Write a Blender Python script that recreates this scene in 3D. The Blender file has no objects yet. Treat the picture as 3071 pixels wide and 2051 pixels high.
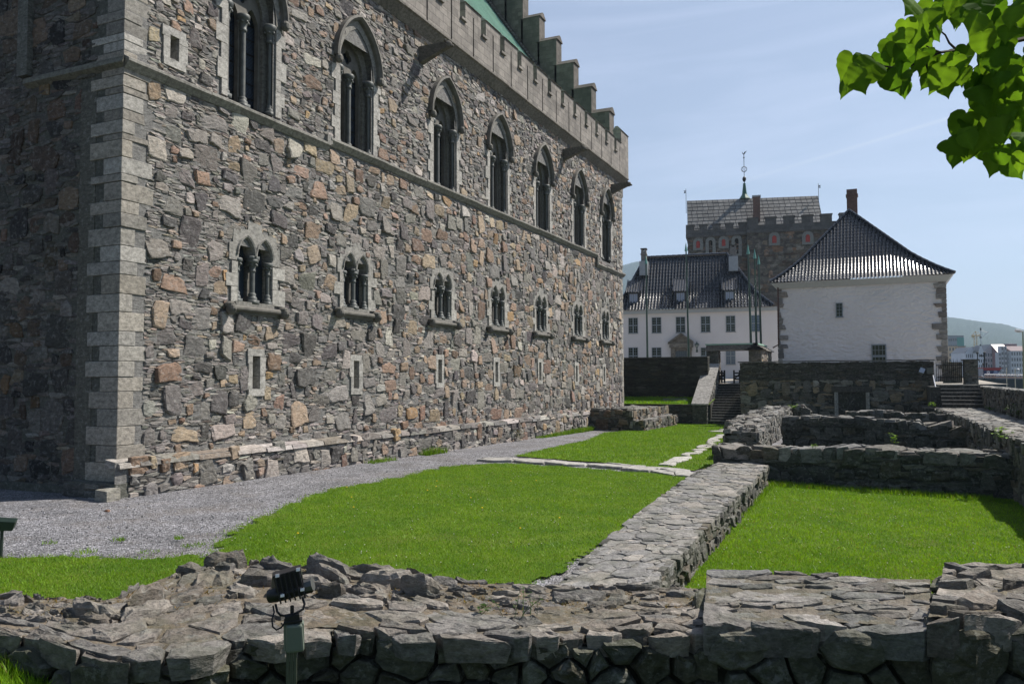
import bpy, bmesh, math, random
import numpy as np
from mathutils import Vector, Matrix
R = math.radians
C = bpy.context.scene.collection
SC = bpy.context.scene

# ------------------------------------------------------------------ camera
# world: X = away from the hall's long wall, Y = along it, Z = up, origin at the hall's near corner
CX, CY, F = 1535.5, 1025.5, 2420.0
CAM = np.array([14.68561, -12.10041, 2.5])
_A = np.array([2640. - CX, -(1131. - CY), -F]); _A /= np.linalg.norm(_A)
_U = np.cross(np.array([1, .004, 0.]), -_A); _U /= np.linalg.norm(_U)
if _U[1] < 0: _U = -_U
_B = np.cross(_A, _U)
MW = np.array([_B, _A, _U])
cam_d = bpy.data.cameras.new('camera'); cam = bpy.data.objects.new('camera', cam_d); C.objects.link(cam)
cam_d.sensor_width = 36.0; cam_d.lens = F / 3071 * 36.0
cam_d.clip_start = .1; cam_d.clip_end = 9000
m4 = Matrix.Identity(4)
for i in range(3):
    for j in range(3): m4[i][j] = MW[i][j]
    m4[i][3] = CAM[i]
cam.matrix_world = m4
SC.camera = cam
SC.render.resolution_x, SC.render.resolution_y = 1024, 683

def ray(u, v): return MW @ np.array([u - CX, -(v - CY), -F])
def PX(u, v, x): r = ray(u, v); return CAM + r * (x - CAM[0]) / r[0]
def PY(u, v, y): r = ray(u, v); return CAM + r * (y - CAM[1]) / r[1]
def PZ(u, v, z): r = ray(u, v); return CAM + r * (z - CAM[2]) / r[2]
def PD(u, v, d): return CAM + ray(u, v) * (d / F)

# ------------------------------------------------------------------ light
SUN_AZ, SUN_EL = R(45), R(51)
sdir = Vector((math.cos(SUN_EL) * math.sin(SUN_AZ), math.cos(SUN_EL) * math.cos(SUN_AZ), math.sin(SUN_EL)))
sl = bpy.data.lights.new('sun', 'SUN'); sl.energy = 5.0; sl.angle = R(.53); sl.color = (1, .945, .86)
so = bpy.data.objects.new('sun', sl); C.objects.link(so); so.rotation_euler = sdir.to_track_quat('Z', 'Y').to_euler()
so.location = (30, 30, 60)
W = bpy.data.worlds.new('World'); SC.world = W; W.use_nodes = True
wn = W.node_tree; wn.nodes.clear()
def wnode(t, **k):
    n = wn.nodes.new(t)
    for a, b in k.items(): setattr(n, a, b)
    return n
sky = wnode('ShaderNodeTexSky', sky_type='NISHITA', sun_disc=False, sun_elevation=SUN_EL, sun_rotation=SUN_AZ, altitude=20, air_density=1.0, dust_density=.7, ozone_density=2.2)
bg = wnode('ShaderNodeBackground'); bg.inputs[1].default_value = .063
wo = wnode('ShaderNodeOutputWorld')
tc = wnode('ShaderNodeTexCoord')
mp = wnode('ShaderNodeMapping'); mp.inputs['Rotation'].default_value = (R(4), R(-16), R(20)); mp.inputs['Scale'].default_value = (1.2, 1.6, 11)
nz = wnode('ShaderNodeTexNoise'); nz.inputs['Scale'].default_value = 2.2; nz.inputs['Detail'].default_value = 6; nz.inputs['Roughness'].default_value = .55; nz.inputs['Distortion'].default_value = .6
rp = wnode('ShaderNodeMapRange'); rp.inputs['From Min'].default_value = .38; rp.inputs['From Max'].default_value = .78; rp.inputs['To Min'].default_value = .34; rp.inputs['To Max'].default_value = .66
wn.links.new(tc.outputs['Generated'], mp.inputs['Vector']); wn.links.new(mp.outputs[0], nz.inputs['Vector']); wn.links.new(nz.outputs[0], rp.inputs['Value'])
mx = wnode('ShaderNodeMix', data_type='RGBA'); mx.inputs['B'].default_value = (7.5, 8.4, 11.0, 1)
vd = wnode('ShaderNodeVectorMath', operation='DOT_PRODUCT'); vd.inputs[1].default_value = (-.35, .92, .15); wn.links.new(tc.outputs['Generated'], vd.inputs[0])   # cirrus veil kept to the view side, shaped to dim light on shaded faces
vr = wnode('ShaderNodeMapRange', interpolation_type='SMOOTHSTEP'); vr.inputs['From Min'].default_value = -.05; vr.inputs['From Max'].default_value = .75; wn.links.new(vd.outputs['Value'], vr.inputs['Value'])
vm = wnode('ShaderNodeMath', operation='MULTIPLY'); wn.links.new(rp.outputs[0], vm.inputs[0]); wn.links.new(vr.outputs[0], vm.inputs[1]); wn.links.new(vm.outputs[0], mx.inputs['Factor']); wn.links.new(sky.outputs[0], mx.inputs['A'])
# the vapour trail of an aircraft: a thin arc of cloud in the sky
ra, rb = ray(1885, 650), ray(2900, 338); ra /= np.linalg.norm(ra); rb /= np.linalg.norm(rb)
nn = np.cross(ra, rb); nn /= np.linalg.norm(nn); tt = rb - ra; tt /= np.linalg.norm(tt)
dt = wnode('ShaderNodeVectorMath', operation='DOT_PRODUCT'); dt.inputs[1].default_value = tuple(nn)
ab = wnode('ShaderNodeMath', operation='ABSOLUTE'); wn.links.new(tc.outputs['Generated'], dt.inputs[0]); wn.links.new(dt.outputs['Value'], ab.inputs[0])
m1 = wnode('ShaderNodeMapRange', interpolation_type='SMOOTHSTEP'); m1.inputs['From Min'].default_value = .0006; m1.inputs['From Max'].default_value = .003; m1.inputs['To Min'].default_value = .42; m1.inputs['To Max'].default_value = 0
wn.links.new(ab.outputs[0], m1.inputs['Value'])
d2 = wnode('ShaderNodeVectorMath', operation='DOT_PRODUCT'); d2.inputs[1].default_value = tuple(tt); wn.links.new(tc.outputs['Generated'], d2.inputs[0])
m2 = wnode('ShaderNodeMapRange', interpolation_type='SMOOTHSTEP'); m2.inputs['From Min'].default_value = float(ra @ tt) - .02; m2.inputs['From Max'].default_value = float(rb @ tt); m2.inputs['To Min'].default_value = .05; m2.inputs['To Max'].default_value = .6
wn.links.new(d2.outputs['Value'], m2.inputs['Value'])
m3 = wnode('ShaderNodeMath', operation='MULTIPLY'); wn.links.new(m1.outputs[0], m3.inputs[0]); wn.links.new(m2.outputs[0], m3.inputs[1])
mx2 = wnode('ShaderNodeMix', data_type='RGBA'); mx2.inputs['B'].default_value = (8.6, 9.1, 9.8, 1)
wn.links.new(mx.outputs['Result'], mx2.inputs['A']); wn.links.new(m3.outputs[0], mx2.inputs['Factor'])
wn.links.new(mx2.outputs['Result'], bg.inputs[0]); wn.links.new(bg.outputs[0], wo.inputs[0])
SC.view_settings.view_transform = 'Standard'; SC.view_settings.look = 'None'; SC.view_settings.gamma = 1; SC.view_settings.exposure = .62
SC.render.engine = 'CYCLES'

# ------------------------------------------------------------------ helpers
RNG = np.random.default_rng(11); random.seed(5)
def tag(o, label=None, cat=None, group=None, kind=None):
    if label: o['label'] = label
    if cat: o['category'] = cat
    if group: o['group'] = group
    if kind: o['kind'] = kind
    return o
def thing(name, label, cat, loc=(0, 0, 0), group=None):
    o = bpy.data.objects.new(name, None); C.objects.link(o); o.empty_display_size = .3
    o.location = tuple(float(a) for a in loc); return tag(o, label, cat, group)
class MB:
    """collects geometry in world (or local) coordinates for ONE mesh"""
    def __init__(s): s.v = []; s.f = []; s.c = []; s.n = 0
    def add(s, vs, fs, col=(.3, .3, .3)):
        vs = np.asarray(vs, float).reshape(-1, 3); b = s.n
        s.v.append(vs); s.f += [tuple(i + b for i in f) for f in fs]; s.n += len(vs)
        col = np.asarray(col, float)
        s.c.append(np.tile(col, (len(vs), 1)) if col.ndim == 1 else col)
    def box(s, a, b, col=(.3, .3, .3), M=None):
        x0, y0, z0 = a; x1, y1, z1 = b
        v = np.array([(x0,y0,z0),(x1,y0,z0),(x1,y1,z0),(x0,y1,z0),(x0,y0,z1),(x1,y0,z1),(x1,y1,z1),(x0,y1,z1)], float)
        if M is not None: v = np.array([tuple(M @ Vector(p)) for p in v])
        s.add(v, [(0,3,2,1),(4,5,6,7),(0,1,5,4),(1,2,6,5),(2,3,7,6),(3,0,4,7)], col)
    def hexa(s, lo, hi, col=(.3, .3, .3)):
        """two loops of n points, closed into a prism (lo counter-clockwise seen from hi)"""
        n = len(lo); v = list(lo) + list(hi)
        s.add(v, [tuple(range(n))[::-1], tuple(range(n, 2*n))] + [(i, (i+1) % n, n + (i+1) % n, n + i) for i in range(n)], col)
    def tube(s, pts, r, n=8, col=(.3, .3, .3), cap=True):
        pts = [np.asarray(p, float) for p in pts]; k = len(pts)
        rs = [r] * k if np.isscalar(r) else list(r); vs = []; fs = []
        up0 = None
        for i in range(k):
            d = pts[min(i+1, k-1)] - pts[max(i-1, 0)]; d /= np.linalg.norm(d) + 1e-9
            if up0 is None: up0 = np.array([0, 0, 1.]) if abs(d[2]) < .9 else np.array([1., 0, 0])
            a = np.cross(d, up0); a /= np.linalg.norm(a) + 1e-9; b = np.cross(d, a); up0 = -b if False else up0
            for j in range(n):
                t = 2 * math.pi * j / n; vs.append(pts[i] + rs[i] * (math.cos(t) * a + math.sin(t) * b))
        for i in range(k - 1):
            for j in range(n): fs.append((i*n+j, i*n+(j+1) % n, (i+1)*n+(j+1) % n, (i+1)*n+j))
        if cap: fs += [tuple(range(n))[::-1], tuple(range((k-1)*n, k*n))]
        s.add(vs, fs, col)
    def lathe(s, c, prof, n=14, col=(.3, .3, .3), a0=0, a1=2*math.pi, axis='z'):
        c = np.asarray(c, float); full = abs(a1 - a0 - 2*math.pi) < 1e-6; m = n if full else n + 1; vs = []; fs = []
        for r, z in prof:
            for j in range(m):
                t = a0 + (a1 - a0) * j / n
                p = (r*math.cos(t), r*math.sin(t), z) if axis == 'z' else (z, r*math.cos(t), r*math.sin(t)) if axis == 'x' else (r*math.sin(t), z, r*math.cos(t))
                vs.append(c + np.array(p))
        for i in range(len(prof) - 1):
            for j in range(n):
                k = (j + 1) % m
                fs.append((i*m+j, i*m+k, (i+1)*m+k, (i+1)*m+j))
        s.add(vs, fs, col)
    def ball(s, c, r, n=8, col=(.3, .3, .3)):
        r = (r, r, r) if np.isscalar(r) else r; c = np.asarray(c, float); vs = []; fs = []
        for i in range(n + 1):
            t = math.pi * i / n
            for j in range(2 * n):
                p = math.pi * j / n; vs.append(c + np.array([r[0]*math.sin(t)*math.cos(p), r[1]*math.sin(t)*math.sin(p), r[2]*math.cos(t)]))
        m = 2 * n
        for i in range(n):
            for j in range(m): fs.append((i*m+j, (i+1)*m+j, (i+1)*m+(j+1) % m, i*m+(j+1) % m))
        s.add(vs, fs, col)
    def build(s, name, mat, parent=None, smooth=False, loc=None, bevel=0):
        me = bpy.data.meshes.new(name)
        v = np.concatenate(s.v) if s.v else np.zeros((0, 3))
        L = np.array([len(f) for f in s.f], np.int32); idx = np.fromiter((i for f in s.f for i in f), np.int32, int(L.sum()))
        me.vertices.add(len(v)); me.vertices.foreach_set('co', v.astype(np.float32).ravel())
        me.loops.add(len(idx)); me.loops.foreach_set('vertex_index', idx)
        me.polygons.add(len(L)); st = np.zeros(len(L), np.int32); st[1:] = np.cumsum(L)[:-1]
        me.polygons.foreach_set('loop_start', st); me.polygons.foreach_set('loop_total', L)
        me.update(calc_edges=True); me.validate()
        c = np.concatenate(s.c); c = np.hstack([c, np.ones((len(c), 1))]).astype(np.float32)
        if len(me.vertices) == len(c):
            a = me.color_attributes.new('Col', 'FLOAT_COLOR', 'POINT'); a.data.foreach_set('color', c.ravel())
        me.polygons.foreach_set('use_smooth', [bool(smooth)] * len(me.polygons))
        return link(name, me, mat, parent, loc, bevel)
def wpos(o):
    p = Vector((0, 0, 0))
    while o is not None: p = p + o.location; o = o.parent
    return p
def link(name, me, mat, parent=None, loc=None, bevel=0):
    o = bpy.data.objects.new(name, me); C.objects.link(o)
    if mat is not None:
        me.materials.clear(); me.materials.append(mat)
    if parent is not None: o.parent = parent
    w = Vector(loc) if loc is not None else Vector((0, 0, 0))
    o.location = w - (wpos(parent) if parent is not None else Vector((0, 0, 0)))
    if bevel:
        b = o.modifiers.new('bevel', 'BEVEL'); b.width = bevel; b.segments = 2; b.limit_method = 'ANGLE'
    return o
def copy_tree(o, parent, loc=None):
    c = o.copy(); C.objects.link(c); c.parent = parent
    if loc is not None: c.location = loc
    for ch in list(o.children): copy_tree(ch, c)
    return c
def plate(loops, thick, fn):
    """flat plate with holes: loops of 2-D points (outline first), fn(a, b, h) gives the 3-D point; returns (verts, faces)"""
    cu = bpy.data.curves.new('tmp', 'CURVE'); cu.dimensions = '2D'; cu.fill_mode = 'BOTH'; cu.extrude = thick / 2
    for lp in loops:
        s = cu.splines.new('POLY'); s.points.add(len(lp) - 1); s.use_cyclic_u = True
        for p, q in zip(s.points, lp): p.co = (q[0], q[1], 0, 1)
    o = bpy.data.objects.new('tmp', cu); C.objects.link(o)
    dg = bpy.context.evaluated_depsgraph_get(); me = bpy.data.meshes.new_from_object(o.evaluated_get(dg))
    v = [fn(p.co.x, p.co.y, p.co.z) for p in me.vertices]; f = [tuple(p.vertices) for p in me.polygons]
    bpy.data.objects.remove(o); bpy.data.curves.remove(cu); bpy.data.meshes.remove(me)
    return v, f

# ------------------------------------------------------------------ materials
def nt(name):
    m = bpy.data.materials.new(name); m.use_nodes = True; t = m.node_tree
    return m, t, t.nodes['Principled BSDF']
def node(t, ty, **k):
    n = t.nodes.new(ty)
    for a, b in k.items():
        if a.startswith('i_'): n.inputs[a[2:].replace('_', ' ')].default_value = b
        else: setattr(n, a, b)
    return n
def noise(t, scale, detail=4, rough=.6, vec=None, stretch=None, dist=0):
    n = node(t, 'ShaderNodeTexNoise'); n.inputs['Scale'].default_value = scale; n.inputs['Detail'].default_value = detail; n.inputs['Roughness'].default_value = rough; n.inputs['Distortion'].default_value = dist
    if vec is None: vec = node(t, 'ShaderNodeNewGeometry').outputs['Position']
    if stretch:
        mp = node(t, 'ShaderNodeMapping'); mp.inputs['Scale'].default_value = stretch; t.links.new(vec, mp.inputs['Vector']); vec = mp.outputs[0]
    t.links.new(vec, n.inputs['Vector']); return n.outputs['Fac']
def rng(t, x, a, b, c, d, smooth=False):
    m = node(t, 'ShaderNodeMapRange'); m.inputs['From Min'].default_value = a; m.inputs['From Max'].default_value = b; m.inputs['To Min'].default_value = c; m.inputs['To Max'].default_value = d
    if smooth: m.interpolation_type = 'SMOOTHSTEP'
    t.links.new(x, m.inputs['Value']); return m.outputs[0]
def mul(t, a, b, op='MULTIPLY'):
    m = node(t, 'ShaderNodeMath', operation=op)
    for k, x in enumerate((a, b)):
        if isinstance(x, (int, float)): m.inputs[k].default_value = x
        else: t.links.new(x, m.inputs[k])
    return m.outputs[0]
def mixc(t, fac, a, b, blend='MIX'):
    m = node(t, 'ShaderNodeMix', data_type='RGBA', blend_type=blend)
    for k, x in (('Factor', fac), ('A', a), ('B', b)):
        if isinstance(x, (int, float)): m.inputs[k].default_value = x
        elif isinstance(x, tuple): m.inputs[k].default_value = x if len(x) == 4 else x + (1,)
        else: t.links.new(x, m.inputs[k])
    return m.outputs['Result']
def bump(t, p, h, dist=.02, strength=1.0, prev=None):
    b = node(t, 'ShaderNodeBump'); b.inputs['Distance'].default_value = dist; b.inputs['Strength'].default_value = strength
    t.links.new(h, b.inputs['Height'])
    if prev is not None: t.links.new(prev, b.inputs['Normal'])
    t.links.new(b.outputs[0], p.inputs['Normal']); return b.outputs[0]
def attr(t): return node(t, 'ShaderNodeAttribute', attribute_name='Col').outputs['Color']
def scalecol(t, col, f):
    m = node(t, 'ShaderNodeVectorMath', operation='SCALE'); t.links.new(col, m.inputs[0])
    if isinstance(f, (int, float)): m.inputs['Scale'].default_value = f
    else: t.links.new(f, m.inputs['Scale'])
    return m.outputs[0]
def mat_stone(name, k=1.0, fine=26, bd=.03, strat=2.2, lichen=.0, lichen_col=(.33, .32, .27), moss=0, rough=.85, stain=0.0):
    m, t, p = nt(name); c = attr(t)
    n1 = noise(t, fine * .3, 6, .65, stretch=(1, 1, strat)); n2 = noise(t, fine, 5, .7, stretch=(1, 1, strat)); n3 = noise(t, 2.3, 3)
    c = scalecol(t, c, mul(t, rng(t, n1, .28, .72, .5 * k, 1.45 * k), rng(t, n2, .28, .72, .66, 1.34)))
    if lichen:
        c = mixc(t, mul(t, rng(t, noise(t, 9, 6, .75), .53, .63, 0, 1), lichen), c, lichen_col)
    if moss:
        c = mixc(t, mul(t, rng(t, n3, .45, .62, 0, 1), moss), c, (.035, .045, .012))
    if stain:
        c = mixc(t, mul(t, rng(t, noise(t, .8, 5, .65, stretch=(1, 1, .5)), .45, .65, 0, 1), stain), c, (.018, .017, .014))
    t.links.new(c, p.inputs['Base Color']); p.inputs['Roughness'].default_value = rough; p.inputs['Specular IOR Level'].default_value = .3
    h = mul(t, n1, mul(t, n2, .45), 'ADD'); bump(t, p, h, bd)
    return m
def mat_plain(name, col, rough=.6, metal=0, var=.15, scale=6, bd=0, spec=.4, useattr=False, stretch=None):
    m, t, p = nt(name); n = noise(t, scale, 5, .6, stretch=stretch)
    src = attr(t) if useattr else None
    if src is None:
        rgb = node(t, 'ShaderNodeRGB'); rgb.outputs[0].default_value = tuple(col) + (1,); src = rgb.outputs[0]
    t.links.new(scalecol(t, src, rng(t, n, .25, .75, 1 - var, 1 + var)), p.inputs['Base Color'])
    p.inputs['Roughness'].default_value = rough; p.inputs['Metallic'].default_value = metal; p.inputs['Specular IOR Level'].default_value = spec
    if bd: bump(t, p, n, bd)
    return m
def mat_ashlar(name, cols, bw=.6, bh=.3, mortar=.012, mcol=(.11, .1, .09), k=1.0, dirt=.5, off=.5, bd=.012):
    """dressed blocks: courses laid on (x+y, z)"""
    m, t, p = nt(name); pos = node(t, 'ShaderNodeNewGeometry').outputs['Position']
    sp = node(t, 'ShaderNodeSeparateXYZ'); t.links.new(pos, sp.inputs[0])
    cb = node(t, 'ShaderNodeCombineXYZ'); t.links.new(mul(t, sp.outputs[0], sp.outputs[1], 'ADD'), cb.inputs[0]); t.links.new(sp.outputs[2], cb.inputs[1])
    br = node(t, 'ShaderNodeTexBrick', offset=off); t.links.new(cb.outputs[0], br.inputs['Vector'])
    br.inputs['Scale'].default_value = 1; br.inputs['Brick Width'].default_value = bw; br.inputs['Row Height'].default_value = bh; br.inputs['Mortar Size'].default_value = mortar; br.inputs['Bias'].default_value = 0; br.inputs['Mortar Smooth'].default_value = .2
    br.inputs['Color1'].default_value = cols[0] + (1,); br.inputs['Color2'].default_value = cols[1] + (1,); br.inputs['Mortar'].default_value = mcol + (1,)
    n1 = noise(t, 5, 6, .65); n2 = noise(t, 30, 4, .7); n3 = noise(t, .9, 4, .6, stretch=(1, 1, .4))
    c = scalecol(t, br.outputs[0], mul(t, rng(t, n1, .25, .75, .75 * k, 1.25 * k), rng(t, n2, .25, .75, .85, 1.15)))
    c = mixc(t, rng(t, n3, .5, .75, 0, dirt), c, (.05, .05, .042))
    t.links.new(c, p.inputs['Base Color']); p.inputs['Roughness'].default_value = .85; p.inputs['Specular IOR Level'].default_value = .3
    h = mul(t, rng(t, br.outputs['Fac'], 0, 1, 1, 0), mul(t, n2, .5), 'ADD'); bump(t, p, h, bd)
    return m
def mat_leaf(name, k=1.0, trans=.5, rough=.5, spec=.25):
    m, t, p = nt(name); c = scalecol(t, attr(t), k)
    t.links.new(c, p.inputs['Base Color']); p.inputs['Roughness'].default_value = rough; p.inputs['Specular IOR Level'].default_value = spec
    tr = node(t, 'ShaderNodeBsdfTranslucent'); mx_ = node(t, 'ShaderNodeMixShader'); mx_.inputs[0].default_value = trans
    t.links.new(mixc(t, 1.0, c, (1.6, 1.5, .55), 'MULTIPLY'), tr.inputs[0])
    t.links.new(p.outputs[0], mx_.inputs[1]); t.links.new(tr.outputs[0], mx_.inputs[2]); t.links.new(mx_.outputs[0], t.nodes['Material Output'].inputs[0])
    return m
def mat_glass(name, col=(.02, .025, .03), rough=.06, spec=.8):
    m, t, p = nt(name); p.inputs['Base Color'].default_value = col + (1,); p.inputs['Roughness'].default_value = rough; p.inputs['Specular IOR Level'].default_value = spec
    bump(t, p, noise(t, 3, 2), .004); return m

# ------------------------------------------------------------------ masonry
def power_cells(pts, wts, keep, rmax):
    """cells of a power diagram; pts (n,2) already in the metric wanted; keep = which cells to return"""
    n = len(pts); g = {}
    for i, (x, y) in enumerate(pts): g.setdefault((int(x // rmax), int(y // rmax)), []).append(i)
    out = []
    for i in keep:
        x, y = pts[i]; gx, gy = int(x // rmax), int(y // rmax)
        nb = [j for a in (-1, 0, 1) for b in (-1, 0, 1) for j in g.get((gx + a, gy + b), ()) if j != i]
        if not nb: continue
        nb = np.array(nb); d = pts[nb] - pts[i]; d2 = (d * d).sum(1)
        o = np.argsort(d2)[:26]; nb = nb[o]; d = d[o]; d2 = d2[o]
        off = (d2 + wts[i] - wts[nb]) / 2
        q = rmax * .95; poly = [(-q, -q), (q, -q), (q, q), (-q, q)]
        for (dx, dy), c in zip(d, off):
            s = [dx * px + dy * py - c for px, py in poly]
            if max(s) <= 0: continue
            new = []
            for k in range(len(poly)):
                a, b = poly[k - 1], poly[k]; sa, sb = s[k - 1], s[k]
                if (sa <= 0) != (sb <= 0):
                    f = sa / (sa - sb); new.append((a[0] + f * (b[0] - a[0]), a[1] + f * (b[1] - a[1])))
                if sb <= 0: new.append(b)
            poly = new
            if len(poly) < 3: break
        if len(poly) >= 3: out.append((i, np.array(poly) + pts[i]))
    return out
def seeds(w, h, big, r0, r1, fill, rg, big_sd=.5, fine_fn=None, margin=.3):
    """big stones of radius r0..r1 thrown until `big` of them sit, then fill stones of radius ~fill in the gaps (metric already scaled)"""
    pts = []; rad = []; cell = r1 * 2; g = {}
    def near(x, y, r, f):
        gx, gy = int(x // cell), int(y // cell)
        for a in (-1, 0, 1):
            for b in (-1, 0, 1):
                for j in g.get((gx + a, gy + b), ()):
                    if (pts[j][0] - x) ** 2 + (pts[j][1] - y) ** 2 < ((rad[j] + r) * f) ** 2: return True
        return False
    def put(x, y, r): g.setdefault((int(x // cell), int(y // cell)), []).append(len(pts)); pts.append((x, y)); rad.append(r)
    t = 0
    rr = sorted([float(np.clip(r0 * math.exp(abs(rg.normal(0, big_sd))), r0, r1)) for _ in range(big)], reverse=True)
    for r in rr:
        for _ in range(8):
            x, y = rg.uniform(-margin, w + margin), rg.uniform(-margin, h + margin)
            if not near(x, y, r, .92): put(x, y, r); break
    ntry = int((w + 2*margin) * (h + 2*margin) / (fill * fill * 2.0))
    X = rg.uniform(-margin, w + margin, ntry); Y = rg.uniform(-margin, h + margin, ntry); U = rg.uniform(.75, 1.35, ntry)
    for x, y, u in zip(X, Y, U):
        r = fill * u * (fine_fn(x, y) if fine_fn else 1)
        if not near(x, y, r, .86): put(x, y, r)
    return np.array(pts), np.array(rad)
def stone(mb, P, h, fn, rg, col, depth=.06, rough=.012, tilt=.0, gap=.01, seg=.16, lod=0, dome=1.0, chip=.25, under=1.0):
    """one rough stone on outline P (2-D), standing h above the bed; fn(a, b, h) -> xyz (arrays)"""
    c = P.mean(0); n = len(P)
    Q = []
    for k in range(n):
        a, b = P[k], P[(k + 1) % n]; e = np.linalg.norm(b - a)
        if e < 1e-4: continue
        m = max(1, min(4, int(round(e / seg))))
        nx = np.array([b[1] - a[1], a[0] - b[0]]) / e
        for q in range(m):
            f = (q + (0 if q else chip * .5)) / m; p = a + (b - a) * f
            Q.append(p if q == 0 else p + nx * rg.normal(0, e * .03))
    if len(Q) < 3: return
    Q = np.array(Q); d = Q - c; L = np.linalg.norm(d, axis=1, keepdims=True) + 1e-6
    if chip:  # knock the corners off
        Qn = Q * (1 - chip) + (np.roll(Q, 1, 0) + np.roll(Q, -1, 0)) * chip / 2; d = Qn - c; L = np.linalg.norm(d, axis=1, keepdims=True) + 1e-6
    d = d * np.clip((L - gap) / L, .3, 1); k = len(d); S = float(L.mean())
    tx, ty = rg.normal(0, tilt, 2)
    rings = [(1.0, None), (.985, .55), (.9 - .1 * (dome - .4), .95), (.5, 1.0 + .1 * dome)] if lod == 0 else [(1.0, None), (.95, .8), (.6, 1.03)]
    vs = []; cs = []
    for s, hh in rings:
        q = c + d * s * (1 + (rg.normal(0, .025, (k, 1)) if hh else 0))
        if hh is None: z = np.full(k, -depth); q = c + (q - c) * under
        else: z = h * hh + rg.normal(0, rough, k) + (q - c) @ np.array([tx, ty])
        vs.append(fn(q[:, 0], q[:, 1], z)); 
    zc = h * (1 + .14 * dome)
    vs.append(fn(np.array([c[0]]), np.array([c[1]]), np.array([zc])))
    nr = len(rings); fs = []
    for i in range(nr - 1):
        for j in range(k): fs.append((i*k+j, i*k+(j+1) % k, (i+1)*k+(j+1) % k, (i+1)*k+j))
    for j in range(k): fs.append(((nr-1)*k+j, (nr-1)*k+(j+1) % k, nr*k))
    mb.add(np.vstack(vs), fs, col)
PAL = [((.19, .182, .172), 20), ((.135, .13, .127), 20), ((.07, .068, .069), 18), ((.275, .262, .245), 12), ((.215, .17, .13), 13), ((.222, .163, .128), 7), ((.15, .108, .082), 9), ((.27, .19, .11), 2), ((.27, .222, .165), 7)]
PAL_ = 0
PALW = np.array([w for _, w in PAL], float); PALW /= PALW.sum()
def pick(rg, big=True, warm=1.0):
    w = PALW.copy(); w[4:] *= (warm if big else warm * .25); w /= w.sum()
    c = np.array(PAL[rg.choice(len(PAL), p=w)][0])
    if not big: c = (c * .55 + np.array((.2, .196, .188)) * .45)
    return c * rg.uniform(*((.8, 1.22) if big else (.5, 1.5))) * (1 + rg.normal(0, .025, 3)) * np.array((1.2, 1.13, 1.075))
DARK = [((.115, .11, .095), 3), ((.085, .082, .074), 3), ((.15, .142, .125), 2), ((.13, .11, .085), 1)]
def pick_dark(rg, big=True, warm=1):
    c = np.array(DARK[rg.choice(4, p=[.35, .3, .22, .13])][0]); return c * rg.uniform(.75, 1.3)
SLAB = [(.2, .19, .178), (.165, .16, .155), (.24, .228, .21), (.195, .175, .158)]
def pick_slab(rg, big=True, warm=1):
    c = np.array(SLAB[rg.integers(4)]); return c * rg.uniform(.75, 1.25)
def inrect(P, rects):
    x0, y0 = P.min(0); x1, y1 = P.max(0); cx_, cy_ = P.mean(0)
    for a, b, c, d in rects:
        if x1 > a + .03 and x0 < b - .03 and y1 > c + .03 and y0 < d - .03:
            if a - .0 < cx_ < b and c < cy_ < d: return 2
            return 1
    return 0
def clip_rect(P, r):
    """cut away the part of P inside rect r: keep the side of the rect's edge that holds the centre"""
    a, b, c, d = r; cx_, cy_ = P.mean(0)
    opts = [(a - cx_, 0, a, -1), (cx_ - b, 0, b, 1), (c - cy_, 1, c, -1), (cy_ - d, 1, d, 1)]
    gain, ax, lim, sg = max(opts); s = (P[:, ax] - lim) * sg; new = []
    for k in range(len(P)):
        sa, sb = s[k - 1], s[k]
        if (sa >= 0) != (sb >= 0): new.append(P[k - 1] + (P[k] - P[k - 1]) * sa / (sa - sb))
        if sb >= 0: new.append(P[k])
    return np.array(new) if len(new) >= 3 else None
def blocks(w, h, n, s0, s1, rg, sd=.5, asp=(.75, 2.0), pad=.02, area=None):
    """thrown, non-overlapping blocky outlines: irregular four- to six-sided stones; returns polygons"""
    out = []; box = []; cell = s1 * 2.2; g = {}
    sz = sorted([float(np.clip(s0 * math.exp(abs(rg.normal(0, sd))), s0, s1)) for _ in range(n)], reverse=True)
    for s in sz:
        for _ in range(14):
            a = math.exp(rg.uniform(math.log(asp[0]), math.log(asp[1]))); ww, hh = s * math.sqrt(a), s / math.sqrt(a)
            x, y = rg.uniform(0, w), rg.uniform(0, h); gx, gy = int(x // cell), int(y // cell); ok = True
            for i in (-1, 0, 1):
                for j in (-1, 0, 1):
                    for k in g.get((gx + i, gy + j), ()):
                        X, Y, WW, HH = box[k]
                        if abs(X - x) < (WW + ww) / 2 + pad and abs(Y - y) < (HH + hh) / 2 + pad: ok = False; break
                    if not ok: break
                if not ok: break
            if not ok: continue
            g.setdefault((gx, gy), []).append(len(box)); box.append((x, y, ww, hh))
            t = rg.random(); hw, hy = ww / 2 * 1.06, hh / 2 * 1.06
            if t < .55: P = [(-hw, -hy), (hw, -hy), (hw, hy), (-hw, hy)]
            elif t < .8:
                c = rg.uniform(-.4, .4) * hw; P = [(-hw, -hy), (hw, -hy), (hw, hy * rg.uniform(.2, .7)), (c, hy), (-hw, hy * rg.uniform(.3, .8))]
            elif t < .92: P = [(-hw * .9, -hy), (hw * .6, -hy), (hw, -hy * rg.uniform(-.1, .5)), (hw * .8, hy), (-hw * rg.uniform(.2, .8), hy), (-hw, hy * rg.uniform(-.2, .5))]
            else: P = [(-hw, -hy), (hw, -hy), (hw * rg.uniform(.1, .9), hy), (-hw * rg.uniform(-.1, .9), hy)]
            P = np.array(P); P = P + rg.normal(0, .085, P.shape) * np.array([ww, hh])
            th = rg.normal(0, .09); ct, st = math.cos(th), math.sin(th); P = P @ np.array([[ct, st], [-st, ct]])
            out.append((P + np.array([x, y]), np.array([x, y]), ww, hh)); break
    return out
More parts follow.
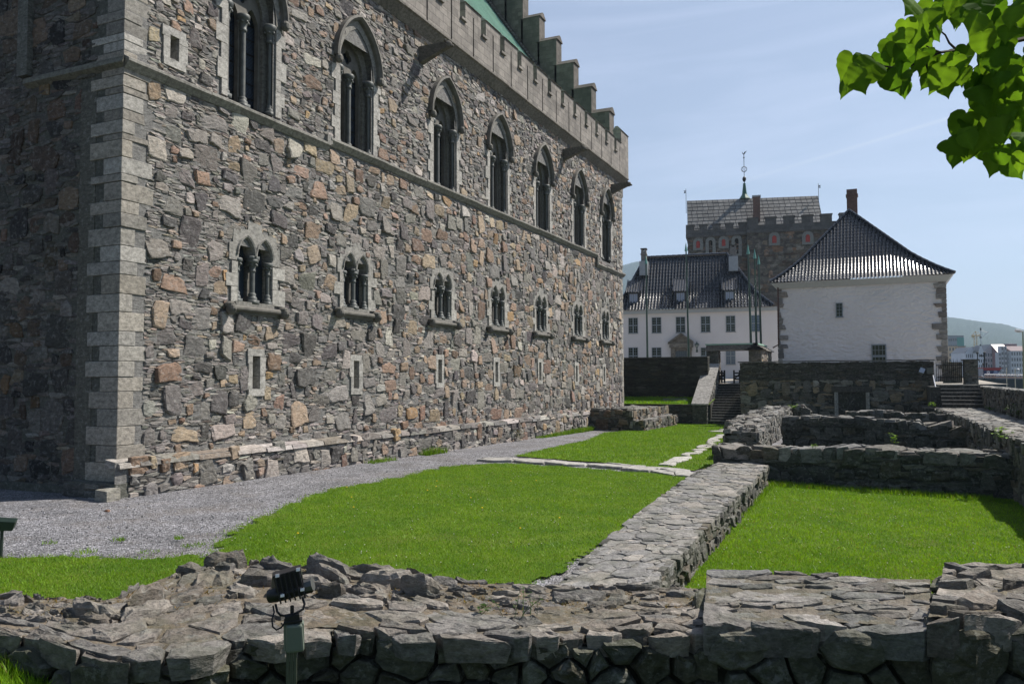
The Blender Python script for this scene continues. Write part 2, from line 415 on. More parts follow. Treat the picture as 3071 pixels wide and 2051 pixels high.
def rubble(mb, w, h, fn, rg, big, r0, r1, fill, asp=1.5, holes=(), clip=None, pickf=pick, hh=(.015, .04), tilt=.06, gap=.010, lodf=None, warmf=None, rough=.008, fine_fn=None, dome=.6, chip=.12, depth=.06, seg=.16, big_sd=.5, casp=4.6, chh=(.004, .026), cgap=.0035):
    """random rubble on a w x h panel: blocky stones (size 2*r0..2*r1) and slate chips of half-height ~fill between; fn(a, b, out)"""
    bl = blocks(w, h, big, r0 * 2, r1 * 2, rg, big_sd, (asp * .5, asp * 1.45))
    cell = r1 * 4; g = {}
    for k, q in enumerate(bl): g.setdefault((int(q[1][0] // cell), int(q[1][1] // cell)), []).append(k)
    def inside(x, y, f=.86):
        gx, gy = int(x // cell), int(y // cell)
        for i in (-1, 0, 1):
            for j in (-1, 0, 1):
                for k in g.get((gx + i, gy + j), ()):
                    _, c, ww, hh_ = bl[k]
                    if abs(c[0] - x) < ww / 2 * f and abs(c[1] - y) < hh_ / 2 * f: return True
        return False
    todo = []
    if fill:
        pts, rad = seeds(w / casp, h, 0, .1, fill * 1.6, fill, rg, .5, (lambda x, y: fine_fn(x * casp, y)) if fine_fn else None, margin=fill * 3)
        keep = [i for i in range(len(pts)) if 0 <= pts[i][0] * casp <= w and 0 <= pts[i][1] <= h and not inside(pts[i][0] * casp, pts[i][1])]
        for i, P in power_cells(pts, rad ** 2, keep, fill * 5): todo.append((P * np.array([casp, 1.0]), False))
    todo += [(q[0], True) for q in bl]
    for P, isb in todo:
        P = P.copy(); P[:, 0] = np.clip(P[:, 0], 0, w); P[:, 1] = np.clip(P[:, 1], 0, h)
        c = P.mean(0)
        if clip is not None and not clip(c[0], c[1]): continue
        bad = False
        for r in holes:
            q = inrect(P, [r])
            if q == 2: bad = True; break
            if q == 1:
                P = clip_rect(P, r)
                if P is None: bad = True; break
        if bad: continue
        e = P.max(0) - P.min(0)
        if min(e) < .012: continue
        stone(mb, P, rg.uniform(*(hh if isb else chh)), fn, rg, pickf(rg, isb, warmf(c[0], c[1]) if warmf else 1.0), depth=depth, rough=rough * (1 if isb else .5), tilt=tilt, gap=gap if isb else cgap, lod=(lodf(c[0], c[1]) if lodf else 0) if isb else 1, dome=dome, chip=chip if isb else .05, seg=seg if isb else .3)
def sheet(mb, xs, zs, fn, holes=(), col=(.3, .3, .3)):
    """flat panel with rectangular holes"""
    xs = sorted(set([x for x in xs] + [v for r in holes for v in r[:2]])); zs = sorted(set([z for z in zs] + [v for r in holes for v in r[2:]]))
    for i in range(len(xs) - 1):
        for j in range(len(zs) - 1):
            cx_, cz_ = (xs[i] + xs[i+1]) / 2, (zs[j] + zs[j+1]) / 2
            if any(a < cx_ < b and c < cz_ < d for a, b, c, d in holes): continue
            mb.add([fn(xs[i], zs[j], 0), fn(xs[i+1], zs[j], 0), fn(xs[i+1], zs[j+1], 0), fn(xs[i], zs[j+1], 0)], [(0, 1, 2, 3)], col)
# ------------------------------------------------------------------ shared materials
M_rub = mat_stone('rubble_stone', fine=22, bd=.025, strat=2.6, lichen=.35, lichen_col=(.34, .335, .32))
M_mort = mat_stone('lime_mortar', fine=30, bd=.05, strat=4.5, rough=.95)
M_dress = mat_stone('dressed_stone', fine=28, bd=.008, strat=1.6, lichen=.15)
M_trim = mat_plain('weathered_trim_stone', (.12, .112, .098), .8, var=.4, scale=4, bd=.01)
M_shaft = mat_plain('grey_green_shaft_stone', (.095, .1, .095), .55, var=.35, scale=5, bd=.004)
M_par = mat_ashlar('parapet_ashlar', ((.27, .243, .215), (.165, .148, .132)), .56, .3, .008, k=1.0, dirt=.55)
M_gab = mat_ashlar('gable_ashlar', ((.145, .128, .11), (.085, .074, .062)), .5, .27, .01, dirt=.8)
M_glass = mat_glass('leaded_glass', (.06, .085, .125), .15, .9)  # blue base colour paints the sky's reflection into the panes
M_lead = mat_plain('window_lattice', (.022, .022, .024), .5, .6)
M_dark = mat_plain('painted_void_shade', (.012, .011, .01), .9)  # near-black colour stands in for the shade inside openings
M_copper = mat_plain('copper_roof', (.30, .47, .38), .55, var=.14, scale=.7, stretch=(1, 1, .3))
MORT = (.16, .155, .148)

hall = thing('medieval_hall', 'long medieval rubble stone hall with pointed windows, battlements and a green copper roof', 'hall')
HL, CZ = 37.0, 14.8           # length of the long wall, underside of the corbel course
fac = lambda a, b, h: np.stack([h + 0 * a, a + 0 * b, b + 0 * a], -1)
def led(y): return .80 - .0042 * y                      # top of the plinth ledge
def gz(y): return .05 - .0115 * np.clip(y, -6, 45)      # yard level along the wall
UWY = [3.87, 8.48, 14.08, 18.76, 23.7, 28.85, 33.68]
LWY = [4.05, 8.45, 13.9, 18.62, 23.4, 28.6, 33.3]
LWZ = [0, .2, .24, .25, .28, .3, .3]
SLY = [4.12, 8.5, 13.68, 18.48, 23.25, 28.3, 33.0]
SLZ = [2.7, 2.66, 2.8, 2.8, 2.86, 2.76, 2.76]
holes = []
for y in UWY: holes.append((y - 1.17, y + 1.17, 9.3, 12.1)); holes.append((y - .95, y + .95, 12.1, 13.0)); holes.append((y - .55, y + .55, 13.0, 13.6))
for y, dz in zip(LWY, LWZ): holes.append((y - .95, y + .95, 4.2 + dz, 6.0 + dz)); holes.append((y - .5, y + .5, 6.0 + dz, 6.35 + dz))
for y, z in zip(SLY, SLZ): holes.append((y - .31, y + .31, z - .58, z + .56))
holes.append((.98, 1.68, 9.7, 10.6)); holes.append((35.75, 36.15, 9.5, 10.3)); holes.append((35.9, 36.3, 6.9, 7.7))
sh_holes = [(y - .8, y + .8, 9.4, 12.9) for y in UWY] + [(y - .66, y + .66, 4.45 + dz, 5.9 + dz) for y, dz in zip(LWY, LWZ)] + [(y - .14, y + .14, z - .43, z + .43) for y, z in zip(SLY, SLZ)] + [(1.2, 1.45, 9.9, 10.4)]
band = [(0, 7.0, 9.22, 9.45), (7.0, 31.75, 9.35, 9.62), (31.75, HL, 8.85, 9.12)]

rg = np.random.default_rng(3)
def lod_y(a, b): return 0 if a < 22 else 1
def fine_y(a, b): return 1.0 + .045 * a
# lower wall: big warm boulders among slate chips
mb = MB()
sheet(mb, [0, HL], [0, CZ + .1], fac, sh_holes, MORT)
def warm_lo(a, b): return 1.15 if a > 9 else .95
rubble(mb, HL, 9.3, fac, rg, 5200, .075, .33, .02, 1.5, holes + [(-.1, .62, -1, 9.3), (36.6, 38, -1, 9.3)] + band, clip=lambda a, b: b > led(a) - .02, hh=(.02, .065), tilt=.09, lodf=lod_y, warmf=warm_lo, fine_fn=fine_y, rough=.0045, big_sd=.62)
# upper wall: flatter, more slaty stones
fup = lambda a, b, h: fac(a, b + 9.3, h)
hu = [(a, b, c - 9.3, d - 9.3) for a, b, c, d in holes + band]
rubble(mb, HL, CZ - 9.3, fup, rg, 2300, .07, .26, .02, 1.9, hu + [(-.1, .6, -1, 9)], hh=(.02, .055), tilt=.1, lodf=lod_y, warmf=lambda a, b: .75, fine_fn=fine_y, rough=.0045)
facade = mb.build('facade_wall', M_rub, hall)
# plinth below the ledge
mb = MB(); PXX = .34
fpl = lambda a, b, h: np.stack([PXX + h + 0 * a, a + 0 * b, b + 0 * a - .6], -1)
mb.add([fpl(-.3, 0, -.02), fpl(HL, 0, -.02), fpl(HL, led(HL) + .6, -.02), fpl(-.3, led(0) + .6, -.02)], [(0, 1, 2, 3)], MORT)
rubble(mb, HL, 1.5, fpl, rg, 760, .09, .27, .026, 1.35, clip=lambda a, b: b < led(a) + .58, hh=(.02, .06), tilt=.08, lodf=lod_y, warmf=lambda a, b: .6, fine_fn=fine_y)
y = -.25
while y < HL:                      # ledge slabs
    L = rg.uniform(.5, 1.3); d = rg.uniform(.05, .08); z0 = led(y + L/2) + rg.normal(0, .007)
    a, b = y + .01, min(HL, y + L) - .01
    mb.hexa([(-.05, a, z0 - .12), (PXX + d, a, z0 - .12), (PXX + d - rg.uniform(0, .03), b, z0 - .12), (-.05, b, z0 - .12)], [(-.05, a, z0 + .06), (PXX + d - .03, a, z0 - .02), (PXX + d - .05, b, z0 - .015), (-.05, b, z0 + .06)], pick(rg, False) * .95)
    y += L
mb.build('plinth', M_rub, hall)
# end wall, shade partly painted into darker stones, with the plain quoin strip
mb = MB()
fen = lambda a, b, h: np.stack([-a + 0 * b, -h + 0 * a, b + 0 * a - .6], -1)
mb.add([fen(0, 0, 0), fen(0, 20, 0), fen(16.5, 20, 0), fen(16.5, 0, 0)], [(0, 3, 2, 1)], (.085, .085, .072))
mb.add([(-16.5, 0, -.6), (-16.5, HL, -.6), (-16.5, HL, 20), (-16.5, 0, 20)], [(0, 1, 2, 3)], (.2, .19, .18))
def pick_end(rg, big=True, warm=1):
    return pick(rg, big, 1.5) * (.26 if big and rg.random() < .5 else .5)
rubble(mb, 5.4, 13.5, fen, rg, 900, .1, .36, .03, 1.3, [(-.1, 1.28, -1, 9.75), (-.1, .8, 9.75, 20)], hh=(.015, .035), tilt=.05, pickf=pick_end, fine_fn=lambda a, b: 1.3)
mb.box((-1.3, -.012, -.5), (-.8, 0, 8.9), (.105, .1, .083))
mb.box((-3.3, -.16, 9.5), (-2.95, 0, 20), (.12, .12, .105))           # pilaster
mb.build('end_wall', M_rub, hall)
# quoins at both corners
for s in (0, 1):
    mb = MB(); z = .35; k = 0; rq = np.random.default_rng(31 + s)
    while z < 14.7:
        low = z < 5.4; hgt = rq.uniform(.28, .42) if low else rq.uniform(.14, .4)
        if 9.1 < z < 9.45: z = 9.42
        la, lb = (.64, .58) if k % 2 else (.37, .92); la += rq.uniform(-.07, .07); lb += rq.uniform(-.08, .08)
        if z > 5.4: la += rq.uniform(-.12, .2)
        if z > 9.4: la += rq.uniform(.0, .3)
        c = np.array([(.36, .325, .275), (.33, .3, .26), (.3, .28, .25), (.38, .36, .33)][int(rq.integers(4))]) * rq.uniform(.62, 1.0); e = rq.uniform(.012, .035) if low else rq.uniform(.0, .04); t = rq.normal(0, .012, 4) if not low else rq.normal(0, .004, 4)
        if s == 0: mb.hexa([(-lb, -e, z + .006), (e + t[0], -e, z + .006), (e + t[1], la, z + .006 + t[2] * .4), (-lb, la, z + .006)], [(-lb, -e, z + hgt - .006), (e, -e, z + hgt - .006), (e, la + t[3], z + hgt - .006), (-lb, la, z + hgt - .006)], c)
        else: mb.box((-.5, HL - la * .65, z + .006), (e * .7, HL + e, z + hgt - .006), c)
        z += hgt; k += 1
    mb.build('quoin', M_dress, hall, bevel=.012)
# plinth of the corner, rough
mb = MB(); fcr = lambda a, b, h: np.stack([.36 - a, -.3 - h + 0 * b, b - .5 + 0 * a], -1)
mb.box((-1.2, -.3, -.4), (.34, .2, .36), (.1, .1, .085)); mb.box((-5.5, -.14, -.4), (-1.2, .1, .22), (.09, .09, .075))
rubble(mb, 1.6, .85, fcr, rg, 30, .1, .22, .05, 1.6, pickf=pick_dark, hh=(.03, .07), fine_fn=lambda a, b: 1.4)
mb.hexa([(.12, -.62, -.05), (.5, -.62, -.05), (.5, -.3, -.05), (.12, -.3, -.05)], [(.14, -.6, .28), (.48, -.61, .26), (.49, -.3, .3), (.12, -.3, .3)], (.24, .225, .19))
mb.build('corner_footing', M_rub, hall)
# string courses
def moulding(mb, pts, prof, col, rgx=None):
    """sweep a closed 2-D profile (out, up) along y from y0 to y1, in lengths with joints"""
    y0, y1, z, x = pts; y = y0
    while y < y1 - .05:
        L = rgx.uniform(.7, 1.3) if rgx is not None else y1 - y0
        e = min(y1, y + L); e = y1 if y1 - e < .3 else e
        c = np.array(col) * (rgx.uniform(.85, 1.15) if rgx is not None else 1); j = rgx.normal(0, .006) if rgx is not None else 0
        lo = [(x + p[0] + j, y + .003, z + p[1] + j) for p in prof]; hi = [(x + p[0] + j, e - .003, z + p[1] + j) for p in prof]
        mb.hexa(lo, hi, c); y = e
SP = [(-.05, -.12), (.04, -.12), (.12, -.02), (.17, .03), (.17, .09), (.02, .17), (-.05, .17)][::-1]
mb = MB()
moulding(mb, (-.02, 7.02, 9.33, 0), SP, (.21, .2, .18), rg); moulding(mb, (7.02, 31.75, 9.5, 0), SP, (.21, .2, .18), rg); moulding(mb, (31.75, HL + .17, 8.98, 0), SP, (.21, .2, .18), rg)
mb.box((-.05, 6.86, 9.4), (.16, 7.1, 9.66), (.2, .19, .175)); mb.box((-.05, 31.66, 8.95), (.15, 31.86, 9.5), (.13, .125, .115))
mb.hexa([(-3.1, -.15, 9.3), (.15, -.15, 9.3), (.0, 0, 9.22), (-3.1, 0, 9.22)], [(-3.1, -.13, 9.42), (.15, -.13, 9.42), (0, 0, 9.5), (-3.1, 0, 9.5)], (.15, .145, .12))
mb.build('string_course', M_dress, hall)

# ------------------------------------------------------------------ pointed arch helpers (local a along wall, b up)
def arch_pts(w, zs, za, n=9, x0=0.0):
    """pointed arch of half width w springing at zs with apex za: list from left spring over apex to right spring"""
    hgt = za - zs; r = (w * w + hgt * hgt) / (2 * w); th = math.atan2(hgt, r - w) if r > w else math.pi / 2
    L = []
    for i in range(n + 1):
        t = th * i / n; L.append((x0 - w + r - r * math.cos(t), zs + r * math.sin(t)))
    return L + [(2 * x0 - p[0], p[1]) for p in L[-2::-1]]
def sweep(mb, path, prof, fn, col):
    """sweep profile (across, out) along a 2-D path in the wall plane"""
    n = len(path); vs = []; m = len(prof)
    for i in range(n):
        a, b = np.array(path[max(0, i-1)]), np.array(path[min(n-1, i+1)]); d = b - a; d /= np.linalg.norm(d) + 1e-9; nx = np.array([-d[1], d[0]])
        for p in prof: q = np.array(path[i]) + nx * p[0]; vs.append(fn(q[0], q[1], p[1]))
    fs = [(i*m+j, i*m+(j+1) % m, (i+1)*m+(j+1) % m, (i+1)*m+j) for i in range(n-1) for j in range(m)]
    fs += [tuple(range(m))[::-1], tuple(range((n-1)*m, n*m))]
    mb.add([tuple(map(float, v)) for v in vs], fs, col)
wl = lambda a, b, h: np.stack([h + 0 * a, a + 0 * b, b + 0 * a], -1)          # wall-local: out = +x
wlt = lambda a, b, h: tuple(float(q) for q in wl(a, b, h))
def lattice(mb, a0, a1, b0, b1, x, s=.11, th=.006, clip=None):
    """diamond mesh of thin wires"""
    n = int((a1 - a0 + b1 - b0) / s) + 1
    for k in range(n + 1):
        for sg in (1, -1):
            c = k * s; p = []
            t0 = max(0, c - (b1 - b0)); t1 = min(a1 - a0, c)
            if t1 <= t0: continue
            A = (a0 + t0, b0 + c - t0); B = (a0 + t1, b0 + c - t1)
            if sg < 0: A = (a0 + a1 - A[0], A[1]); B = (a0 + a1 - B[0], B[1])
            d = np.array([B[0] - A[0], B[1] - A[1]]); d /= np.linalg.norm(d); nx = np.array([-d[1], d[0]]) * th
            mb.add([(x, A[0] + nx[0], A[1] + nx[1]), (x, B[0] + nx[0], B[1] + nx[1]), (x, B[0] - nx[0], B[1] - nx[1]), (x, A[0] - nx[0], A[1] - nx[1])], [(0, 1, 2, 3)], (.02, .02, .02))
def capital(mb, x, y, z, r, col, s=1.0):
    mb.lathe((x, y, z), [(r * .95, -.02 * s), (r * 1.25, 0), (r * 1.2, .05 * s), (r * 1.05, .07 * s), (r * 1.15, .16 * s), (r * 1.75, .3 * s), (r * 2.1, .33 * s), (r * 2.15, .4 * s), (r * 1.9, .44 * s), (0, .44 * s)], 12, col)
    for k in range(6):
        t = k * math.pi / 3; mb.ball((x + math.cos(t) * r * 1.5, y + math.sin(t) * r * 1.5, z + .24 * s), r * .52, 4, np.array(col) * .9)
def shaft(mb, x, y, z0, z1, r, col):
    mb.lathe((x, y, 0), [(r, z0 + .2), (r, z1)], 12, col)
    mb.lathe((x, y, z0), [(r * 1.9, 0), (r * 1.9, .1), (r * 1.7, .13), (r * 1.25, .15), (r * 1.6, .2), (r * 1.2, .235), (r, .24)], 12, col)
    mb.box((x - r * 1.9, y - r * 1.9, z0 - .06), (x + r * 1.9, y + r * 1.9, z0 + .05), col)

# ---- upper window (prototype, local: sill at z 0 = 9.6 m)
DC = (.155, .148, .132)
def upper_window(y):
    mb = MB(); r2 = np.random.default_rng(int(y * 10)); w = .9; zs, za = 2.46, 3.86
    # jamb blocks both sides, long and short
    for s in (-1, 1):
        z = -.05; k = 0
        while z < 2.3:
            h = r2.uniform(.3, .52); h = min(h, 2.36 - z); o = w + (.36 if k % 2 else .2) + r2.uniform(-.05, .05)
            c = np.array((.3, .285, .262)) * r2.uniform(.82, 1.1)
            a, b = (w - .02, o) if s > 0 else (-o, -w + .02)
            mb.box((-.35, a, z + .005), (.04 + r2.uniform(0, .012), b, z + h - .005), c * 1.12); z += h; k += 1
    # reveal (stepped) and arched head
    out = [(-w, -.1)] + [(-w, zs)] + arch_pts(w, zs, za, 10)[1:-1] + [(w, zs)] + [(w, -.1)]
    inn = [(-w + .2, -.1), (-w + .2, zs)] + arch_pts(w - .2, zs, za - .33, 10)[1:-1] + [(w - .2, zs), (w - .2, -.1)]
    n = len(out)
    v = [wlt(a, b, .03) for a, b in out] + [wlt(a, b, -.22) for a, b in out] + [wlt(a, b, -.26) for a, b in inn] + [wlt(a, b, -.7) for a, b in inn]
    f = [(q*n+i, q*n+i+1, (q+1)*n+i+1, (q+1)*n+i) for q in range(3) for i in range(n - 1)]
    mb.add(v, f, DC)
    # arch ring stones
    path = [(-w, zs - .12)] + arch_pts(w, zs, za, 10) + [(w, zs - .12)]
    sweep(mb, path, [(0, -.2), (.26, -.2), (.26, .03), (0, .03)], wlt, (.2, .19, .172))
    p = mb.build('upper_window', M_dress, None)
    p.parent = hall; p.location = (0, y, 9.6)
    kw = dict(mat=None)
    def sub(mbx, nm, mat, smooth=False):
        o = mbx.build(nm, mat, None, smooth); o.parent = p; return o
    mh = MB()
    sweep(mh, [(q[0] * 1.0, q[1]) for q in arch_pts(w + .16, zs + .12, za + .24, 10)], [(0, 0), (.02, .13), (.09, .22), (.16, .2), (.17, .0)], wlt, (.16, .15, .135))
    for s in (-1, 1): mh.ball((.16, s * (w + .2), zs + .04), (.13, .12, .15), 5, (.11, .105, .095)); mh.ball((.22, s * (w + .2), zs - .03), .07, 4, (.1, .095, .088))
    sub(mh, 'hood_mould', M_trim)
    # tracery plate: two lancets and a quatrefoil
    tw = w - .2; o2 = [(-tw, -.05), (-tw, zs)] + arch_pts(tw, zs, za - .33, 10)[1:-1] + [(tw, zs), (tw, -.05)]
    lo = []
    for s in (-1, 1):
        a = s * tw * .53; hw = tw * .36; lo.append([(a - hw, 0), (a - hw, 2.25)] + arch_pts(hw, 2.25, 2.75, 6, a)[1:-1] + [(a + hw, 2.25), (a + hw, 0)])
    q = []
    for k in range(32):
        t = k * math.pi / 16; rr = .15 + .075 * abs(math.cos(2 * t)); q.append((rr * math.cos(t), 3.0 + rr * math.sin(t)))
    v, f = plate([o2] + lo + [q], .13, lambda a, b, h: wlt(a, b, h - .42)); mt = MB(); mt.add(v, f, (.115, .11, .1)); sub(mt, 'tracery', M_trim)
    mc = MB(); shaft(mc, -.3, 0, .02, 2.0, .075, (.13, .135, .128)); capital(mc, -.3, 0, 2.0, .085, (.1, .1, .09)); sub(mc, 'mullion_column', M_shaft, True)
    for s in (-1, 1):
        mc = MB(); shaft(mc, -.11, s * (w - .09), .02, 1.95, .062, (.15, .145, .13)); capital(mc, -.11, s * (w - .1), 1.95, .085, (.1, .098, .088), 1.1); sub(mc, 'jamb_column', M_shaft, True)
    mg = MB(); mg.add([wlt(-tw, -.05, -.56), wlt(tw, -.05, -.56), wlt(tw, za, -.56), wlt(-tw, za, -.56)], [(0, 1, 2, 3)]); g = sub(mg, 'pane', M_glass)
    ml = MB(); lattice(ml, -tw, tw, 0, 2.7, -.5, .1 if y < 12 else .14, .006 if y < 12 else .009)
    for k in range(1, 7): ml.box((-.55, -tw, k * .4 - .012), (-.52, tw, k * .4 + .012), (.02, .02, .02))
    sub(ml, 'lattice', M_lead)
for y in UWY: upper_window(y)

# ---- lower window: twin lancets with shafts and a sill with carved heads
def lower_window(y, dz, extra):
    r2 = np.random.default_rng(int(y * 13) + 5); mb = MB(); hw, zs, za = .66, 1.22, 1.66
    for s in (-1, 1):
        z = 0; k = int(s > 0)
        while z < 1.0:
            h = min(r2.uniform(.26, .44), 1.06 - z); o = hw + (.42 if k % 2 else .2) + r2.uniform(-.06, .06); c = np.array((.3, .285, .26)) * r2.uniform(.8, 1.1)
            a, b = (hw - .02, o) if s > 0 else (-o, -hw + .02)
            mb.box((-.3, a, z + .005), (.045 + r2.uniform(0, .012), b, z + h - .005), c * 1.12); z += h; k += 1
    lo = []
    for s in (-1, 1):
        a = s * .33; w2 = .27; lo.append([(a - w2, 1.05), (a - w2, zs)] + arch_pts(w2, zs, za, 6, a)[1:-1] + [(a + w2, zs), (a + w2, 1.05)])
    # head stones: outline notched round the two arches
    o2 = [(-.92, 1.06), (-.6, 1.06), (-.6, zs)] + arch_pts(.27, zs, za, 6, -.33)[1:-1] + [(-.06, zs), (-.06, 1.06), (.06, 1.06), (.06, zs)] + arch_pts(.27, zs, za, 6, .33)[1:-1] + [(.6, zs), (.6, 1.06), (.92, 1.06), (.92, 1.5), (.82, 1.52), (.8, 1.83), (.25, 1.86), (.22, 2.08), (-.26, 2.1), (-.28, 1.88), (-.78, 1.84), (-.8, 1.5), (-.92, 1.48)]
    v, f = plate([o2], .34, lambda a, b, h: wlt(a, b, h - .135)); mb.add(v, f, (.25, .238, .218))
    for s in (-1, 1):   # soffit behind the arches
        a = s * .33; pth = [(a - .27, 0), (a - .27, zs)] + arch_pts(.27, zs, za, 6, a)[1:-1] + [(a + .27, zs), (a + .27, 0)]; n = len(pth)
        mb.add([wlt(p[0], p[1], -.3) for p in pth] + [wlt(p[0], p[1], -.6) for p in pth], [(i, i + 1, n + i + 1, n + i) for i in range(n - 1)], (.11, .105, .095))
        sweep(mb, [(p[0], p[1]) for p in arch_pts(.285, zs, za + .02, 7, a)], [(0, .02), (.01, .07), (.05, .085), (.075, .02)], wlt, (.24, .228, .208))
    mb.box((-.6, -.06, 0), (-.2, .06, 1.3), (.11, .105, .095))
    mb.box((-.5, -.7, -.12), (.06, .7, .03), (.2, .19, .172))
    if extra: v, f = plate([[(-.35, 2.12), (.35, 2.12), (.28, 2.4), (0, 2.86), (-.28, 2.4)], [(-.16, 2.2), (.16, 2.2), (0, 2.6)]], .1, lambda a, b, h: wlt(a, b, h + .0)); mb.add(v, f, (.27, .255, .235)); mb.box((-.2, -.18, 2.18), (-.01, .18, 2.62), (.02, .02, .02))
    p = mb.build('lower_window', M_dress, None); p.parent = hall; p.location = (0, y, 4.45 + dz)
    def sub(mbx, nm, mat, smooth=False): o = mbx.build(nm, mat, None, smooth); o.parent = p; return o
    mc = MB(); shaft(mc, -.07, 0, .05, .86, .07, (.125, .13, .122)); capital(mc, -.07, 0, .84, .075, (.115, .118, .108), .72); mc.box((-.24, -.14, 1.14), (.05, .14, 1.24), (.14, .138, .125)); sub(mc, 'column', M_shaft, True)
    for s in (-1, 1): mc = MB(); shaft(mc, -.06, s * .56, .05, .82, .055, (.12, .118, .108)); capital(mc, -.06, s * .56, .8, .066, (.11, .108, .1), .75); sub(mc, 'jamb_column', M_shaft, True)
    ms = MB(); ms.lathe((.1, 0, -.16), [(0, -.9), (.075, -.9), (.075, .9), (0, .9)], 10, (.25, .235, .205), axis='y'); ms.hexa([(-.05, -.9, -.3), (.06, -.9, -.3), (.06, .9, -.3), (-.05, .9, -.3)], [(-.05, -.9, -.1), (.1, -.9, -.1), (.1, .9, -.1), (-.05, .9, -.1)], (.2, .19, .17))
    for s in (-1, 1): ms.ball((.17, s * .98, -.2), (.15, .11, .15), 6, (.15, .142, .125)); ms.ball((.3, s * .98, -.22), (.04, .035, .05), 4, (.14, .13, .115)); ms.ball((.13, s * .98, -.09), (.15, .13, .08), 5, (.12, .115, .1))
    sub(ms, 'sill', M_trim)
    mg = MB(); mg.add([wlt(-.62, -.02, -.3), wlt(.62, -.02, -.3), wlt(.62, 1.7, -.3), wlt(-.62, 1.7, -.3)], [(0, 1, 2, 3)]); sub(mg, 'pane', M_glass)
    ml = MB(); lattice(ml, -.6, .6, 0, 1.5, -.26, .09 if y < 12 else .13, .005 if y < 12 else .008); sub(ml, 'lattice', M_lead)
for i, (y, dz) in enumerate(zip(LWY, LWZ)): lower_window(y, dz, i >= 5)

# ---- slit windows
def slit(y, z, hw, hh_, jw, name='slit_window'):
    r2 = np.random.default_rng(int(y * 7) + 1); mb = MB(); c = lambda: np.array((.335, .32, .295)) * r2.uniform(.86, 1.08)
    for s in (-1, 1):
        b = -hh_ - .03
        while b < hh_:
            h = min(r2.uniform(.3, .5), hh_ + .02 - b); o = hw + jw * r2.uniform(.75, 1.25); a0, a1 = (hw, o) if s > 0 else (-o, -hw)
            mb.box((-.4, a0, b + .004), (.045, a1, b + h - .004), c()); b += h
    mb.box((-.4, -hw - jw * 1.0, hh_ - .01), (.048, hw + jw * .9, hh_ + .17), c()); mb.box((-.4, -hw - jw * .8, -hh_ - .2), (.05, hw + jw * .95, -hh_ - .02), c())
    mb.box((-.55, -hw - .02, -hh_ - .05), (-.4, hw + .02, hh_ + .05), (.02, .018, .016))
    p = mb.build(name, M_dress, None); p.parent = hall; p.location = (0, y, z)
for y, z in zip(SLY, SLZ): slit(y, z, .14, .42, .17)
slit(1.33, 10.15, .13, .27, .22); slit(35.95, 9.9, .09, .32, .14); slit(36.1, 7.3, .09, .32, .14)

# ---- corbel course, parapet and merlons
mb = MB(); XO = .36
COR = [(-.1, 14.72), (.03, 14.74), (.08, 14.8), (.3, 15.06), (XO + .02, 15.1), (XO + .02, 15.17), (-.1, 15.17)][::-1]
moulding(mb, (-.02, HL + .36, 0, 0), COR, (.15, .135, .118), rg)
mb.build('corbel_course', M_dress, hall)
mb = MB(); T = .45; NZ = 16.36; TZ = 17.08; N0 = 14.66; NP = 1.793; NWD = .44
notches = [N0 + NP * k for k in range(-9, 12)]; slots = [a + (NP + NWD) / 2 for a in notches] + [notches[0] - .8]
def pbox(y0, y1, z0, z1): mb.box((XO - T, y0, z0), (XO, y1, z1))
slots.sort(); e = 0.0
for s in slots:     # courses with the slot gaps
    if s < .3 or s > HL - 1.3: continue
    pbox(e, s - .045, 15.17, 16.1); e = s + .045
pbox(e, HL - 1.2, 15.17, 16.1)
prev = 0.0
for a in notches + [HL - 1.2]:
    lo, hi = prev, min(a, HL - 1.2)
    if hi - lo > .1:
        sl_ = [s for s in slots if lo < s < hi]; q = [lo] + [v for s in sl_ for v in (s - .045, s + .045)] + [hi]
        for i in range(0, len(q), 2): pbox(q[i], q[i+1], 16.1, 16.74)
        pbox(lo, hi, 16.74, TZ)
        mb.hexa([(XO - T - .05, lo - .03, TZ), (XO + .06, lo - .03, TZ), (XO + .06, hi + .03, TZ), (XO - T - .05, hi + .03, TZ)], [(XO - T/2 - .05, lo - .03, TZ + .2), (XO - T/2 + .05, lo - .03, TZ + .2), (XO - T/2 + .05, hi + .03, TZ + .2), (XO - T/2 - .05, hi + .03, TZ + .2)])
    if a < HL - 1.3: pbox(a, a + NWD, 16.1, NZ - .1); mb.box((XO - T - .04, a, NZ - .1), (XO + .09, a + NWD, NZ))
    prev = a + NWD
for s in slots:
    if s < .3 or s > HL - 1.3: continue
    mb.hexa([(XO - .02, s - .1, 15.17), (XO - .02, s + .1, 15.17), (XO - .3, s + .1, 15.17), (XO - .3, s - .1, 15.17)], [(XO - .02, s - .02, 15.2), (XO - .02, s + .02, 15.2), (XO - .3, s + .02, 15.2), (XO - .3, s - .02, 15.2)])
mb.box((XO - .5, HL - 1.2, 15.17), (XO, HL + .36, 17.9)); mb.hexa([(XO - .56, HL - 1.24, 17.9), (XO + .06, HL - 1.24, 17.9), (XO + .06, HL + .42, 17.9), (XO - .56, HL + .42, 17.9)], [(XO - .36, HL - 1.24, 18.18), (XO - .2, HL - 1.24, 18.18), (XO - .2, HL + .42, 18.18), (XO - .36, HL + .42, 18.18)])
mb.build('parapet', M_par, hall, bevel=.01)
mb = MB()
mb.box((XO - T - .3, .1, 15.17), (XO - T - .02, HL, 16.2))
mb.build('dark_slot_backing', M_dark, hall)  # near-black backing paints the shade seen through the parapet slots
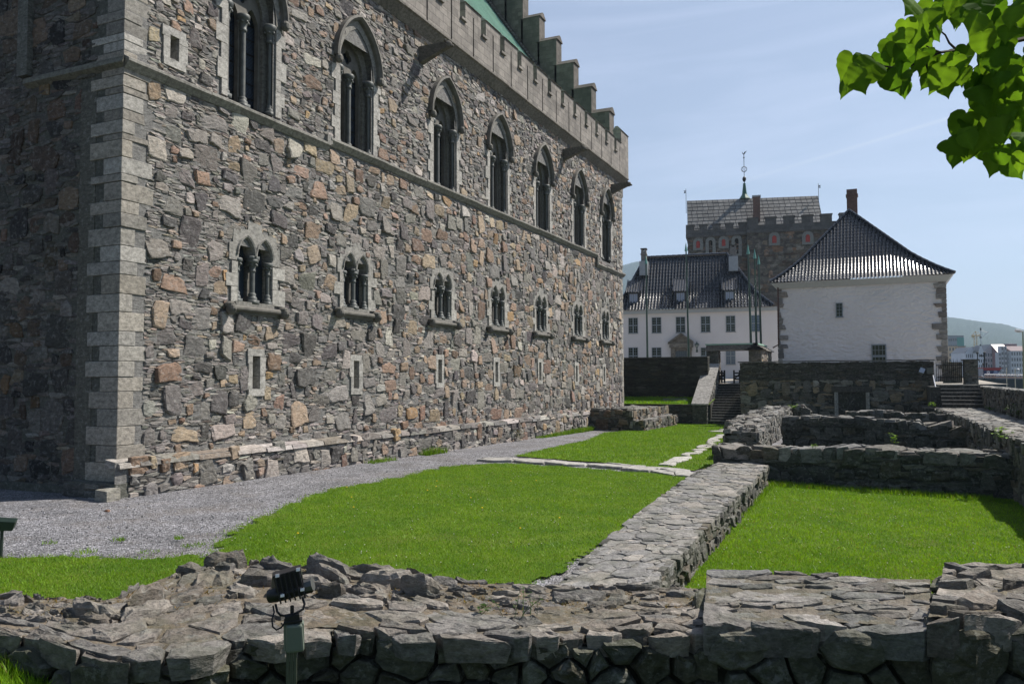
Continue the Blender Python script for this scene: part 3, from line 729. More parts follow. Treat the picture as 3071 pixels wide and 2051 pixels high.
# ---- stepped gable at the far end
mb = MB(); y0, y1 = 36.35, 37.3
for k in range(9):
    xr = -.2 - 1.19 * k - .35; zt = 19.55 + 1.77 * (k - .0)
    mb.box((xr - 1.35, y0, 14), (xr, y1, zt - .16)); mb.hexa([(xr - 1.42, y0 - .06, zt - .16), (xr + .08, y0 - .06, zt - .16), (xr + .08, y1 + .06, zt - .16), (xr - 1.42, y1 + .06, zt - .16)], [(xr - 1.42, (y0+y1)/2 - .1, zt + .2), (xr + .08, (y0+y1)/2 - .1, zt + .2), (xr + .08, (y0+y1)/2 + .1, zt + .2), (xr - 1.42, (y0+y1)/2 + .1, zt + .2)])
mb.box((-1.3, y0, 14), (.0, y1, 17.0))
mb.box((-16.5, y0 + .1, -1), (-.02, y1 - .35, 17))
mb.build('stepped_gable', M_gab, hall, bevel=.012)
mb = MB(); rz = lambda x: 15.5 + 1.43 * (-.35 - x)
mb.hexa([(-.4, 2, rz(-.4) - .2), (-9.6, 2, rz(-9.6) - .2), (-9.6, 36.3, rz(-9.6) - .2), (-.4, 36.3, rz(-.4) - .2)], [(-.4, 2, rz(-.4)), (-9.6, 2, rz(-9.6)), (-9.6, 36.3, rz(-9.6)), (-.4, 36.3, rz(-.4))], (.3, .47, .38))
y = 2.3
while y < 36.2:
    mb.hexa([(-.4, y, rz(-.4)), (-9.6, y, rz(-9.6)), (-9.6, y + .05, rz(-9.6)), (-.4, y + .05, rz(-.4))], [(-.4, y, rz(-.4) + .1), (-9.6, y, rz(-9.6) + .1), (-9.6, y + .05, rz(-9.6) + .1), (-.4, y + .05, rz(-.4) + .1)], (.3, .47, .38)); y += .44
mb.build('roof', M_copper, hall)
mb = MB(); k = 0
for i in range(60):   # stone corbels along the roof verge
    x = -.6 - i * .15
    mb.ball((x, 36.22, rz(x) + .28), (.12, .2, .1), 4, (.16, .15, .135))
mb.build('verge_stone', M_dress, hall)
# ---- stone water spouts
for i, (y, z) in enumerate([(12.35, 14.3), (26.6, 14.32), (34.75, 14.27)]):
    mb = MB(); col = (.115, .105, .09)
    mb.hexa([(-.1, y - .14, z - .62), (-.1, y + .14, z - .62), (-.1, y + .16, z), (-.1, y - .16, z)], [(1.05, y - .1, z - .2), (1.05, y + .1, z - .2), (1.05, y + .11, z + .02), (1.05, y - .11, z + .02)], col)
    mb.hexa([(.25, y - .13, z - .42), (.25, y + .13, z - .42), (.7, y + .1, z - .28), (.7, y - .1, z - .28)], [(.25, y - .13, z - .3), (.25, y + .13, z - .3), (.7, y + .1, z - .2), (.7, y - .1, z - .2)], col)
    mb.ball((1.12, y, z - .08), (.16, .13, .15), 6, col); mb.ball((1.26, y, z - .14), (.09, .07, .06), 5, col)
    for s in (-1, 1): mb.ball((1.06, y + s * .12, z + .05), (.06, .04, .07), 4, col)
    mb.box((-.05, y - .45, z - .02), (.03, y + .6, z + .55), (.27, .23, .19))
    mb.build('water_spout', M_dress, hall)
# ------------------------------------------------------------------ ground
def struct(o): return tag(o, kind='structure')
def mat_gravel():
    m, t, p = nt('gravel'); pos = node(t, 'ShaderNodeNewGeometry').outputs['Position']
    v = node(t, 'ShaderNodeTexVoronoi'); v.inputs['Scale'].default_value = 46; t.links.new(pos, v.inputs['Vector'])
    v2 = node(t, 'ShaderNodeTexVoronoi'); v2.inputs['Scale'].default_value = 21; t.links.new(pos, v2.inputs['Vector'])
    sp = node(t, 'ShaderNodeSeparateColor'); t.links.new(v.outputs['Color'], sp.inputs[0]); s2 = node(t, 'ShaderNodeSeparateColor'); t.links.new(v2.outputs['Color'], s2.inputs[0])
    val = mul(t, rng(t, sp.outputs[0], 0, 1, .045, .4), rng(t, s2.outputs[1], 0, 1, .55, 1.35))
    val = mul(t, val, rng(t, noise(t, .9, 5, .65), .3, .7, .62, 1.2))
    c = node(t, 'ShaderNodeCombineColor'); t.links.new(val, c.inputs[0]); t.links.new(mul(t, val, .98), c.inputs[1]); t.links.new(mul(t, val, 1.04), c.inputs[2])
    c2 = mixc(t, rng(t, noise(t, .5, 5, .7), .5, .72, 0, .5), c.outputs[0], (.16, .13, .1))
    t.links.new(c2, p.inputs['Base Color']); p.inputs['Roughness'].default_value = .9
    bump(t, p, v.outputs['Distance'], .03, 1.0); return m
M_gravel = mat_gravel()
def mat_turf(name='turf', a=(.07, .14, .012), b=(.13, .2, .02), c=(.19, .17, .06)):
    m, t, p = nt(name); n1 = noise(t, 1.1, 4); n2 = noise(t, 30, 4, .7); n3 = noise(t, .35, 3)
    col = mixc(t, rng(t, n1, .35, .65, 0, 1), a, b); col = mixc(t, rng(t, n3, .6, .75, 0, .5), col, c)
    t.links.new(scalecol(t, col, rng(t, n2, .25, .75, .55, 1.3)), p.inputs['Base Color']); p.inputs['Roughness'].default_value = .9; p.inputs['Specular IOR Level'].default_value = .1
    bump(t, p, n2, .05); return m
M_turf = mat_turf()
M_grass = mat_leaf('grass_blades', 1.0, .35)
M_pave = mat_stone('flat_paving', fine=24, bd=.012, strat=1, lichen=.3, lichen_col=(.3, .29, .27))
M_ruin = mat_stone('ruin_stone', fine=18, bd=.03, strat=2.4, lichen=.55, lichen_col=(.27, .265, .24), moss=.25, stain=.3)
M_fore = mat_stone('field_stone', fine=30, bd=.03, strat=2.0, lichen=.5, lichen_col=(.25, .25, .225), moss=.28)
M_cob = mat_plain('cobble_terrace', (.3, .27, .23), .9, var=.3, scale=12, bd=.01)
def zyard(x, y): return .05 - .0115 * np.clip(y, -8, 45) - .035 * np.clip(np.asarray(x, float) * .2, 0, 1) * 1.0
def grid(name, x0, x1, y0, y1, s, zf, mat, mask=None):
    nx, ny = int((x1 - x0) / s) + 1, int((y1 - y0) / s) + 1
    X, Y = np.meshgrid(np.linspace(x0, x1, nx), np.linspace(y0, y1, ny), indexing='ij'); Z = zf(X, Y) + 0 * X
    v = np.stack([X, Y, Z], -1).reshape(-1, 3); fs = []
    xc, yc = (X[:-1, :-1] + X[1:, 1:]) / 2, (Y[:-1, :-1] + Y[1:, 1:]) / 2; ok = mask(xc, yc) if mask is not None else np.ones(xc.shape, bool)
    for i, j in zip(*np.nonzero(ok)): fs.append((i*ny+j, (i+1)*ny+j, (i+1)*ny+j+1, i*ny+j+1))
    mb = MB(); mb.add(v, fs); return mb.build(name, mat, None, True)
def poly_in(px, py, poly):
    ins = np.zeros(np.shape(px), bool); n = len(poly)
    for i in range(n):
        x0, y0 = poly[i - 1]; x1, y1 = poly[i]
        c = ((y0 > py) != (y1 > py)) & (px < (x1 - x0) * (py - y0) / (y1 - y0 + 1e-12) + x0); ins ^= c
    return ins
def wob(x, y, s=1.0):
    return (np.sin(x * 2.3 * s + 1.3 * np.sin(y * 1.7 * s)) + np.sin(y * 3.1 * s + 2 * np.sin(x * 2.9 * s)) + .6 * np.sin(x * 7.1 * s + y * 5.3 * s)) / 2.6
def yfront(x): return np.interp(x, [0, 8, 10.2, 10.6, 12.4, 15], [-7.7, -7.65, -7.4, -6.6, -5.95, -4.9])
struct(grid('gravel_yard', -14, 11.2, -9.5, 41, .25, lambda x, y: zyard(x, y) + .012 * wob(x, y), M_gravel, lambda x, y: y > yfront(x) + .15))
M_earth = mat_plain('distant_ground', (.09, .09, .085), .95, var=.3, scale=.05)
mb = MB(); mb.add([(-4000, -4000, -3), (4000, -4000, -3), (4000, 4000, -3), (-4000, 4000, -3)], [(0, 1, 2, 3)]); struct(mb.build('ground', M_earth))
# lawns
e1 = [tuple(PZ(u, v, 0)[:2]) for u, v in [(0, 1700), (320, 1694), (640, 1688), (700, 1600), (800, 1556), (950, 1480), (1200, 1430), (1330, 1396)]]
e2 = [tuple(PZ(u, v, -.08)[:2]) for u, v in [(1450, 1393), (1560, 1392), (1800, 1408), (1980, 1425), (2110, 1440)]]
LAWN1 = [(-1.5, -7.2)] + e1 + e2 + [(10.9, 9.5), (10.9, -5.5), (7, -7.5), (-1.5, -9)]
LAWN2 = [tuple(PZ(u, v, -.15)[:2]) for u, v in [(1543, 1372), (1700, 1332), (1760, 1318), (1812, 1292)]] + [(2.4, 29.3), (2.4, 41), (8.6, 41), (9.2, 25), (10.2, 13.0), tuple(PZ(2085, 1416, -.13)[:2]), tuple(PZ(1980, 1408, -.13)[:2]), tuple(PZ(1800, 1390, -.13)[:2])]

def zlawn(x, y): return zyard(x, y) + .035
def zright(x, y): return -.42 - .02 * (x - 11.7) - .004 * y
def jit(poly, a): return lambda x, y: poly_in(x + a * wob(x * 1.7, y * 1.7), y + a * wob(y * 1.9 + 5, x * 1.9), poly)
def m_l1(x, y): return poly_in(x + .17 * wob(x * 2, y * 2) + .07 * wob(x * 9, y * 8), y + .17 * wob(y * 2 + 3, x * 2) + .07 * wob(y * 9, x * 7), LAWN1)
def m_l2(x, y): return poly_in(x + .07 * wob(x * 2, y * 2), y + .07 * wob(y * 2 + 3, x * 2), LAWN2)
struct(grid('lawn', -1.5, 11.2, -9, 12.5, .09, zlawn, M_turf, m_l1))
struct(grid('lawn', 1.4, 11, 10, 41, .12, zlawn, M_turf, m_l2))
struct(grid('sunken_lawn', 11.2, 18.2, -5.6, 12.6, .3, zright, M_turf))
struct(grid('ruin_floor', 9.5, 18.4, 12, 38.3, .5, lambda x, y: -.62 + 0 * x, mat_turf('ruin_floor_turf', (.03, .05, .012), (.05, .07, .02))))
def znear(x, y): return .24 - .46 * np.clip((x - 8.6) / 1.6, 0, 1)
FG = [(-2, -12.5), (-2, -8.0), (8.3, -8.0), (9.6, -8.1), (10.6, -8.4), (18, -7.5), (18, -12.5)]
struct(grid('near_ground', -2, 18, -13, -4.4, .2, znear, mat_turf('near_turf', (.035, .065, .012), (.06, .1, .02), (.08, .07, .04)), lambda x, y: y < yfront(x) + .45))
# upper terrace with the white houses, and the strip of grass behind the hall
def terr(name, pts, mat): mb = MB(); mb.add(pts, [tuple(range(len(pts)))]); return struct(mb.build(name, mat))
terr('terrace', [(-60, 43.3, 2.12), (21, 43.3, 2.12), (24, 130, 2.9), (-60, 130, 2.9)], M_cob)
terr('terrace_edge', [(6.9, 38.6, 2.1), (17.3, 38.6, 2.1), (21, 38.6, 2.1), (21, 43.3, 2.11), (6.9, 43.3, 2.11)], M_cob)
struct(grid('grass_bank', -3, 4.9, 39.1, 41.9, .3, lambda x, y: .82 + .15 * (y - 39), M_turf))

# ------------------------------------------------------------------ grass blades
def blades(mb_v, mb_c, n, x0, x1, y0, y1, zf, mask, h0, h1, rg, w=.007, tint=1.0, tall=0):
    x = rg.uniform(x0, x1, n); y = rg.uniform(y0, y1, n); k = mask(x, y); x, y = x[k], y[k]; n = len(x); z = zf(x, y) - .005
    patch = .5 + .3 * wob(x * .7 + 3, y * .7) + .28 * wob(x * 2.9, y * 2.6 + 1) + rg.normal(0, .2, n)
    h = rg.uniform(h0, h1, n) * (.8 + .35 * np.clip(patch, 0, 1)); a = rg.uniform(0, 2 * math.pi, n); ln = rg.normal(0, .45, (n, 2)) * h[:, None]
    dx, dy = np.cos(a) * w, np.sin(a) * w
    b = np.stack([x, y, z], -1); o = np.stack([dx, dy, 0 * dx], -1); tp = b + np.stack([ln[:, 0], ln[:, 1], h], -1)
    mb_v.append(np.stack([b - o, b + o, tp], 1).reshape(-1, 3))
    g = np.clip(patch, 0, 1)[:, None]; c = np.array((.085, .195, .008)) * (1 - g) + np.array((.185, .32, .018)) * g
    dry = rg.random(n) < .03 + .16 * np.clip(wob(x * .9 + 9, y * 1.1) - .55, 0, 1); c[dry] = (.2, .17, .06); c = c * rg.uniform(.65, 1.25, (n, 1)) * tint
    mb_c.append(np.repeat(c, 3, 0))
rgb = np.random.default_rng(21); bv = []; bc = []
inL1 = lambda a: (lambda x, y: m_l1(x + rgb.normal(0, a, np.shape(x)), y + rgb.normal(0, a, np.shape(x))))
inL2 = lambda a: (lambda x, y: m_l2(x + rgb.normal(0, a, np.shape(x)), y + rgb.normal(0, a, np.shape(x))))
blades(bv, bc, 150000, -1.2, 11, -7.6, -1.5, zlawn, inL1(.11), .018, .045, rgb, .005)
blades(bv, bc, 120000, 3, 11, -1.5, 12, zlawn, inL1(.1), .018, .045, rgb, .007)
blades(bv, bc, 90000, 1.4, 11, 9.5, 40, zlawn, inL2(.06), .03, .07, rgb, .011)
blades(bv, bc, 9000, 2.5, 8, -5.5, 11, zyard, lambda x, y: inL1(.3)(x, y) & ~m_l1(x, y) & (x > .9), .02, .06, rgb, .006)
allm = lambda x, y: x == x
blades(bv, bc, 110000, 11.7, 17.8, -4.8, 3, zright, allm, .02, .055, rgb, .006, 1.12)
blades(bv, bc, 60000, 11.7, 17.8, 3, 12, zright, allm, .02, .055, rgb, .008, 1.12)
blades(bv, bc, 42000, 5, 10.2, -9.6, -7.45, znear, lambda x, y: (y < yfront(x) - .02) & (x < 9.3 + .35 * wob(x * 2, y * 2) + rgb.exponential(.18, np.shape(x))), .04, .15, rgb, .006, 1.15)
blades(bv, bc, 9000, -2.5, 4.8, 39.2, 41.6, lambda x, y: .82 + .15 * (y - 39), allm, .05, .13, rgb, .02, 1.3)
# tufts in the gravel, along the plinth and the wall feet
for x, y, r, n, hh in [(4.2, -3.4, .1, 90, .07), (4.9, -2.9, .08, 70, .07), (5.5, -3.2, .18, 120, .05), (3.5, -4.0, .1, 50, .06), (6.4, -2.6, .3, 170, .06), (6.0, -2.1, .25, 120, .05), (5.3, -3.8, .14, 70, .05), (4.5, -4.2, .18, 90, .06), (6.9, -3.2, .3, 200, .07)]:
    blades(bv, bc, n, x - r, x + r, y - r, y + r, zlawn, lambda a, b: (a - x) ** 2 + (b - y) ** 2 < r * r, hh * .5, hh * 1.2, rgb, .006)
for y, n, hh in [(9.1, 250, .16), (12.3, 420, .3), (24.0, 500, .2), (25.5, 700, .25), (27, 900, .28), (28.4, 900, .3), (22.5, 400, .15)]:
    blades(bv, bc, n, .36, .75, y - .7, y + .7, lambda a, b: gz(b), allm, hh * .4, hh, rgb, .011, .8)
for x0, x1, y0, y1, n, zf in [(11.75, 12.0, -4.5, 12, 2500, zright), (11.6, 17.2, 11.0, 11.7, 3500, zright), (8, 11, -4.9, -4.2, 2500, zlawn)]:
    blades(bv, bc, n, x0, x1, y0, y1, zf, allm, .08, .17, rgb, .008)
mb = MB(); v = np.concatenate(bv); mb.v = [v]; mb.c = [np.concatenate(bc)]; mb.n = len(v); mb.f = [(i, i + 1, i + 2) for i in range(0, len(v), 3)]
tag(mb.build('grass', M_grass), 'short sunlit green grass of the lawns between the ruin walls', 'grass', kind='stuff')
# small stones on the gravel
mb = MB(); n = 9000; xs, ys = rgb.uniform(-3, 8.5, n), rgb.uniform(-6.5, 14, n); k = ~m_l1(xs, ys) & (xs > .4 * (ys > 0)); xs, ys = xs[k], ys[k]
for x, y in zip(xs, ys):
    s = rgb.uniform(.008, .02); z = float(zyard(x, y)) + .012 * float(wob(x, y)); g = rgb.choice([.06, .12, .2, .3, .42]) * rgb.uniform(.8, 1.1); p = rgb.normal(0, .3, (6, 3)) * s
    mb.add(np.array([(x - s, y, z), (x, y - s, z), (x + s, y, z), (x, y + s, z), (x, y, z + s), (x, y, z - s)]) + p, [(0,1,4),(1,2,4),(2,3,4),(3,0,4)], (g, g * .98, g * 1.03))
tag(mb.build('gravel_stone', mat_plain('loose_gravel', (.2, .2, .2), .85, useattr=True)), 'loose grey gravel chips strewn over the yard beside the hall', 'gravel', kind='stuff')
# clover heads and dandelions
mb = MB()
def flower(x, y, z, r, c): mb.ball((x, y, z), (r, r, r * .6), 3, c); mb.tube([(x, y, z - .04), (x, y, z)], .002, 4, (.06, .12, .02))
for u, v in [(1560, 1602), (1412, 1502), (1282, 1478), (1308, 1465), (1310, 1447), (1608, 1444), (1532, 1446), (1054, 1502), (1446, 1535), (1678, 1567), (1060, 1535), (893, 1622), (1040, 1470)]:
    p = PZ(u, v, .0); flower(p[0], p[1], float(zlawn(p[0], p[1])) + .05, .019, (.75, .5, .01))
tag(mb.build('dandelion', mat_plain('yellow_petals', (.7, .5, .02), .7, useattr=True)), 'scattered yellow dandelion heads in the left lawn', 'dandelions', kind='stuff'); mb = MB()
for _ in range(150):
    x, y = rgb.uniform(11.9, 17), rgb.uniform(-4.5, 11); flower(x, y, float(zright(x, y)) + .06, .011, (.6, .58, .5))
for _ in range(170):
    x, y = rgb.uniform(5, 10.5), rgb.uniform(-4.5, 9.5); flower(x, y, float(zlawn(x, y)) + .045, .009, (.6, .58, .52))
tag(mb.build('clover', mat_plain('white_clover_heads', (.6, .58, .52), .7, useattr=True)), 'tiny white clover heads dotted over the lawns', 'clover', kind='stuff')

# ------------------------------------------------------------------ stone flag paths
def flags(name, line, w, s, rg, label, zf, mat=M_pave, kind='structure', h=.03, pk=None):
    """irregular flags along a polyline"""
    mb = MB(); pts = [np.array(p, float) for p in line]; seg = [np.linalg.norm(b - a) for a, b in zip(pts, pts[1:])]; tot = sum(seg)
    def at(d):
        for a, b, l in zip(pts, pts[1:], seg):
            if d <= l: t = (b - a) / l; return a + t * d, t
            d -= l
        t = (pts[-1] - pts[-2]); t /= np.linalg.norm(t); return pts[-1] + t * d, t
    def fn(a, b, hh):
        P = [at(float(q)) for q in np.atleast_1d(a)]; o = np.array([p[0] + np.array([-p[1][1], p[1][0]]) * (bb - w / 2) for p, bb in zip(P, np.atleast_1d(b))])
        return np.stack([o[:, 0], o[:, 1], np.array([float(zf(q[0], q[1])) for q in o]) + hh], -1)
    p, r = seeds(tot / 1.5, w, int(tot * w / (s * s * 5)), s * .7, s, s * .45, rg, .3)
    for i, P in power_cells(p, r ** 2, [i for i in range(len(p)) if 0 <= p[i][0] * 1.5 <= tot and -.05 <= p[i][1] <= w + .05], s * 3):
        P = P * np.array([1.5, 1]); P[:, 0] = np.clip(P[:, 0], 0, tot); P[:, 1] = np.clip(P[:, 1], -.03, w + .03)
        if min(P.max(0) - P.min(0)) < .08: continue
        stone(mb, P, rg.uniform(h * .6, h), fn, rg, (pk or pick_slab)(rg) , depth=.05, rough=.003, tilt=.02, gap=.012, dome=.1, chip=.14)
    o = mb.build(name, mat); tag(o, kind=kind); return o
pz = lambda x, y: zyard(x, y) + .045
pk_l = lambda rg, *a: np.array((.36, .345, .32)) * rg.uniform(.8, 1.1)
A_ = lambda u, v, z=-.1: tuple(PZ(u, v, z)[:2])
flags('flagstone_path', [A_(1390, 1382), A_(1560, 1383), A_(1800, 1399), A_(1990, 1416), A_(2120, 1436)], 1.05, .42, rg, '', pz, pk=pk_l, h=.045)
flags('flagstone_path', [A_(1990, 1403), A_(2060, 1367), A_(2130, 1330, -.15), A_(2165, 1300, -.2)], .5, .4, rg, '', pz, pk=pk_l, h=.045)
flags('flagstone_path', [A_(2150, 1292, -.22), A_(2215, 1285, -.25)], 2.2, .7, rg, '', pz, pk=pk_l, h=.045)
mb = MB(); q = [PY(u, v, yy) for u, v, yy in [(1980, 1210, 39.6), (2052, 1211, 39.6), (2064, 1201, 40.4), (2060, 1196, 40.8), (1990, 1196, 40.8)]]
mb.hexa([a - np.array((0, 0, .1)) for a in q], [a + np.array((0, 0, .03)) for a in q], (.2, .19, .19)); struct(mb.build('slab_walk', M_pave))
mb = MB(); q = [PZ(u, v, .02) for u, v in [(215, 1487), (330, 1490), (320, 1462), (240, 1458)]]; mb.hexa([a - np.array((0, 0, .1)) for a in q], [a + np.array((0, 0, .05)) for a in q], (.1, .1, .1))
q = [PZ(u, v, .04) for u, v in [(262, 1498), (322, 1497), (325, 1490), (275, 1491)]]; mb.hexa([a - np.array((0, 0, .1)) for a in q], [a + np.array((0, 0, .03)) for a in q], (.3, .29, .28)); struct(mb.build('doorstep_slab', M_pave))
mb = MB(); p = PZ(322, 1538, .03); mb.ball(p + np.array((0, 0, .03)), (.07, .05, .04), 4, (.2, .11, .07)); tag(mb.build('loose_stone', M_pave), 'fist sized reddish brown stone lying alone on the grey gravel', 'stone')
# ------------------------------------------------------------------ dry stone and ruined walls
class Strip:
    """a wall in plan: front line Fp, rear line Bp (same number of points), top heights Zt and base heights Z0"""
    def __init__(s, Fp, Bp, Zt, Z0):
        s.F = np.array(Fp, float); s.B = np.array(Bp, float); n = len(s.F)
        s.Zt = np.broadcast_to(np.array(Zt, float), (n,)).copy(); s.Z0 = np.broadcast_to(np.array(Z0, float), (n,)).copy()
        M_ = (s.F + s.B) / 2; s.S = np.concatenate([[0], np.cumsum(np.linalg.norm(np.diff(M_, axis=0), axis=1))]); s.L = s.S[-1]
        s.W = float(np.linalg.norm(s.F - s.B, axis=1).mean())
    def I(s, a, arr): return np.interp(a, s.S, arr)
    def f(s, a): return np.stack([s.I(a, s.F[:, 0]), s.I(a, s.F[:, 1])], -1)
    def b(s, a): return np.stack([s.I(a, s.B[:, 0]), s.I(a, s.B[:, 1])], -1)
    def zt(s, a): return s.I(a, s.Zt)
    def z0(s, a): return s.I(a, s.Z0)
    def face(s, which, dz):
        def fn(a, z, h):
            a = np.atleast_1d(np.asarray(a, float)); z = np.atleast_1d(np.asarray(z, float)); h = np.atleast_1d(np.asarray(h, float)) + 0 * a
            p, q = (s.f(a), s.b(a)) if which == 'F' else (s.b(a), s.f(a)); e = 1e-2; d = (s.f(a + e) - s.f(a - e)); nx = np.stack([d[:, 1], -d[:, 0]], -1); nx /= np.linalg.norm(nx, axis=1, keepdims=True) + 1e-9
            nx *= np.sign(((p - q) * nx).sum(1, keepdims=True)); o = p + nx * h[:, None]; return np.concatenate([o, (z + dz)[:, None]], 1)
        return fn
    def end(s, which, dz):
        a0 = 0 if which == 'S' else s.L; F0, B0 = s.f(a0), s.b(a0); d = B0 - F0; d /= np.linalg.norm(d); m = (s.f(s.L / 2) + s.b(s.L / 2)) / 2 - (F0 + B0) / 2; nx = np.array([d[1], -d[0]]); nx = nx if nx @ m < 0 else -nx
        def fn(a, z, h):
            a = np.atleast_1d(np.asarray(a, float)); z = np.atleast_1d(np.asarray(z, float)); h = np.atleast_1d(np.asarray(h, float)) + 0 * a
            o = F0 + d * a[:, None] + nx * h[:, None]; return np.concatenate([o, (z + dz)[:, None]], 1)
        return fn
    def top(s, W=None):
        W = W or s.W
        def fn(a, t, h):
            a = np.atleast_1d(np.asarray(a, float)); t = np.atleast_1d(np.asarray(t, float)); h = np.atleast_1d(np.asarray(h, float)) + 0 * a; k = (t / W)[:, None]
            o = s.f(a) * (1 - k) + s.b(a) * k; return np.concatenate([o, (s.zt(a) + h)[:, None]], 1)
        return fn
def tight(mb, w, h, fn, rg, r, asp, pickf, hh, clip=None, tilt=.05, gap=.02, rough=.012, dome=.8, chip=.2, depth=.15, seg=.16, lod=0, sd=.35, hhf=None, over=0.0, rmax=None, fill=.6, under=1.0):
    """close-fitted stones (no chips)"""
    p, q = seeds(w / asp, h, int(w * h / asp / (r * r * 4.5)), r * .8, rmax or r * 2.0, r * fill, rg, sd, margin=r * 2)
    keep = [i for i in range(len(p)) if -over <= p[i][0] * asp <= w + over and -over <= p[i][1] <= h + over]
    for i, P in power_cells(p, q ** 2, keep, (rmax or r * 2.0) * 2.2):
        P = P * np.array([asp, 1.0]); c = P.mean(0)
        P[:, 0] = np.clip(P[:, 0], -over, w + over); P[:, 1] = np.clip(P[:, 1], -over, h + over)
        if clip is not None and not clip(c[0], c[1]): continue
        if min(P.max(0) - P.min(0)) < .03: continue
        H = hhf(c[0], c[1]) if hhf else hh; dm = dome if not hhf else dome + max(0, H[1] - hh[1]) * 6
        stone(mb, P, rg.uniform(*H), fn, rg, pickf(rg), depth=depth, rough=rough, tilt=tilt, gap=gap, dome=dm, chip=chip, seg=seg, lod=lod, under=under)
def core(mb, st, inset=.05, col=(.05, .048, .04), n=24):
    a = np.linspace(0, st.L, n); Fp, Bp = st.f(a), st.b(a); d = Bp - Fp; d /= np.linalg.norm(d, axis=1, keepdims=True); Fp = Fp + d * inset; Bp = Bp - d * inset; zt = st.zt(a) - inset; z0 = st.z0(a) - .2
    v = np.concatenate([np.c_[Fp, z0], np.c_[Fp, zt], np.c_[Bp, zt], np.c_[Bp, z0]]); f = [(q*n+i, q*n+i+1, (q+1)*n+i+1, (q+1)*n+i) for q in range(3) for i in range(n - 1)] + [(0, n, 2*n, 3*n), (n-1, 4*n-1, 3*n-1, 2*n-1)]
    mb.add(v, f, col)
def wall(name, label, cat, st, rg, mat, group=None, faces='FBSE', big=.17, fill=.04, topr=.17, tasp=1.5, pf=pick_dark, pt=pick_slab, caph=(.0, .07), thh=None, face_tight=None, lod=0, coring=(.05, .048, .04), fhh=(.015, .05), toph=.02, dens=1.0, tsd=.4, tdepth=.12, tdome=.25, trough=.006, ttilt=.05, tgap=.013, fgap=.012, tfill=.6, topcol=None, fine=0, fchip=.2, tchip=.16, zones=None, toplev=.012):
    mb = MB(); core(mb, st, .045, coring)
    if topcol is not None:
        a = np.linspace(0, st.L, 40); tp = st.top(); q0 = tp(a, 0 * a + .1, 0 * a + toplev); q1 = tp(a, 0 * a + st.W - .05, 0 * a + toplev); mb.add(np.vstack([q0, q1]), [(i, i + 1, 41 + i, 40 + i) for i in range(39)], topcol)
    def do(fn, w, ztf, z0f):
        zb = float(min(st.Z0)) - .1; H = float(max(st.Zt)) - zb; f0 = lambda a, z, h: fn(a, z, h)
        cl = lambda a, z: z + zb < ztf(a) - .03 and z + zb > z0f(a) - .15
        if face_tight: tight(mb, w, H, f0, rg, face_tight, 1.45, pf, fhh, clip=cl, gap=fgap, lod=lod, rough=.014, depth=.1, chip=fchip)
        else: rubble(mb, w, H, f0, rg, int(w * H / (big * big * 4) * 1.1 * dens), big * .62, big * 1.6, fill, 1.4, clip=cl, pickf=lambda r, b=True, w_=1: pf(r), hh=fhh, tilt=.06, gap=fgap, lodf=lambda a, b: lod, depth=.08)
    zb = float(min(st.Z0)) - .1
    if 'F' in faces: do(st.face('F', zb), st.L, st.zt, st.z0)
    if 'B' in faces: do(st.face('B', zb), st.L, st.zt, st.z0)
    for w_, k in (('S', 0), ('E', st.L)):
        if w_ in faces: do(st.end(w_, zb), float(np.linalg.norm(st.f(k) - st.b(k))), lambda a, k=k: float(st.zt(k)), lambda a, k=k: float(st.z0(k)))
    if zones:
        tp0 = st.top()
        for q in zones:
            z = dict(r=.15, asp=1.5, hh=(.01, .05), tilt=.05, gap=.01, dome=.1, chip=.08, depth=.16, rough=.008, over=.02, sd=.5, fill=.5); z.update(q); t0, t1 = z.pop('t0'), z.pop('t1'); dz = z.pop('dz', 0); pk_ = z.pop('pf', pt); rr = z.pop('r'); asp = z.pop('asp'); hh = z.pop('hh'); cl = z.pop('clip', None)
            tight(mb, st.L, (t1 - t0) * st.W, lambda A, T, Hh, t0=t0, dz=dz: tp0(A, np.asarray(T) + t0 * st.W, np.asarray(Hh) + dz), rg, rr, asp, pk_, hh, clip=cl, **z)
    else: tight(mb, st.L, st.W, st.top(), rg, topr, tasp, pt, caph, hhf=thh, gap=tgap, rough=trough, dome=tdome, chip=tchip, depth=tdepth, tilt=ttilt, over=toph, lod=lod, sd=tsd, fill=tfill)
    o = mb.build(name, mat)
    if fine:
        sb = o.modifiers.new('sub', 'SUBSURF'); sb.subdivision_type = 'SIMPLE'; sb.levels = sb.render_levels = fine
        for nm, ty, sc, sg in (('broken_face', 'VORONOI', .13, .015), ('grain', 'CLOUDS', .045, .014)):
            tx = bpy.data.textures.get(nm) or bpy.data.textures.new(nm, ty); tx.noise_scale = sc
            if ty == 'CLOUDS': tx.noise_depth = 3
            dm = o.modifiers.new(nm, 'DISPLACE'); dm.texture = tx; dm.texture_coords = 'GLOBAL'; dm.strength = sg; dm.mid_level = .5
    return tag(o, label, cat, group)
rw = np.random.default_rng(8)
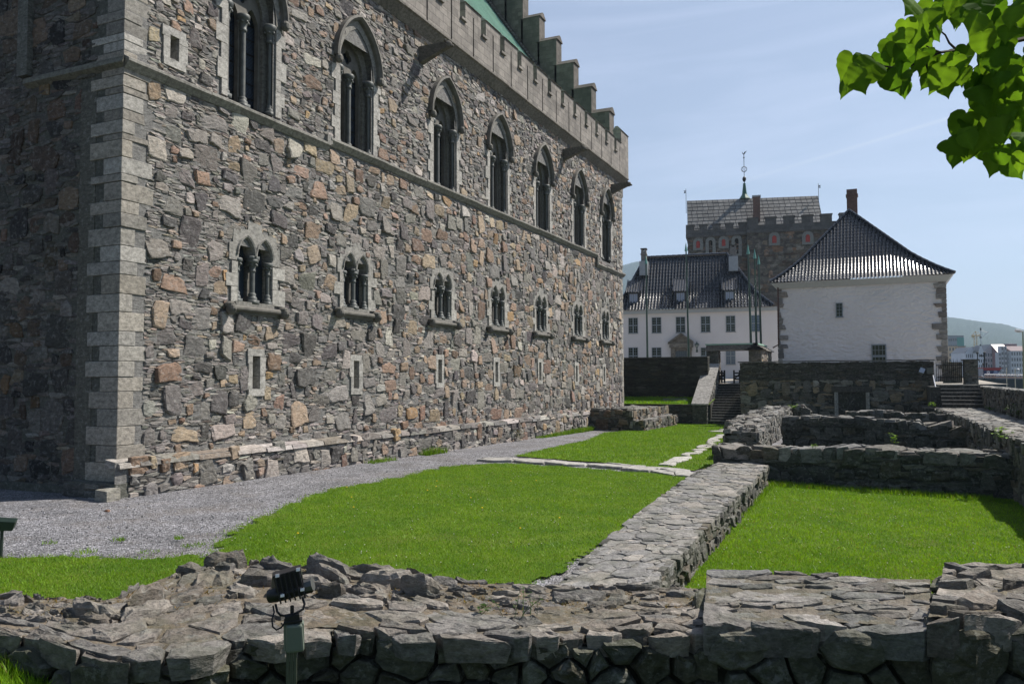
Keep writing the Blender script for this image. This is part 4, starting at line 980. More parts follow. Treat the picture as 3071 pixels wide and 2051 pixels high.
# --- near wall, left and middle part: F / B traced on the level of its top
ZA = .45
fu = [(-150, 1890), (0, 1905), (200, 1948), (360, 1982), (550, 1968), (750, 1925), (1000, 1895), (1260, 1915), (1600, 1922), (1860, 1915), (2115, 1905)]
bu = [(-150, 1790), (0, 1788), (170, 1795), (330, 1800), (480, 1735), (590, 1700), (800, 1690), (1050, 1705), (1380, 1745), (1760, 1768), (2115, 1765)]
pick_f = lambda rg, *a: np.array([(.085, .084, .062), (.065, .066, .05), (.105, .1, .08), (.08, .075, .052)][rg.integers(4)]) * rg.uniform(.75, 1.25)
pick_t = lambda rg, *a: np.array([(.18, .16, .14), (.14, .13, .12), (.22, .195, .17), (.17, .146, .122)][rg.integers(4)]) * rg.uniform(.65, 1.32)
stA = Strip([PZ(u, v, ZA)[:2] for u, v in fu], [PZ(u, v, ZA)[:2] for u, v in bu], [ZA] * len(fu), [-.1] * len(fu))
def hA(s, t):
    k = s / stA.L; b = math.exp(-((k - .42) / .2) ** 2) * np.clip((t / stA.W - .45) / .4, 0, 1)
    return (.01 + .05 * b, .05 + .17 * b)
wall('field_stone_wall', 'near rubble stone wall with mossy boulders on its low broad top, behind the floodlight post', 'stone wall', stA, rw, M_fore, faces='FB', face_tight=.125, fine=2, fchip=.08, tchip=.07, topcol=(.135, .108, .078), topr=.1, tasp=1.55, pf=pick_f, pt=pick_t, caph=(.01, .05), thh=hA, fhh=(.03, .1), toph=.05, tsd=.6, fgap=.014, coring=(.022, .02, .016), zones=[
    dict(t0=.36, t1=1.0, r=.085, asp=1.35, hh=(.0, .05), gap=.016, dome=.7, chip=.2, tilt=.12, sd=.5, fill=.5, depth=.1, rough=.01),
    dict(t0=.42, t1=1.02, r=.15, asp=1.35, hh=(.06, .17), gap=.05, dome=1.0, chip=.2, tilt=.15, sd=.3, fill=.75, depth=.15, rough=.016, clip=lambda a, t: .2 * stA.L < a < .72 * stA.L and rw.random() < .6),
    dict(t0=-.05, t1=.42, r=.185, asp=1.6, hh=(.01, .06), gap=.014, dome=.08, chip=.07, tilt=.06, sd=.5, fill=.5, depth=.13, rough=.008, over=.05, under=.84)])
ZB = .57
fu = [(2110, 1880), (2300, 1882), (2500, 1880), (2790, 1893)]; bu = [(2120, 1718), (2300, 1722), (2500, 1730), (2790, 1738)]
stB = Strip([PZ(u, v, ZB)[:2] for u, v in fu], [PZ(u, v, ZB)[:2] for u, v in bu], [ZB] * 4, [-.15] * 4)
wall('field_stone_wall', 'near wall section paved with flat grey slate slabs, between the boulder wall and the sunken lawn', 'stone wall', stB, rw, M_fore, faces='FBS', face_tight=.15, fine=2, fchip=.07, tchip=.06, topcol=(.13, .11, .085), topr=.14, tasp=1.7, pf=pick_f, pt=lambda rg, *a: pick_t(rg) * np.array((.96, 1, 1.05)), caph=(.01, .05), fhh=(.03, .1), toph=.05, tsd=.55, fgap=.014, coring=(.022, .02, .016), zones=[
    dict(t0=.22, t1=1.02, r=.12, asp=1.7, hh=(.0, .04), gap=.008, dome=.0, chip=.05, tilt=.05, sd=.6, fill=.42, depth=.14, rough=.005), dict(t0=-.05, t1=.28, r=.19, asp=1.35, hh=(.01, .05), gap=.012, dome=.1, chip=.06, tilt=.06, sd=.4, fill=.6, depth=.2, rough=.009, over=.04, under=.86)])
ZC = .66
fu = [(2780, 1862), (2860, 1868), (3000, 1850), (3120, 1845)]; bu = [(2840, 1702), (2900, 1705), (3000, 1715), (3120, 1700)]
stC = Strip([PZ(u, v, ZC)[:2] for u, v in fu], [PZ(u, v, ZC)[:2] for u, v in bu], [ZC] * 4, [-.15] * 4)
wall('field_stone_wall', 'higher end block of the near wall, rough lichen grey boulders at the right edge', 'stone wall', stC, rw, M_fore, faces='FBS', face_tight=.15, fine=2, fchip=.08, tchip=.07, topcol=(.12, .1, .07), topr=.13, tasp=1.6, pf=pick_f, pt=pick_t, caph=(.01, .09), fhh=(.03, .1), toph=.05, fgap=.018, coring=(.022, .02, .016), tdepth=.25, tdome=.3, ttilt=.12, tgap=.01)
# straw and moss lodged between the boulders
rgm = np.random.default_rng(5); n = 9000; a_ = rgm.uniform(0, stA.L, n); t_ = rgm.uniform(.38, .97, n) * stA.W; k_ = (wob(a_ * 3.1, t_ * 4) + rgm.normal(0, .25, n)) > .42; a_, t_ = a_[k_], t_[k_]
bp = stA.top()(a_, t_, 0 * a_ + .01); n = len(bp); o_ = rgm.normal(0, 1, (n, 3)); o_[:, 2] = 0; o_ /= np.linalg.norm(o_, axis=1, keepdims=True); h_ = rgm.uniform(.008, .04, (n, 1)); tp_ = bp + np.hstack([rgm.normal(0, 1, (n, 2)) * h_, h_])
vv_ = np.stack([bp - o_ * .006, bp + o_ * .006, tp_], 1).reshape(-1, 3); cc_ = np.where(rgm.random((n, 1)) < .7, np.array([[.2, .13, .045]]), np.array([[.09, .085, .02]])) * rgm.uniform(.6, 1.3, (n, 1))
mb = MB(); mb.add(vv_, [(i, i + 1, i + 2) for i in range(0, 3 * n, 3)], np.repeat(cc_, 3, 0)); tag(mb.build('dry_moss', M_grass), 'straw brown moss and dry grass between the boulders of the near wall', 'moss', kind='stuff')
# --- long low wall between the two lawns
stD = Strip([(12.2, -4.9), (12.19, -2.6), (12.05, .8), (11.9, 7.3), (11.75, 12.0)], [(11.3, -4.6), (11.2, -3.2), (10.76, .56), (10.32, 8), (10.4, 12.0)], [.1, .07, .06, .06, .06], -.48)
wall('low_wall', 'long low wall with flat slab top running between the left lawn and the sunken lawn', 'stone wall', stD, rw, M_fore, faces='FB', big=.1, fill=.03, coring=(.1, .096, .088), topcol=(.165, .155, .14), toplev=.003, topr=.12, tasp=1.25, tgap=.003, tdome=.0, tchip=.03, ttilt=.02, trough=.004, tfill=.45, pt=lambda rg, *a: np.array([(.235, .222, .205), (.2, .192, .186), (.255, .232, .207), (.185, .178, .172)][rg.integers(4)]) * rg.uniform(.85, 1.15), pf=lambda rg, *a: pick_dark(rg) * 1.0, caph=(.003, .024), toph=.03, fhh=(.01, .07), tsd=.6)
# --- first cross wall
zc = [float(PY(u, v, 11.75)[2]) for u, v in [(2140, 1338), (2300, 1347), (2440, 1352), (2560, 1343), (2700, 1352), (2850, 1357), (3000, 1366)]]
xs = [float(PY(u, v, 11.75)[0]) for u, v in [(2140, 1338), (2300, 1347), (2440, 1352), (2560, 1343), (2700, 1352), (2850, 1357), (3000, 1366)]]; xs[-1] = 17.95
stE = Strip([(x, 11.75) for x in xs], [(x, 12.85) for x in xs], np.array(zc) - .03, [-.3] + [-.55] * 6)
GR = 'ruined cross walls beyond the low wall'
wall('ruin_wall', 'nearest ruined cross wall, its block capped top facing the sunken lawn', 'ruin wall', stE, rw, M_ruin, GR, faces='FBS', big=.2, fill=.04, topr=.19, tasp=1.3, pf=lambda rg, *a: pick_dark(rg) * .8, caph=(.0, .1), toph=.04, fhh=(.02, .06), tdepth=.3, ttilt=.08, tsd=.5)
# --- long ruined wall running away
stL = Strip([(11.1, 14.5), (11.05, 18.5), (10.55, 18.7), (10.5, 26), (10.3, 33.8)], [(10.05, 14.5), (9.75, 18.5), (9.35, 18.7), (9.1, 26), (8.9, 33.8)], [.76, .78, .8, .82, .9], -.5)
wall('ruin_wall', 'ruined wall of thin stacked slate running away from the viewer towards the blocked doorway', 'ruin wall', stL, rw, M_ruin, None, faces='FBS', big=.12, fill=.035, topr=.16, tasp=1.2, caph=(.0, .12), fhh=(.01, .06), ttilt=.12, lod=0, pf=lambda rg, *a: pick_slab(rg) * .9)
def cw(y, us, lab, th=.9, z0=-.6, x_end=None, big=.17):
    P = [PY(u, v, y) for u, v in us]; xs = [float(p[0]) for p in P]; zs = [float(p[2]) for p in P]
    if x_end: xs[-1] = x_end
    st = Strip([(x, y) for x in xs], [(x, y + th) for x in xs], zs, z0)
    wall('ruin_wall', lab, 'ruin wall', st, rw, M_ruin, GR, faces='FSE', big=big, fill=.05, topr=.2, tasp=1.3, caph=(-.02, .1), fhh=(.02, .06), tdepth=.25, ttilt=.1, lod=1, pf=lambda rg, *a: pick_dark(rg) * .85)
cw(21.6, [(2345, 1256), (2420, 1251), (2560, 1253), (2640, 1262), (2760, 1265), (2766, 1277), (2860, 1274), (2866, 1284), (2900, 1286)], 'second ruined cross wall, stepping down towards the paved walkway', x_end=17.7)
cw(27.8, [(2538, 1240), (2610, 1233), (2680, 1237), (2720, 1246), (2805, 1244)], 'third ruined cross wall, short and low in front of the blocked doorway', x_end=17.5)
cw(32.6, [(2378, 1218), (2410, 1219), (2412, 1228), (2432, 1234)], 'stump of ruined wall at the far end of the slate wall')
# --- square stump against the hall
zs1 = float(PY(1900, 1229, 29.5)[2])
stS = Strip([(2.75, 29.5), (2.7, 37.6)], [(.3, 29.5), (.3, 37.6)], [zs1, zs1 - .12], [-.4, -.4])
wall('stone_stump', 'square stump of ruined masonry with a low step, against the far end of the hall', 'ruin wall', stS, rw, M_ruin, None, faces='FS', big=.2, fill=.045, topr=.22, caph=(-.02, .08), fhh=(.02, .07), lod=0, pf=lambda rg, *a: pick(rg, True, .8) * .75)
stS2 = Strip([(3.3, 29.55), (3.35, 37)], [(2.6, 29.55), (2.6, 37)], [.22, .3], [-.4, -.4])
bpy.data.objects['stone_stump']
mbo = wall('step', None, None, stS2, rw, M_ruin, None, faces='FS', big=.18, fill=.045, topr=.22, caph=(-.02, .05), fhh=(.02, .07), lod=0, pf=lambda rg, *a: pick(rg, True, .8) * .8)
mbo.parent = bpy.data.objects['stone_stump']

# ------------------------------------------------------------------ walls of the far end
M_slate = mat_stone('slaty_dark_wall', fine=14, bd=.05, strat=5, stain=.55, moss=.2)
def slaty(mb, x0, x1, z0, z1, y, rg, r=.1, pf=pick_dark, k=1.0, asp=4.2):
    fn = lambda a, b, h: np.stack([x0 + a + 0 * b, y - h + 0 * a, z0 + b + 0 * a], -1)
    tight(mb, x1 - x0, z1 - z0, fn, rg, r, asp, lambda g, *a: pf(g) * k, (.0, .04), gap=.008, lod=1, rough=.006, depth=.06, tilt=.03, chip=.08)
# front retaining wall with the blocked doorway
RY = 38.23; XR0, XR1 = 6.92, 17.42
ret = thing('retaining_wall', 'broad dark retaining wall with a walled up doorway, below the plain white house', 'stone wall', (12, RY, 0))
mb = MB(); mb.box((XR0 + .03, RY + .03, -.8), (XR1 - .03, RY + .6, 3.36), (.05, .05, .042))
slaty(mb, XR0, XR1, 2.35, 3.4, RY, rw, .042, k=.8, asp=6)
dx0, dx1 = float(PY(2522, 1200, RY)[0]), float(PY(2588, 1200, RY)[0]); dzt = float(PY(2550, 1176, RY)[2])
fnr = lambda a, b, h: np.stack([XR0 + a + 0 * b, RY + .02 - h + 0 * a, -.75 + b + 0 * a], -1)
rubble(mb, XR1 - XR0, 3.1, fnr, rw, 420, .13, .3, .05, 1.25, holes=[(dx0 - XR0 - .35, dx1 - XR0 + .35, -1, dzt + .75 + .35)], pickf=lambda r, b=True, w=1: pick_dark(r) * (1.35 if r.random() < .75 else 2.1) * (np.array((1.2, 1, .75)) if r.random() < .3 else 1), hh=(.02, .06), lodf=lambda a, b: 1, dome=1.2, chip=.25)
mb.build('rubble_face', M_ruin, ret)
mb = MB()
for k in range(8): mb.box((dx0 - .05 + k * (dx1 - dx0 + .1) / 8, RY + .1 - .02 * (k % 2), -.7), (dx0 - .05 + (k + .93) * (dx1 - dx0 + .1) / 8, RY + .25, dzt), np.array([(.08, .075, .06), (.24, .23, .2), (.1, .095, .08), (.32, .3, .26)][int(rw.integers(4))]))
mb.build('blocked_doorway', mat_stone('streaked_infill', fine=14, bd=.02, strat=.3, stain=.15), ret)
mb = MB()
for s in (0, 1):
    for k in range(3): a = dx0 - .3 + k * .1 if s == 0 else dx1 + .3 - k * .1; mb.box((a - .05, RY - .06 + k * .05, -.7), (a + .05, RY + .2, dzt), np.array((.36, .35, .32)) * (1 - .1 * k))
mb.box((dx0 - .5, RY - .08, dzt), (dx1 + .5, RY + .2, dzt + .33), (.075, .07, .06)); mb.build('door_surround', M_dress, ret, bevel=.015)
mb = MB(); x = XR0 - .1
while x < XR1 - .02:
    L = rw.uniform(.6, 1.0); z = 3.4 + rw.uniform(0, .035); e = min(x + L, XR1 + .02); mb.box((x + .01, RY - .09 - rw.uniform(0, .03), z), (e, RY + .65, z + .06), pick_slab(rw) * .9); x += L
mb.build('coping_slab', M_pave, ret)
# left retaining wall under the long white house
YL = 41.6; xl0, xl1 = -3.2, float(PY(2118, 1100, YL)[0]) + .1; zl = float(PY(1990, 1072, YL)[2])
lw = thing('slate_wall', 'dark slaty wall behind the far corner of the hall, with grass at its foot', 'stone wall', (1, YL, 1)); mb = MB()
mb.box((xl0, YL + .03, .6), (xl1, YL + .6, zl - .03), (.035, .034, .03)); slaty(mb, xl0, xl1, .9, zl - .04, YL, rw, .06, k=.5, asp=4.5)
mb.build('slate_face', M_slate, lw); mb = MB(); mb.box((xl0, YL - .05, zl - .04), (xl1, YL + .65, zl + .03), (.09, .088, .08)); mb.build('coping_slab', M_pave, lw)
mb = MB(); fx = lambda a, b, h: np.stack([-.02 + h + 0 * a, 37.4 + a + 0 * b, .9 + b + 0 * a], -1)
# low wall of the grass bank
mb = MB(); mb.box((2.0, 39.03, -.6), (5.0, 39.4, .83), (.04, .04, .034)); slaty(mb, 2.0, 4.4, -.5, .85, 39.0, rw, .08, k=.7, asp=2.6)
tag(mb.build('bank_wall', M_slate), 'low dark wall holding the grass bank, between the stump and the stairs', 'stone wall')

# stairs with the sloping balustrade
stx0, stx1 = 4.85, 7.0; sy0 = 38.95; RISE, TREAD = .16, .267
st_ = thing('stone_stairs', 'long flight of dark stone steps climbing to the gate, left of the retaining wall', 'stairs', (5.9, sy0, -.3))
for k in range(15):
    mb = MB(); z = -.3 + RISE * (k + 1); mb.box((stx0, sy0 + k * TREAD + .03, z - .35), (stx1 + 1.0 * (k > 0), sy0 + (k + 1) * TREAD + .3, z - .04), (.04, .038, .034)); mb.box((stx0, sy0 + k * TREAD - .015, z - .05), (stx1 + 1.0 * (k > 0), sy0 + (k + 1) * TREAD + .05, z), (.17, .165, .155)); mb.build('step', M_pave, st_)
bal = thing('stair_parapet', 'sloping stone balustrade with pale coping slabs along the left of the stairs', 'balustrade', (4.4, 38.7, -.3))
bx0, bx1 = float(PY(2076, 1212, 38.7)[0]), 4.85; zb0, zb1 = float(PY(2090, 1211, 38.7)[2]), float(PY(2130, 1090, 42.9)[2]); y0, y1 = 38.7, 42.9
mb = MB(); mb.hexa([(bx0, y0, -.6), (bx1 - .03, y0 + .03, -.6), (bx1 - .03, y1, -.6), (bx0, y1, -.6)], [(bx0, y0 + .03, zb0 - .1), (bx1 - .03, y0 + .03, zb0 - .1), (bx1 - .03, y1, zb1 - .1), (bx0, y1, zb1 - .1)], (.1, .098, .088))
fb = lambda a, b, h: np.stack([bx1 - .03 + h + 0 * a, y0 + a + 0 * b, -.5 + b + 0 * a], -1)
rubble(mb, y1 - y0, 4.2, fb, rw, 260, .06, .16, .03, 1.4, clip=lambda a, b: b - .5 < zb0 + (zb1 - zb0) * a / (y1 - y0) - .1, hh=(.02, .04), lodf=lambda a, b: 1, pickf=lambda r, b=True, w=1: pick_slab(r))
slaty(mb, bx0, bx1, -.5, zb0 - .1, y0 + .02, rw, .07, asp=2.4, k=.7); mb.build('rubble_face', M_ruin, bal)
for k in range(7):
    mb = MB(); f0, f1 = k / 7 + .002, (k + 1) / 7 - .002; P = lambda f, x: (x, y0 - .06 + (y1 - y0 + .06) * f, zb0 + (zb1 - zb0) * f); d = np.array((0, 0, .09)); lo = [np.array(P(f0, bx0 - .05)) - d, np.array(P(f0, bx1 + .06)) - d, np.array(P(f1, bx1 + .06)) - d, np.array(P(f1, bx0 - .05)) - d]
    mb.hexa(lo, [q + d for q in lo], np.array((.30, .285, .265)) * rw.uniform(.88, 1.08)); mb.build('coping_slab', M_pave, bal)
# gate with a copper-edged stone roof
gate = thing('roofed_gateway', 'gateway with stepped slab roof and green copper ridge at the head of the stairs', 'gateway', (6, 43.2, 2.1))
gy = 43.3; gz0, gz1 = float(PY(2200, 1051, gy)[2]), float(PY(2200, 1030, gy + .5)[2]); gx = lambda u: float(PY(u, 1050, gy)[0])
for u0, u1 in ((2119, 2153), (2245, 2283)):
    mb = MB(); mb.box((gx(u0), gy, 2.0), (gx(u1), gy + .9, gz0), (.1, .098, .088)); fq = lambda a, b, h: np.stack([gx(u0) + a + 0 * b, gy - h + 0 * a, 2.0 + b + 0 * a], -1); rubble(mb, gx(u1) - gx(u0), gz0 - 2, fq, rw, 60, .06, .16, .03, 1.6, hh=(.01, .03), lodf=lambda a, b: 1, pickf=lambda r, b=True, w=1: pick_dark(r))
    xe = gx(u1); fq2 = lambda a, b, h: np.stack([xe + h + 0 * a, gy + a + 0 * b, 2.0 + b + 0 * a], -1); LL = .9 if u0 < 2200 else 5.5
    if LL > 1: mb.box((gx(u0), gy + .1, 2.0), (xe, gy + 5.5, gz0), (.1, .098, .088))
    rubble(mb, LL, gz0 - 2, fq2, rw, int(70 * LL), .06, .16, .03, 1.4, hh=(.01, .03), lodf=lambda a, b: 1, pickf=lambda r, b=True, w=1: pick(r, True, .5)); mb.build('gate_pier', M_ruin, gate)
mb = MB(); X0, X1 = gx(2115), gx(2284); nl = 4
for k in range(nl):
    z0, z1 = gz0 + (gz1 - .1 - gz0) * k / nl, gz0 + (gz1 - .1 - gz0) * (k + 1) / nl; o = .16 * (1 - k / nl) + .0; s = .5 * k / nl
    mb.box((X0 + .0, gy - o + s, z0), (X1 + o - s, gy + .9 + o - s, z1 - .025), (.24, .22, .2)); mb.box((X1 - .9 - o + s, gy - o + s, z0 + .002), (X1 + o - s, gy + 5.5, z1 - .027), (.24, .22, .2))
    mb.box((X0 + .02, gy - o + s + .05, z1 - .03), (X1 + o - s - .05, gy + .9, z1), (.03, .03, .028))
mb.build('slab_roof', M_pave, gate)
mb = MB(); mb.box((X0 - .05, gy + .3, gz1 - .1), (X1 - .3, gy + .6, gz1), (.15, .3, .24)); mb.box((X1 - .6, gy + .3, gz1 - .099), (X1 - .3, gy + 5.5, gz1 + .001), (.15, .3, .24)); mb.build('copper_ridge', M_copper, gate)
M_gatew = mat_plain('dark_gate_timber', (.02, .017, .014), .7)
for u0, u1, lab in ((2156, 2172, 'left leaf of the dark wooden gate, standing open at the stair head'), (2201, 2218, 'right leaf of the dark wooden gate, beside the retaining wall')):
    mb = MB(); yy = 43.1; xa, xb = float(PY(u0, 1130, yy)[0]), float(PY(u1, 1130, yy)[0]); z0, z1 = 2.2, float(PY(2165, 1110, yy)[2])
    n = 3 if u0 < 2200 else 2
    for k in range(n): x = xa + (xb - xa) * k / (n - 1); mb.box((x - .05, yy + .03 * k, z0 - .06), (x + .05, yy + .1 + .03 * k, z1), (.02, .017, .014))
    for z in (z0 + .2, (z0 + z1) / 2, z1 - .2): mb.box((xa, yy + .02, z - .05), (xb, yy + .07, z + .05), (.02, .017, .014))
    mb.hexa([(xa, yy + .03, z0 + .15), (xb, yy + .03, z1 - .3), (xb, yy + .06, z1 - .3), (xa, yy + .06, z0 + .15)], [(xa, yy + .03, z0 + .25), (xb, yy + .03, z1 - .2), (xb, yy + .06, z1 - .2), (xa, yy + .06, z0 + .25)], (.02, .017, .014))
    tag(mb.build('wooden_gate', M_gatew), lab, 'gate', 'leaves of the wooden gate')

# ------------------------------------------------------------------ right: paved walkway on its wall, parapet, steps, iron fence
WZ = 1.0
stW = Strip([(17.95, -9), (17.9, 8.4), (17.75, 8.6), (17.55, 20), (17.1, 33.2)], [(19.35, -9), (19.35, 8.4), (19.35, 8.6), (19.3, 20), (19.25, 33.2)], WZ - .03, -.7)
wall('walkway_wall', 'paved walkway on a high dark wall, right of the sunken lawn', 'walkway', stW, rw, M_ruin, faces='FE', big=.17, fill=.05, topr=.24, tasp=1.0, caph=(.0, .02), fhh=(.01, .05), lod=1, ttilt=.01, pf=lambda rg, *a: pick_dark(rg) * (1.0 if rg.random() < .8 else 1.7), pt=lambda rg, *a: pick_slab(rg) * 1.12, tgap=.012, tdome=0)
zp = float(PX(2890, 1155, 19.3)[2])
stP = Strip([(19.35, -9), (19.3, 20), (19.25, 38)], [(19.95, -9), (19.95, 20), (19.9, 38)], [zp, zp, zp + .02], .7)
wall('parapet_wall', 'dark parapet wall with a sunlit top edge, along the outer side of the walkway', 'stone wall', stP, rw, M_ruin, faces='F', big=.16, fill=.05, topr=.3, tasp=1.4, caph=(.0, .02), fhh=(.01, .05), lod=1, ttilt=.01, pf=lambda rg, *a: pick_dark(rg) * .8, pt=lambda rg, *a: pick_slab(rg) * 1.2, tdome=0)
st2 = thing('stone_steps', 'short flight of steps at the end of the walkway, below the iron fence', 'stairs', (18.2, 33, 1.0))
for k in range(6):
    mb = MB(); z = WZ + .183 * (k + 1); mb.box((17.45, 33.2 + k * .3 + .02, z - .3), (19.25, 33.2 + (k + 1) * .3 + .3, z - .04), (.045, .043, .038)); mb.box((17.45, 33.2 + k * .3, z - .045), (19.25, 33.2 + (k + 1) * .3 + .1, z), (.19, .18, .165)); mb.build('step', M_pave, st2)
mb = MB(); mb.box((16.6, 33.3, -.7), (17.4, 38.2, .96), (.05, .048, .04)); mb.box((17.0, 34.0, .5), (17.44, 38.2, 2.0), (.05, .048, .04)); mb.box((17.2, 33.2, .3), (19.3, 38.3, .98), (.16, .155, .14)); mb.box((17.44, 35.0, .98), (19.3, 38.3, 2.09), (.16, .155, .14)); struct(mb.build('steps_landing', M_pave))
mb = MB(); px0, px1 = float(PY(2892, 1110, 37.6)[0]), float(PY(2934, 1110, 37.6)[0]); pz1 = float(PY(2910, 1081, 37.6)[2])
mb.box((px0, 37.6, 1.2), (px1, 38.5, pz1), (.06, .058, .05)); fq = lambda a, b, h: np.stack([px0 + a + 0 * b, 37.6 - h + 0 * a, 1.2 + b + 0 * a], -1); rubble(mb, px1 - px0, pz1 - 1.2, fq, rw, 30, .09, .22, .04, 1.4, hh=(.02, .05), pickf=lambda r, b=True, w=1: pick_dark(r) * 1.2)
mb.box((px0 - .06, 37.52, pz1), (px1 + .06, 38.56, pz1 + .07), (.1, .097, .085)); tag(mb.build('gate_pillar', M_ruin), 'square rubble pillar with a flat cap at the right end of the iron fence', 'pillar')
M_iron = mat_plain('black_iron', (.014, .014, .014), .5, .5)
fe = thing('iron_fence', 'black wrought iron fence of spiked bars with cross braces above the steps', 'fence', (18, 38, 2)); yy = 38.0; xa, xb = float(PY(2808, 1110, yy)[0]), px0 - .02; z0, z1 = float(PY(2830, 1136, yy)[2]), float(PY(2840, 1083, yy)[2]); n = 15
for k in range(n):
    mb = MB(); x = xa + (xb - xa) * k / (n - 1); mb.tube([(x, yy, z0 - .15), (x, yy, z1 - .1 + .1 * (k % 2)), (x, yy, z1 + .06 + .1 * (k % 2))], [.018, .018, .003], 6); mb.build('bar', M_iron, fe)
for z in (z0 + .05, z1 - .25): mb = MB(); mb.box((xa, yy - .02, z), (xb, yy + .02, z + .05)); mb.build('rail', M_iron, fe)
for s in (0, 1): mb = MB(); a, b = xa + (xb - xa) * .05, xa + (xb - xa) * .95; mb.tube([(a, yy - .03, z0 + .1 if s else z1 - .3), (b, yy - .03, z1 - .3 if s else z0 + .1)], .014, 6); mb.build('brace', M_iron, fe)
mb = MB(); rwx = float(PY(2886, 1110, 44)[0]); mb.box((18.2, 44, 2.1), (rwx, 44.4, 3.4), (.07, .068, .06)); fq = lambda a, b, h: np.stack([18.2 + a + 0 * b, 44 - h + 0 * a, 2.1 + b + 0 * a], -1); rubble(mb, rwx - 18.2, 1.3, fq, rw, 40, .1, .22, .05, 1.4, pickf=lambda r, b=True, w=1: pick_dark(r), lodf=lambda a, b: 1)
tag(mb.build('rear_wall', M_ruin), 'dark rubble wall standing behind the iron fence', 'stone wall')
mb = MB(); mb.tube([PY(2798, 1126, 37.2), PY(2806, 1163, 34.5)], .03, 8, (.6, .6, .6)); mb.tube([PY(2806, 1163, 34.5), PY(2806, 1163, 34.5) - np.array((0, 0, .9))], .025, 8, (.6, .6, .6)); tag(mb.build('handrail', mat_plain('galvanised_steel', (.6, .6, .62), .3, .8)), 'bright steel handrail slanting down beside the short steps', 'handrail')
wf = thing('wall_floodlight', 'small floodlight with a bright glass, fixed to the retaining wall near the fence', 'floodlight', PY(2765, 1115, 38.1)); p = PY(2764, 1113, 37.95); mb = MB()
Mr = Matrix.Translation(Vector(p)) @ Matrix.Rotation(R(25), 4, 'Y') @ Matrix.Rotation(R(-35), 4, 'X'); mb.box((-.13, -.1, -.17), (.13, .1, .17), (.4, .41, .43), Mr); mb.build('lamp_head', mat_plain('grey_lamp_housing', (.4, .41, .43), .35, .6), wf, bevel=.015)
mb = MB(); p2 = PY(2788, 1112, 38.15); mb.box(p2 - np.array((.16, .06, .17)), p2 + np.array((.16, .06, .17)), (.12, .12, .1)); mb.build('control_box', mat_plain('olive_box', (.12, .12, .1), .5), wf, bevel=.01); mb = MB(); mb.tube([p, p + np.array((.05, .1, -.3)), PY(2770, 1128, 38.2)], .03, 6, (.03, .03, .03)); mb.build('bracket', M_iron, wf)
# ------------------------------------------------------------------ houses
def mat_plaster(name, col=(.78, .77, .76), sc=1.6, d=.06):
    m, t, p = nt(name); n1 = noise(t, sc, 5, .6, stretch=(1, 1, 2.0), dist=1.2); n2 = noise(t, 18, 3); n3 = noise(t, .35, 4)
    rgb = node(t, 'ShaderNodeRGB'); rgb.outputs[0].default_value = col + (1,)
    t.links.new(scalecol(t, rgb.outputs[0], mul(t, rng(t, n3, .3, .7, .93, 1.04), rng(t, n2, .3, .7, .96, 1.03))), p.inputs['Base Color']); p.inputs['Roughness'].default_value = .9; p.inputs['Specular IOR Level'].default_value = .15
    bump(t, p, mul(t, n1, mul(t, n2, .1), 'ADD'), d, 1.0); return m
M_plas = mat_plaster('lumpy_white_plaster', (.68, .66, .665), 3, .004)
M_plas2 = mat_plaster('white_plaster', (.70, .68, .68), 1.2, .006)
def mat_tile():
    m, t, p = nt('glazed_black_tile'); v = node(t, 'ShaderNodeTexVoronoi'); v.inputs['Scale'].default_value = 3; t.links.new(node(t, 'ShaderNodeNewGeometry').outputs['Position'], v.inputs['Vector'])
    sp = node(t, 'ShaderNodeSeparateColor'); t.links.new(v.outputs['Color'], sp.inputs[0])
    c = mixc(t, sp.outputs[0], (.012, .013, .017), (.03, .031, .036)); t.links.new(c, p.inputs['Base Color']); p.inputs['Roughness'].default_value = .19; p.inputs['Specular IOR Level'].default_value = .7
    return m
M_tile = mat_tile()
M_fr = mat_plain('grey_blue_paint', (.2, .235, .26), .5, var=.08)
M_eave = mat_plain('painted_eave', (.4, .42, .42), .6, var=.06)
M_win = mat_glass('house_glass', (.012, .022, .01), .08, .25)  # green tinge in the base colour stands in for reflected trees
M_brick = mat_ashlar('chimney_brick', ((.2, .09, .06), (.13, .06, .045)), .24, .085, .012, mcol=(.2, .17, .15), dirt=.5)
M_grey = mat_stone('house_quoin_stone', fine=10, bd=.02)
M_zinc = mat_plain('lead_flashing', (.34, .36, .38), .45, .3)
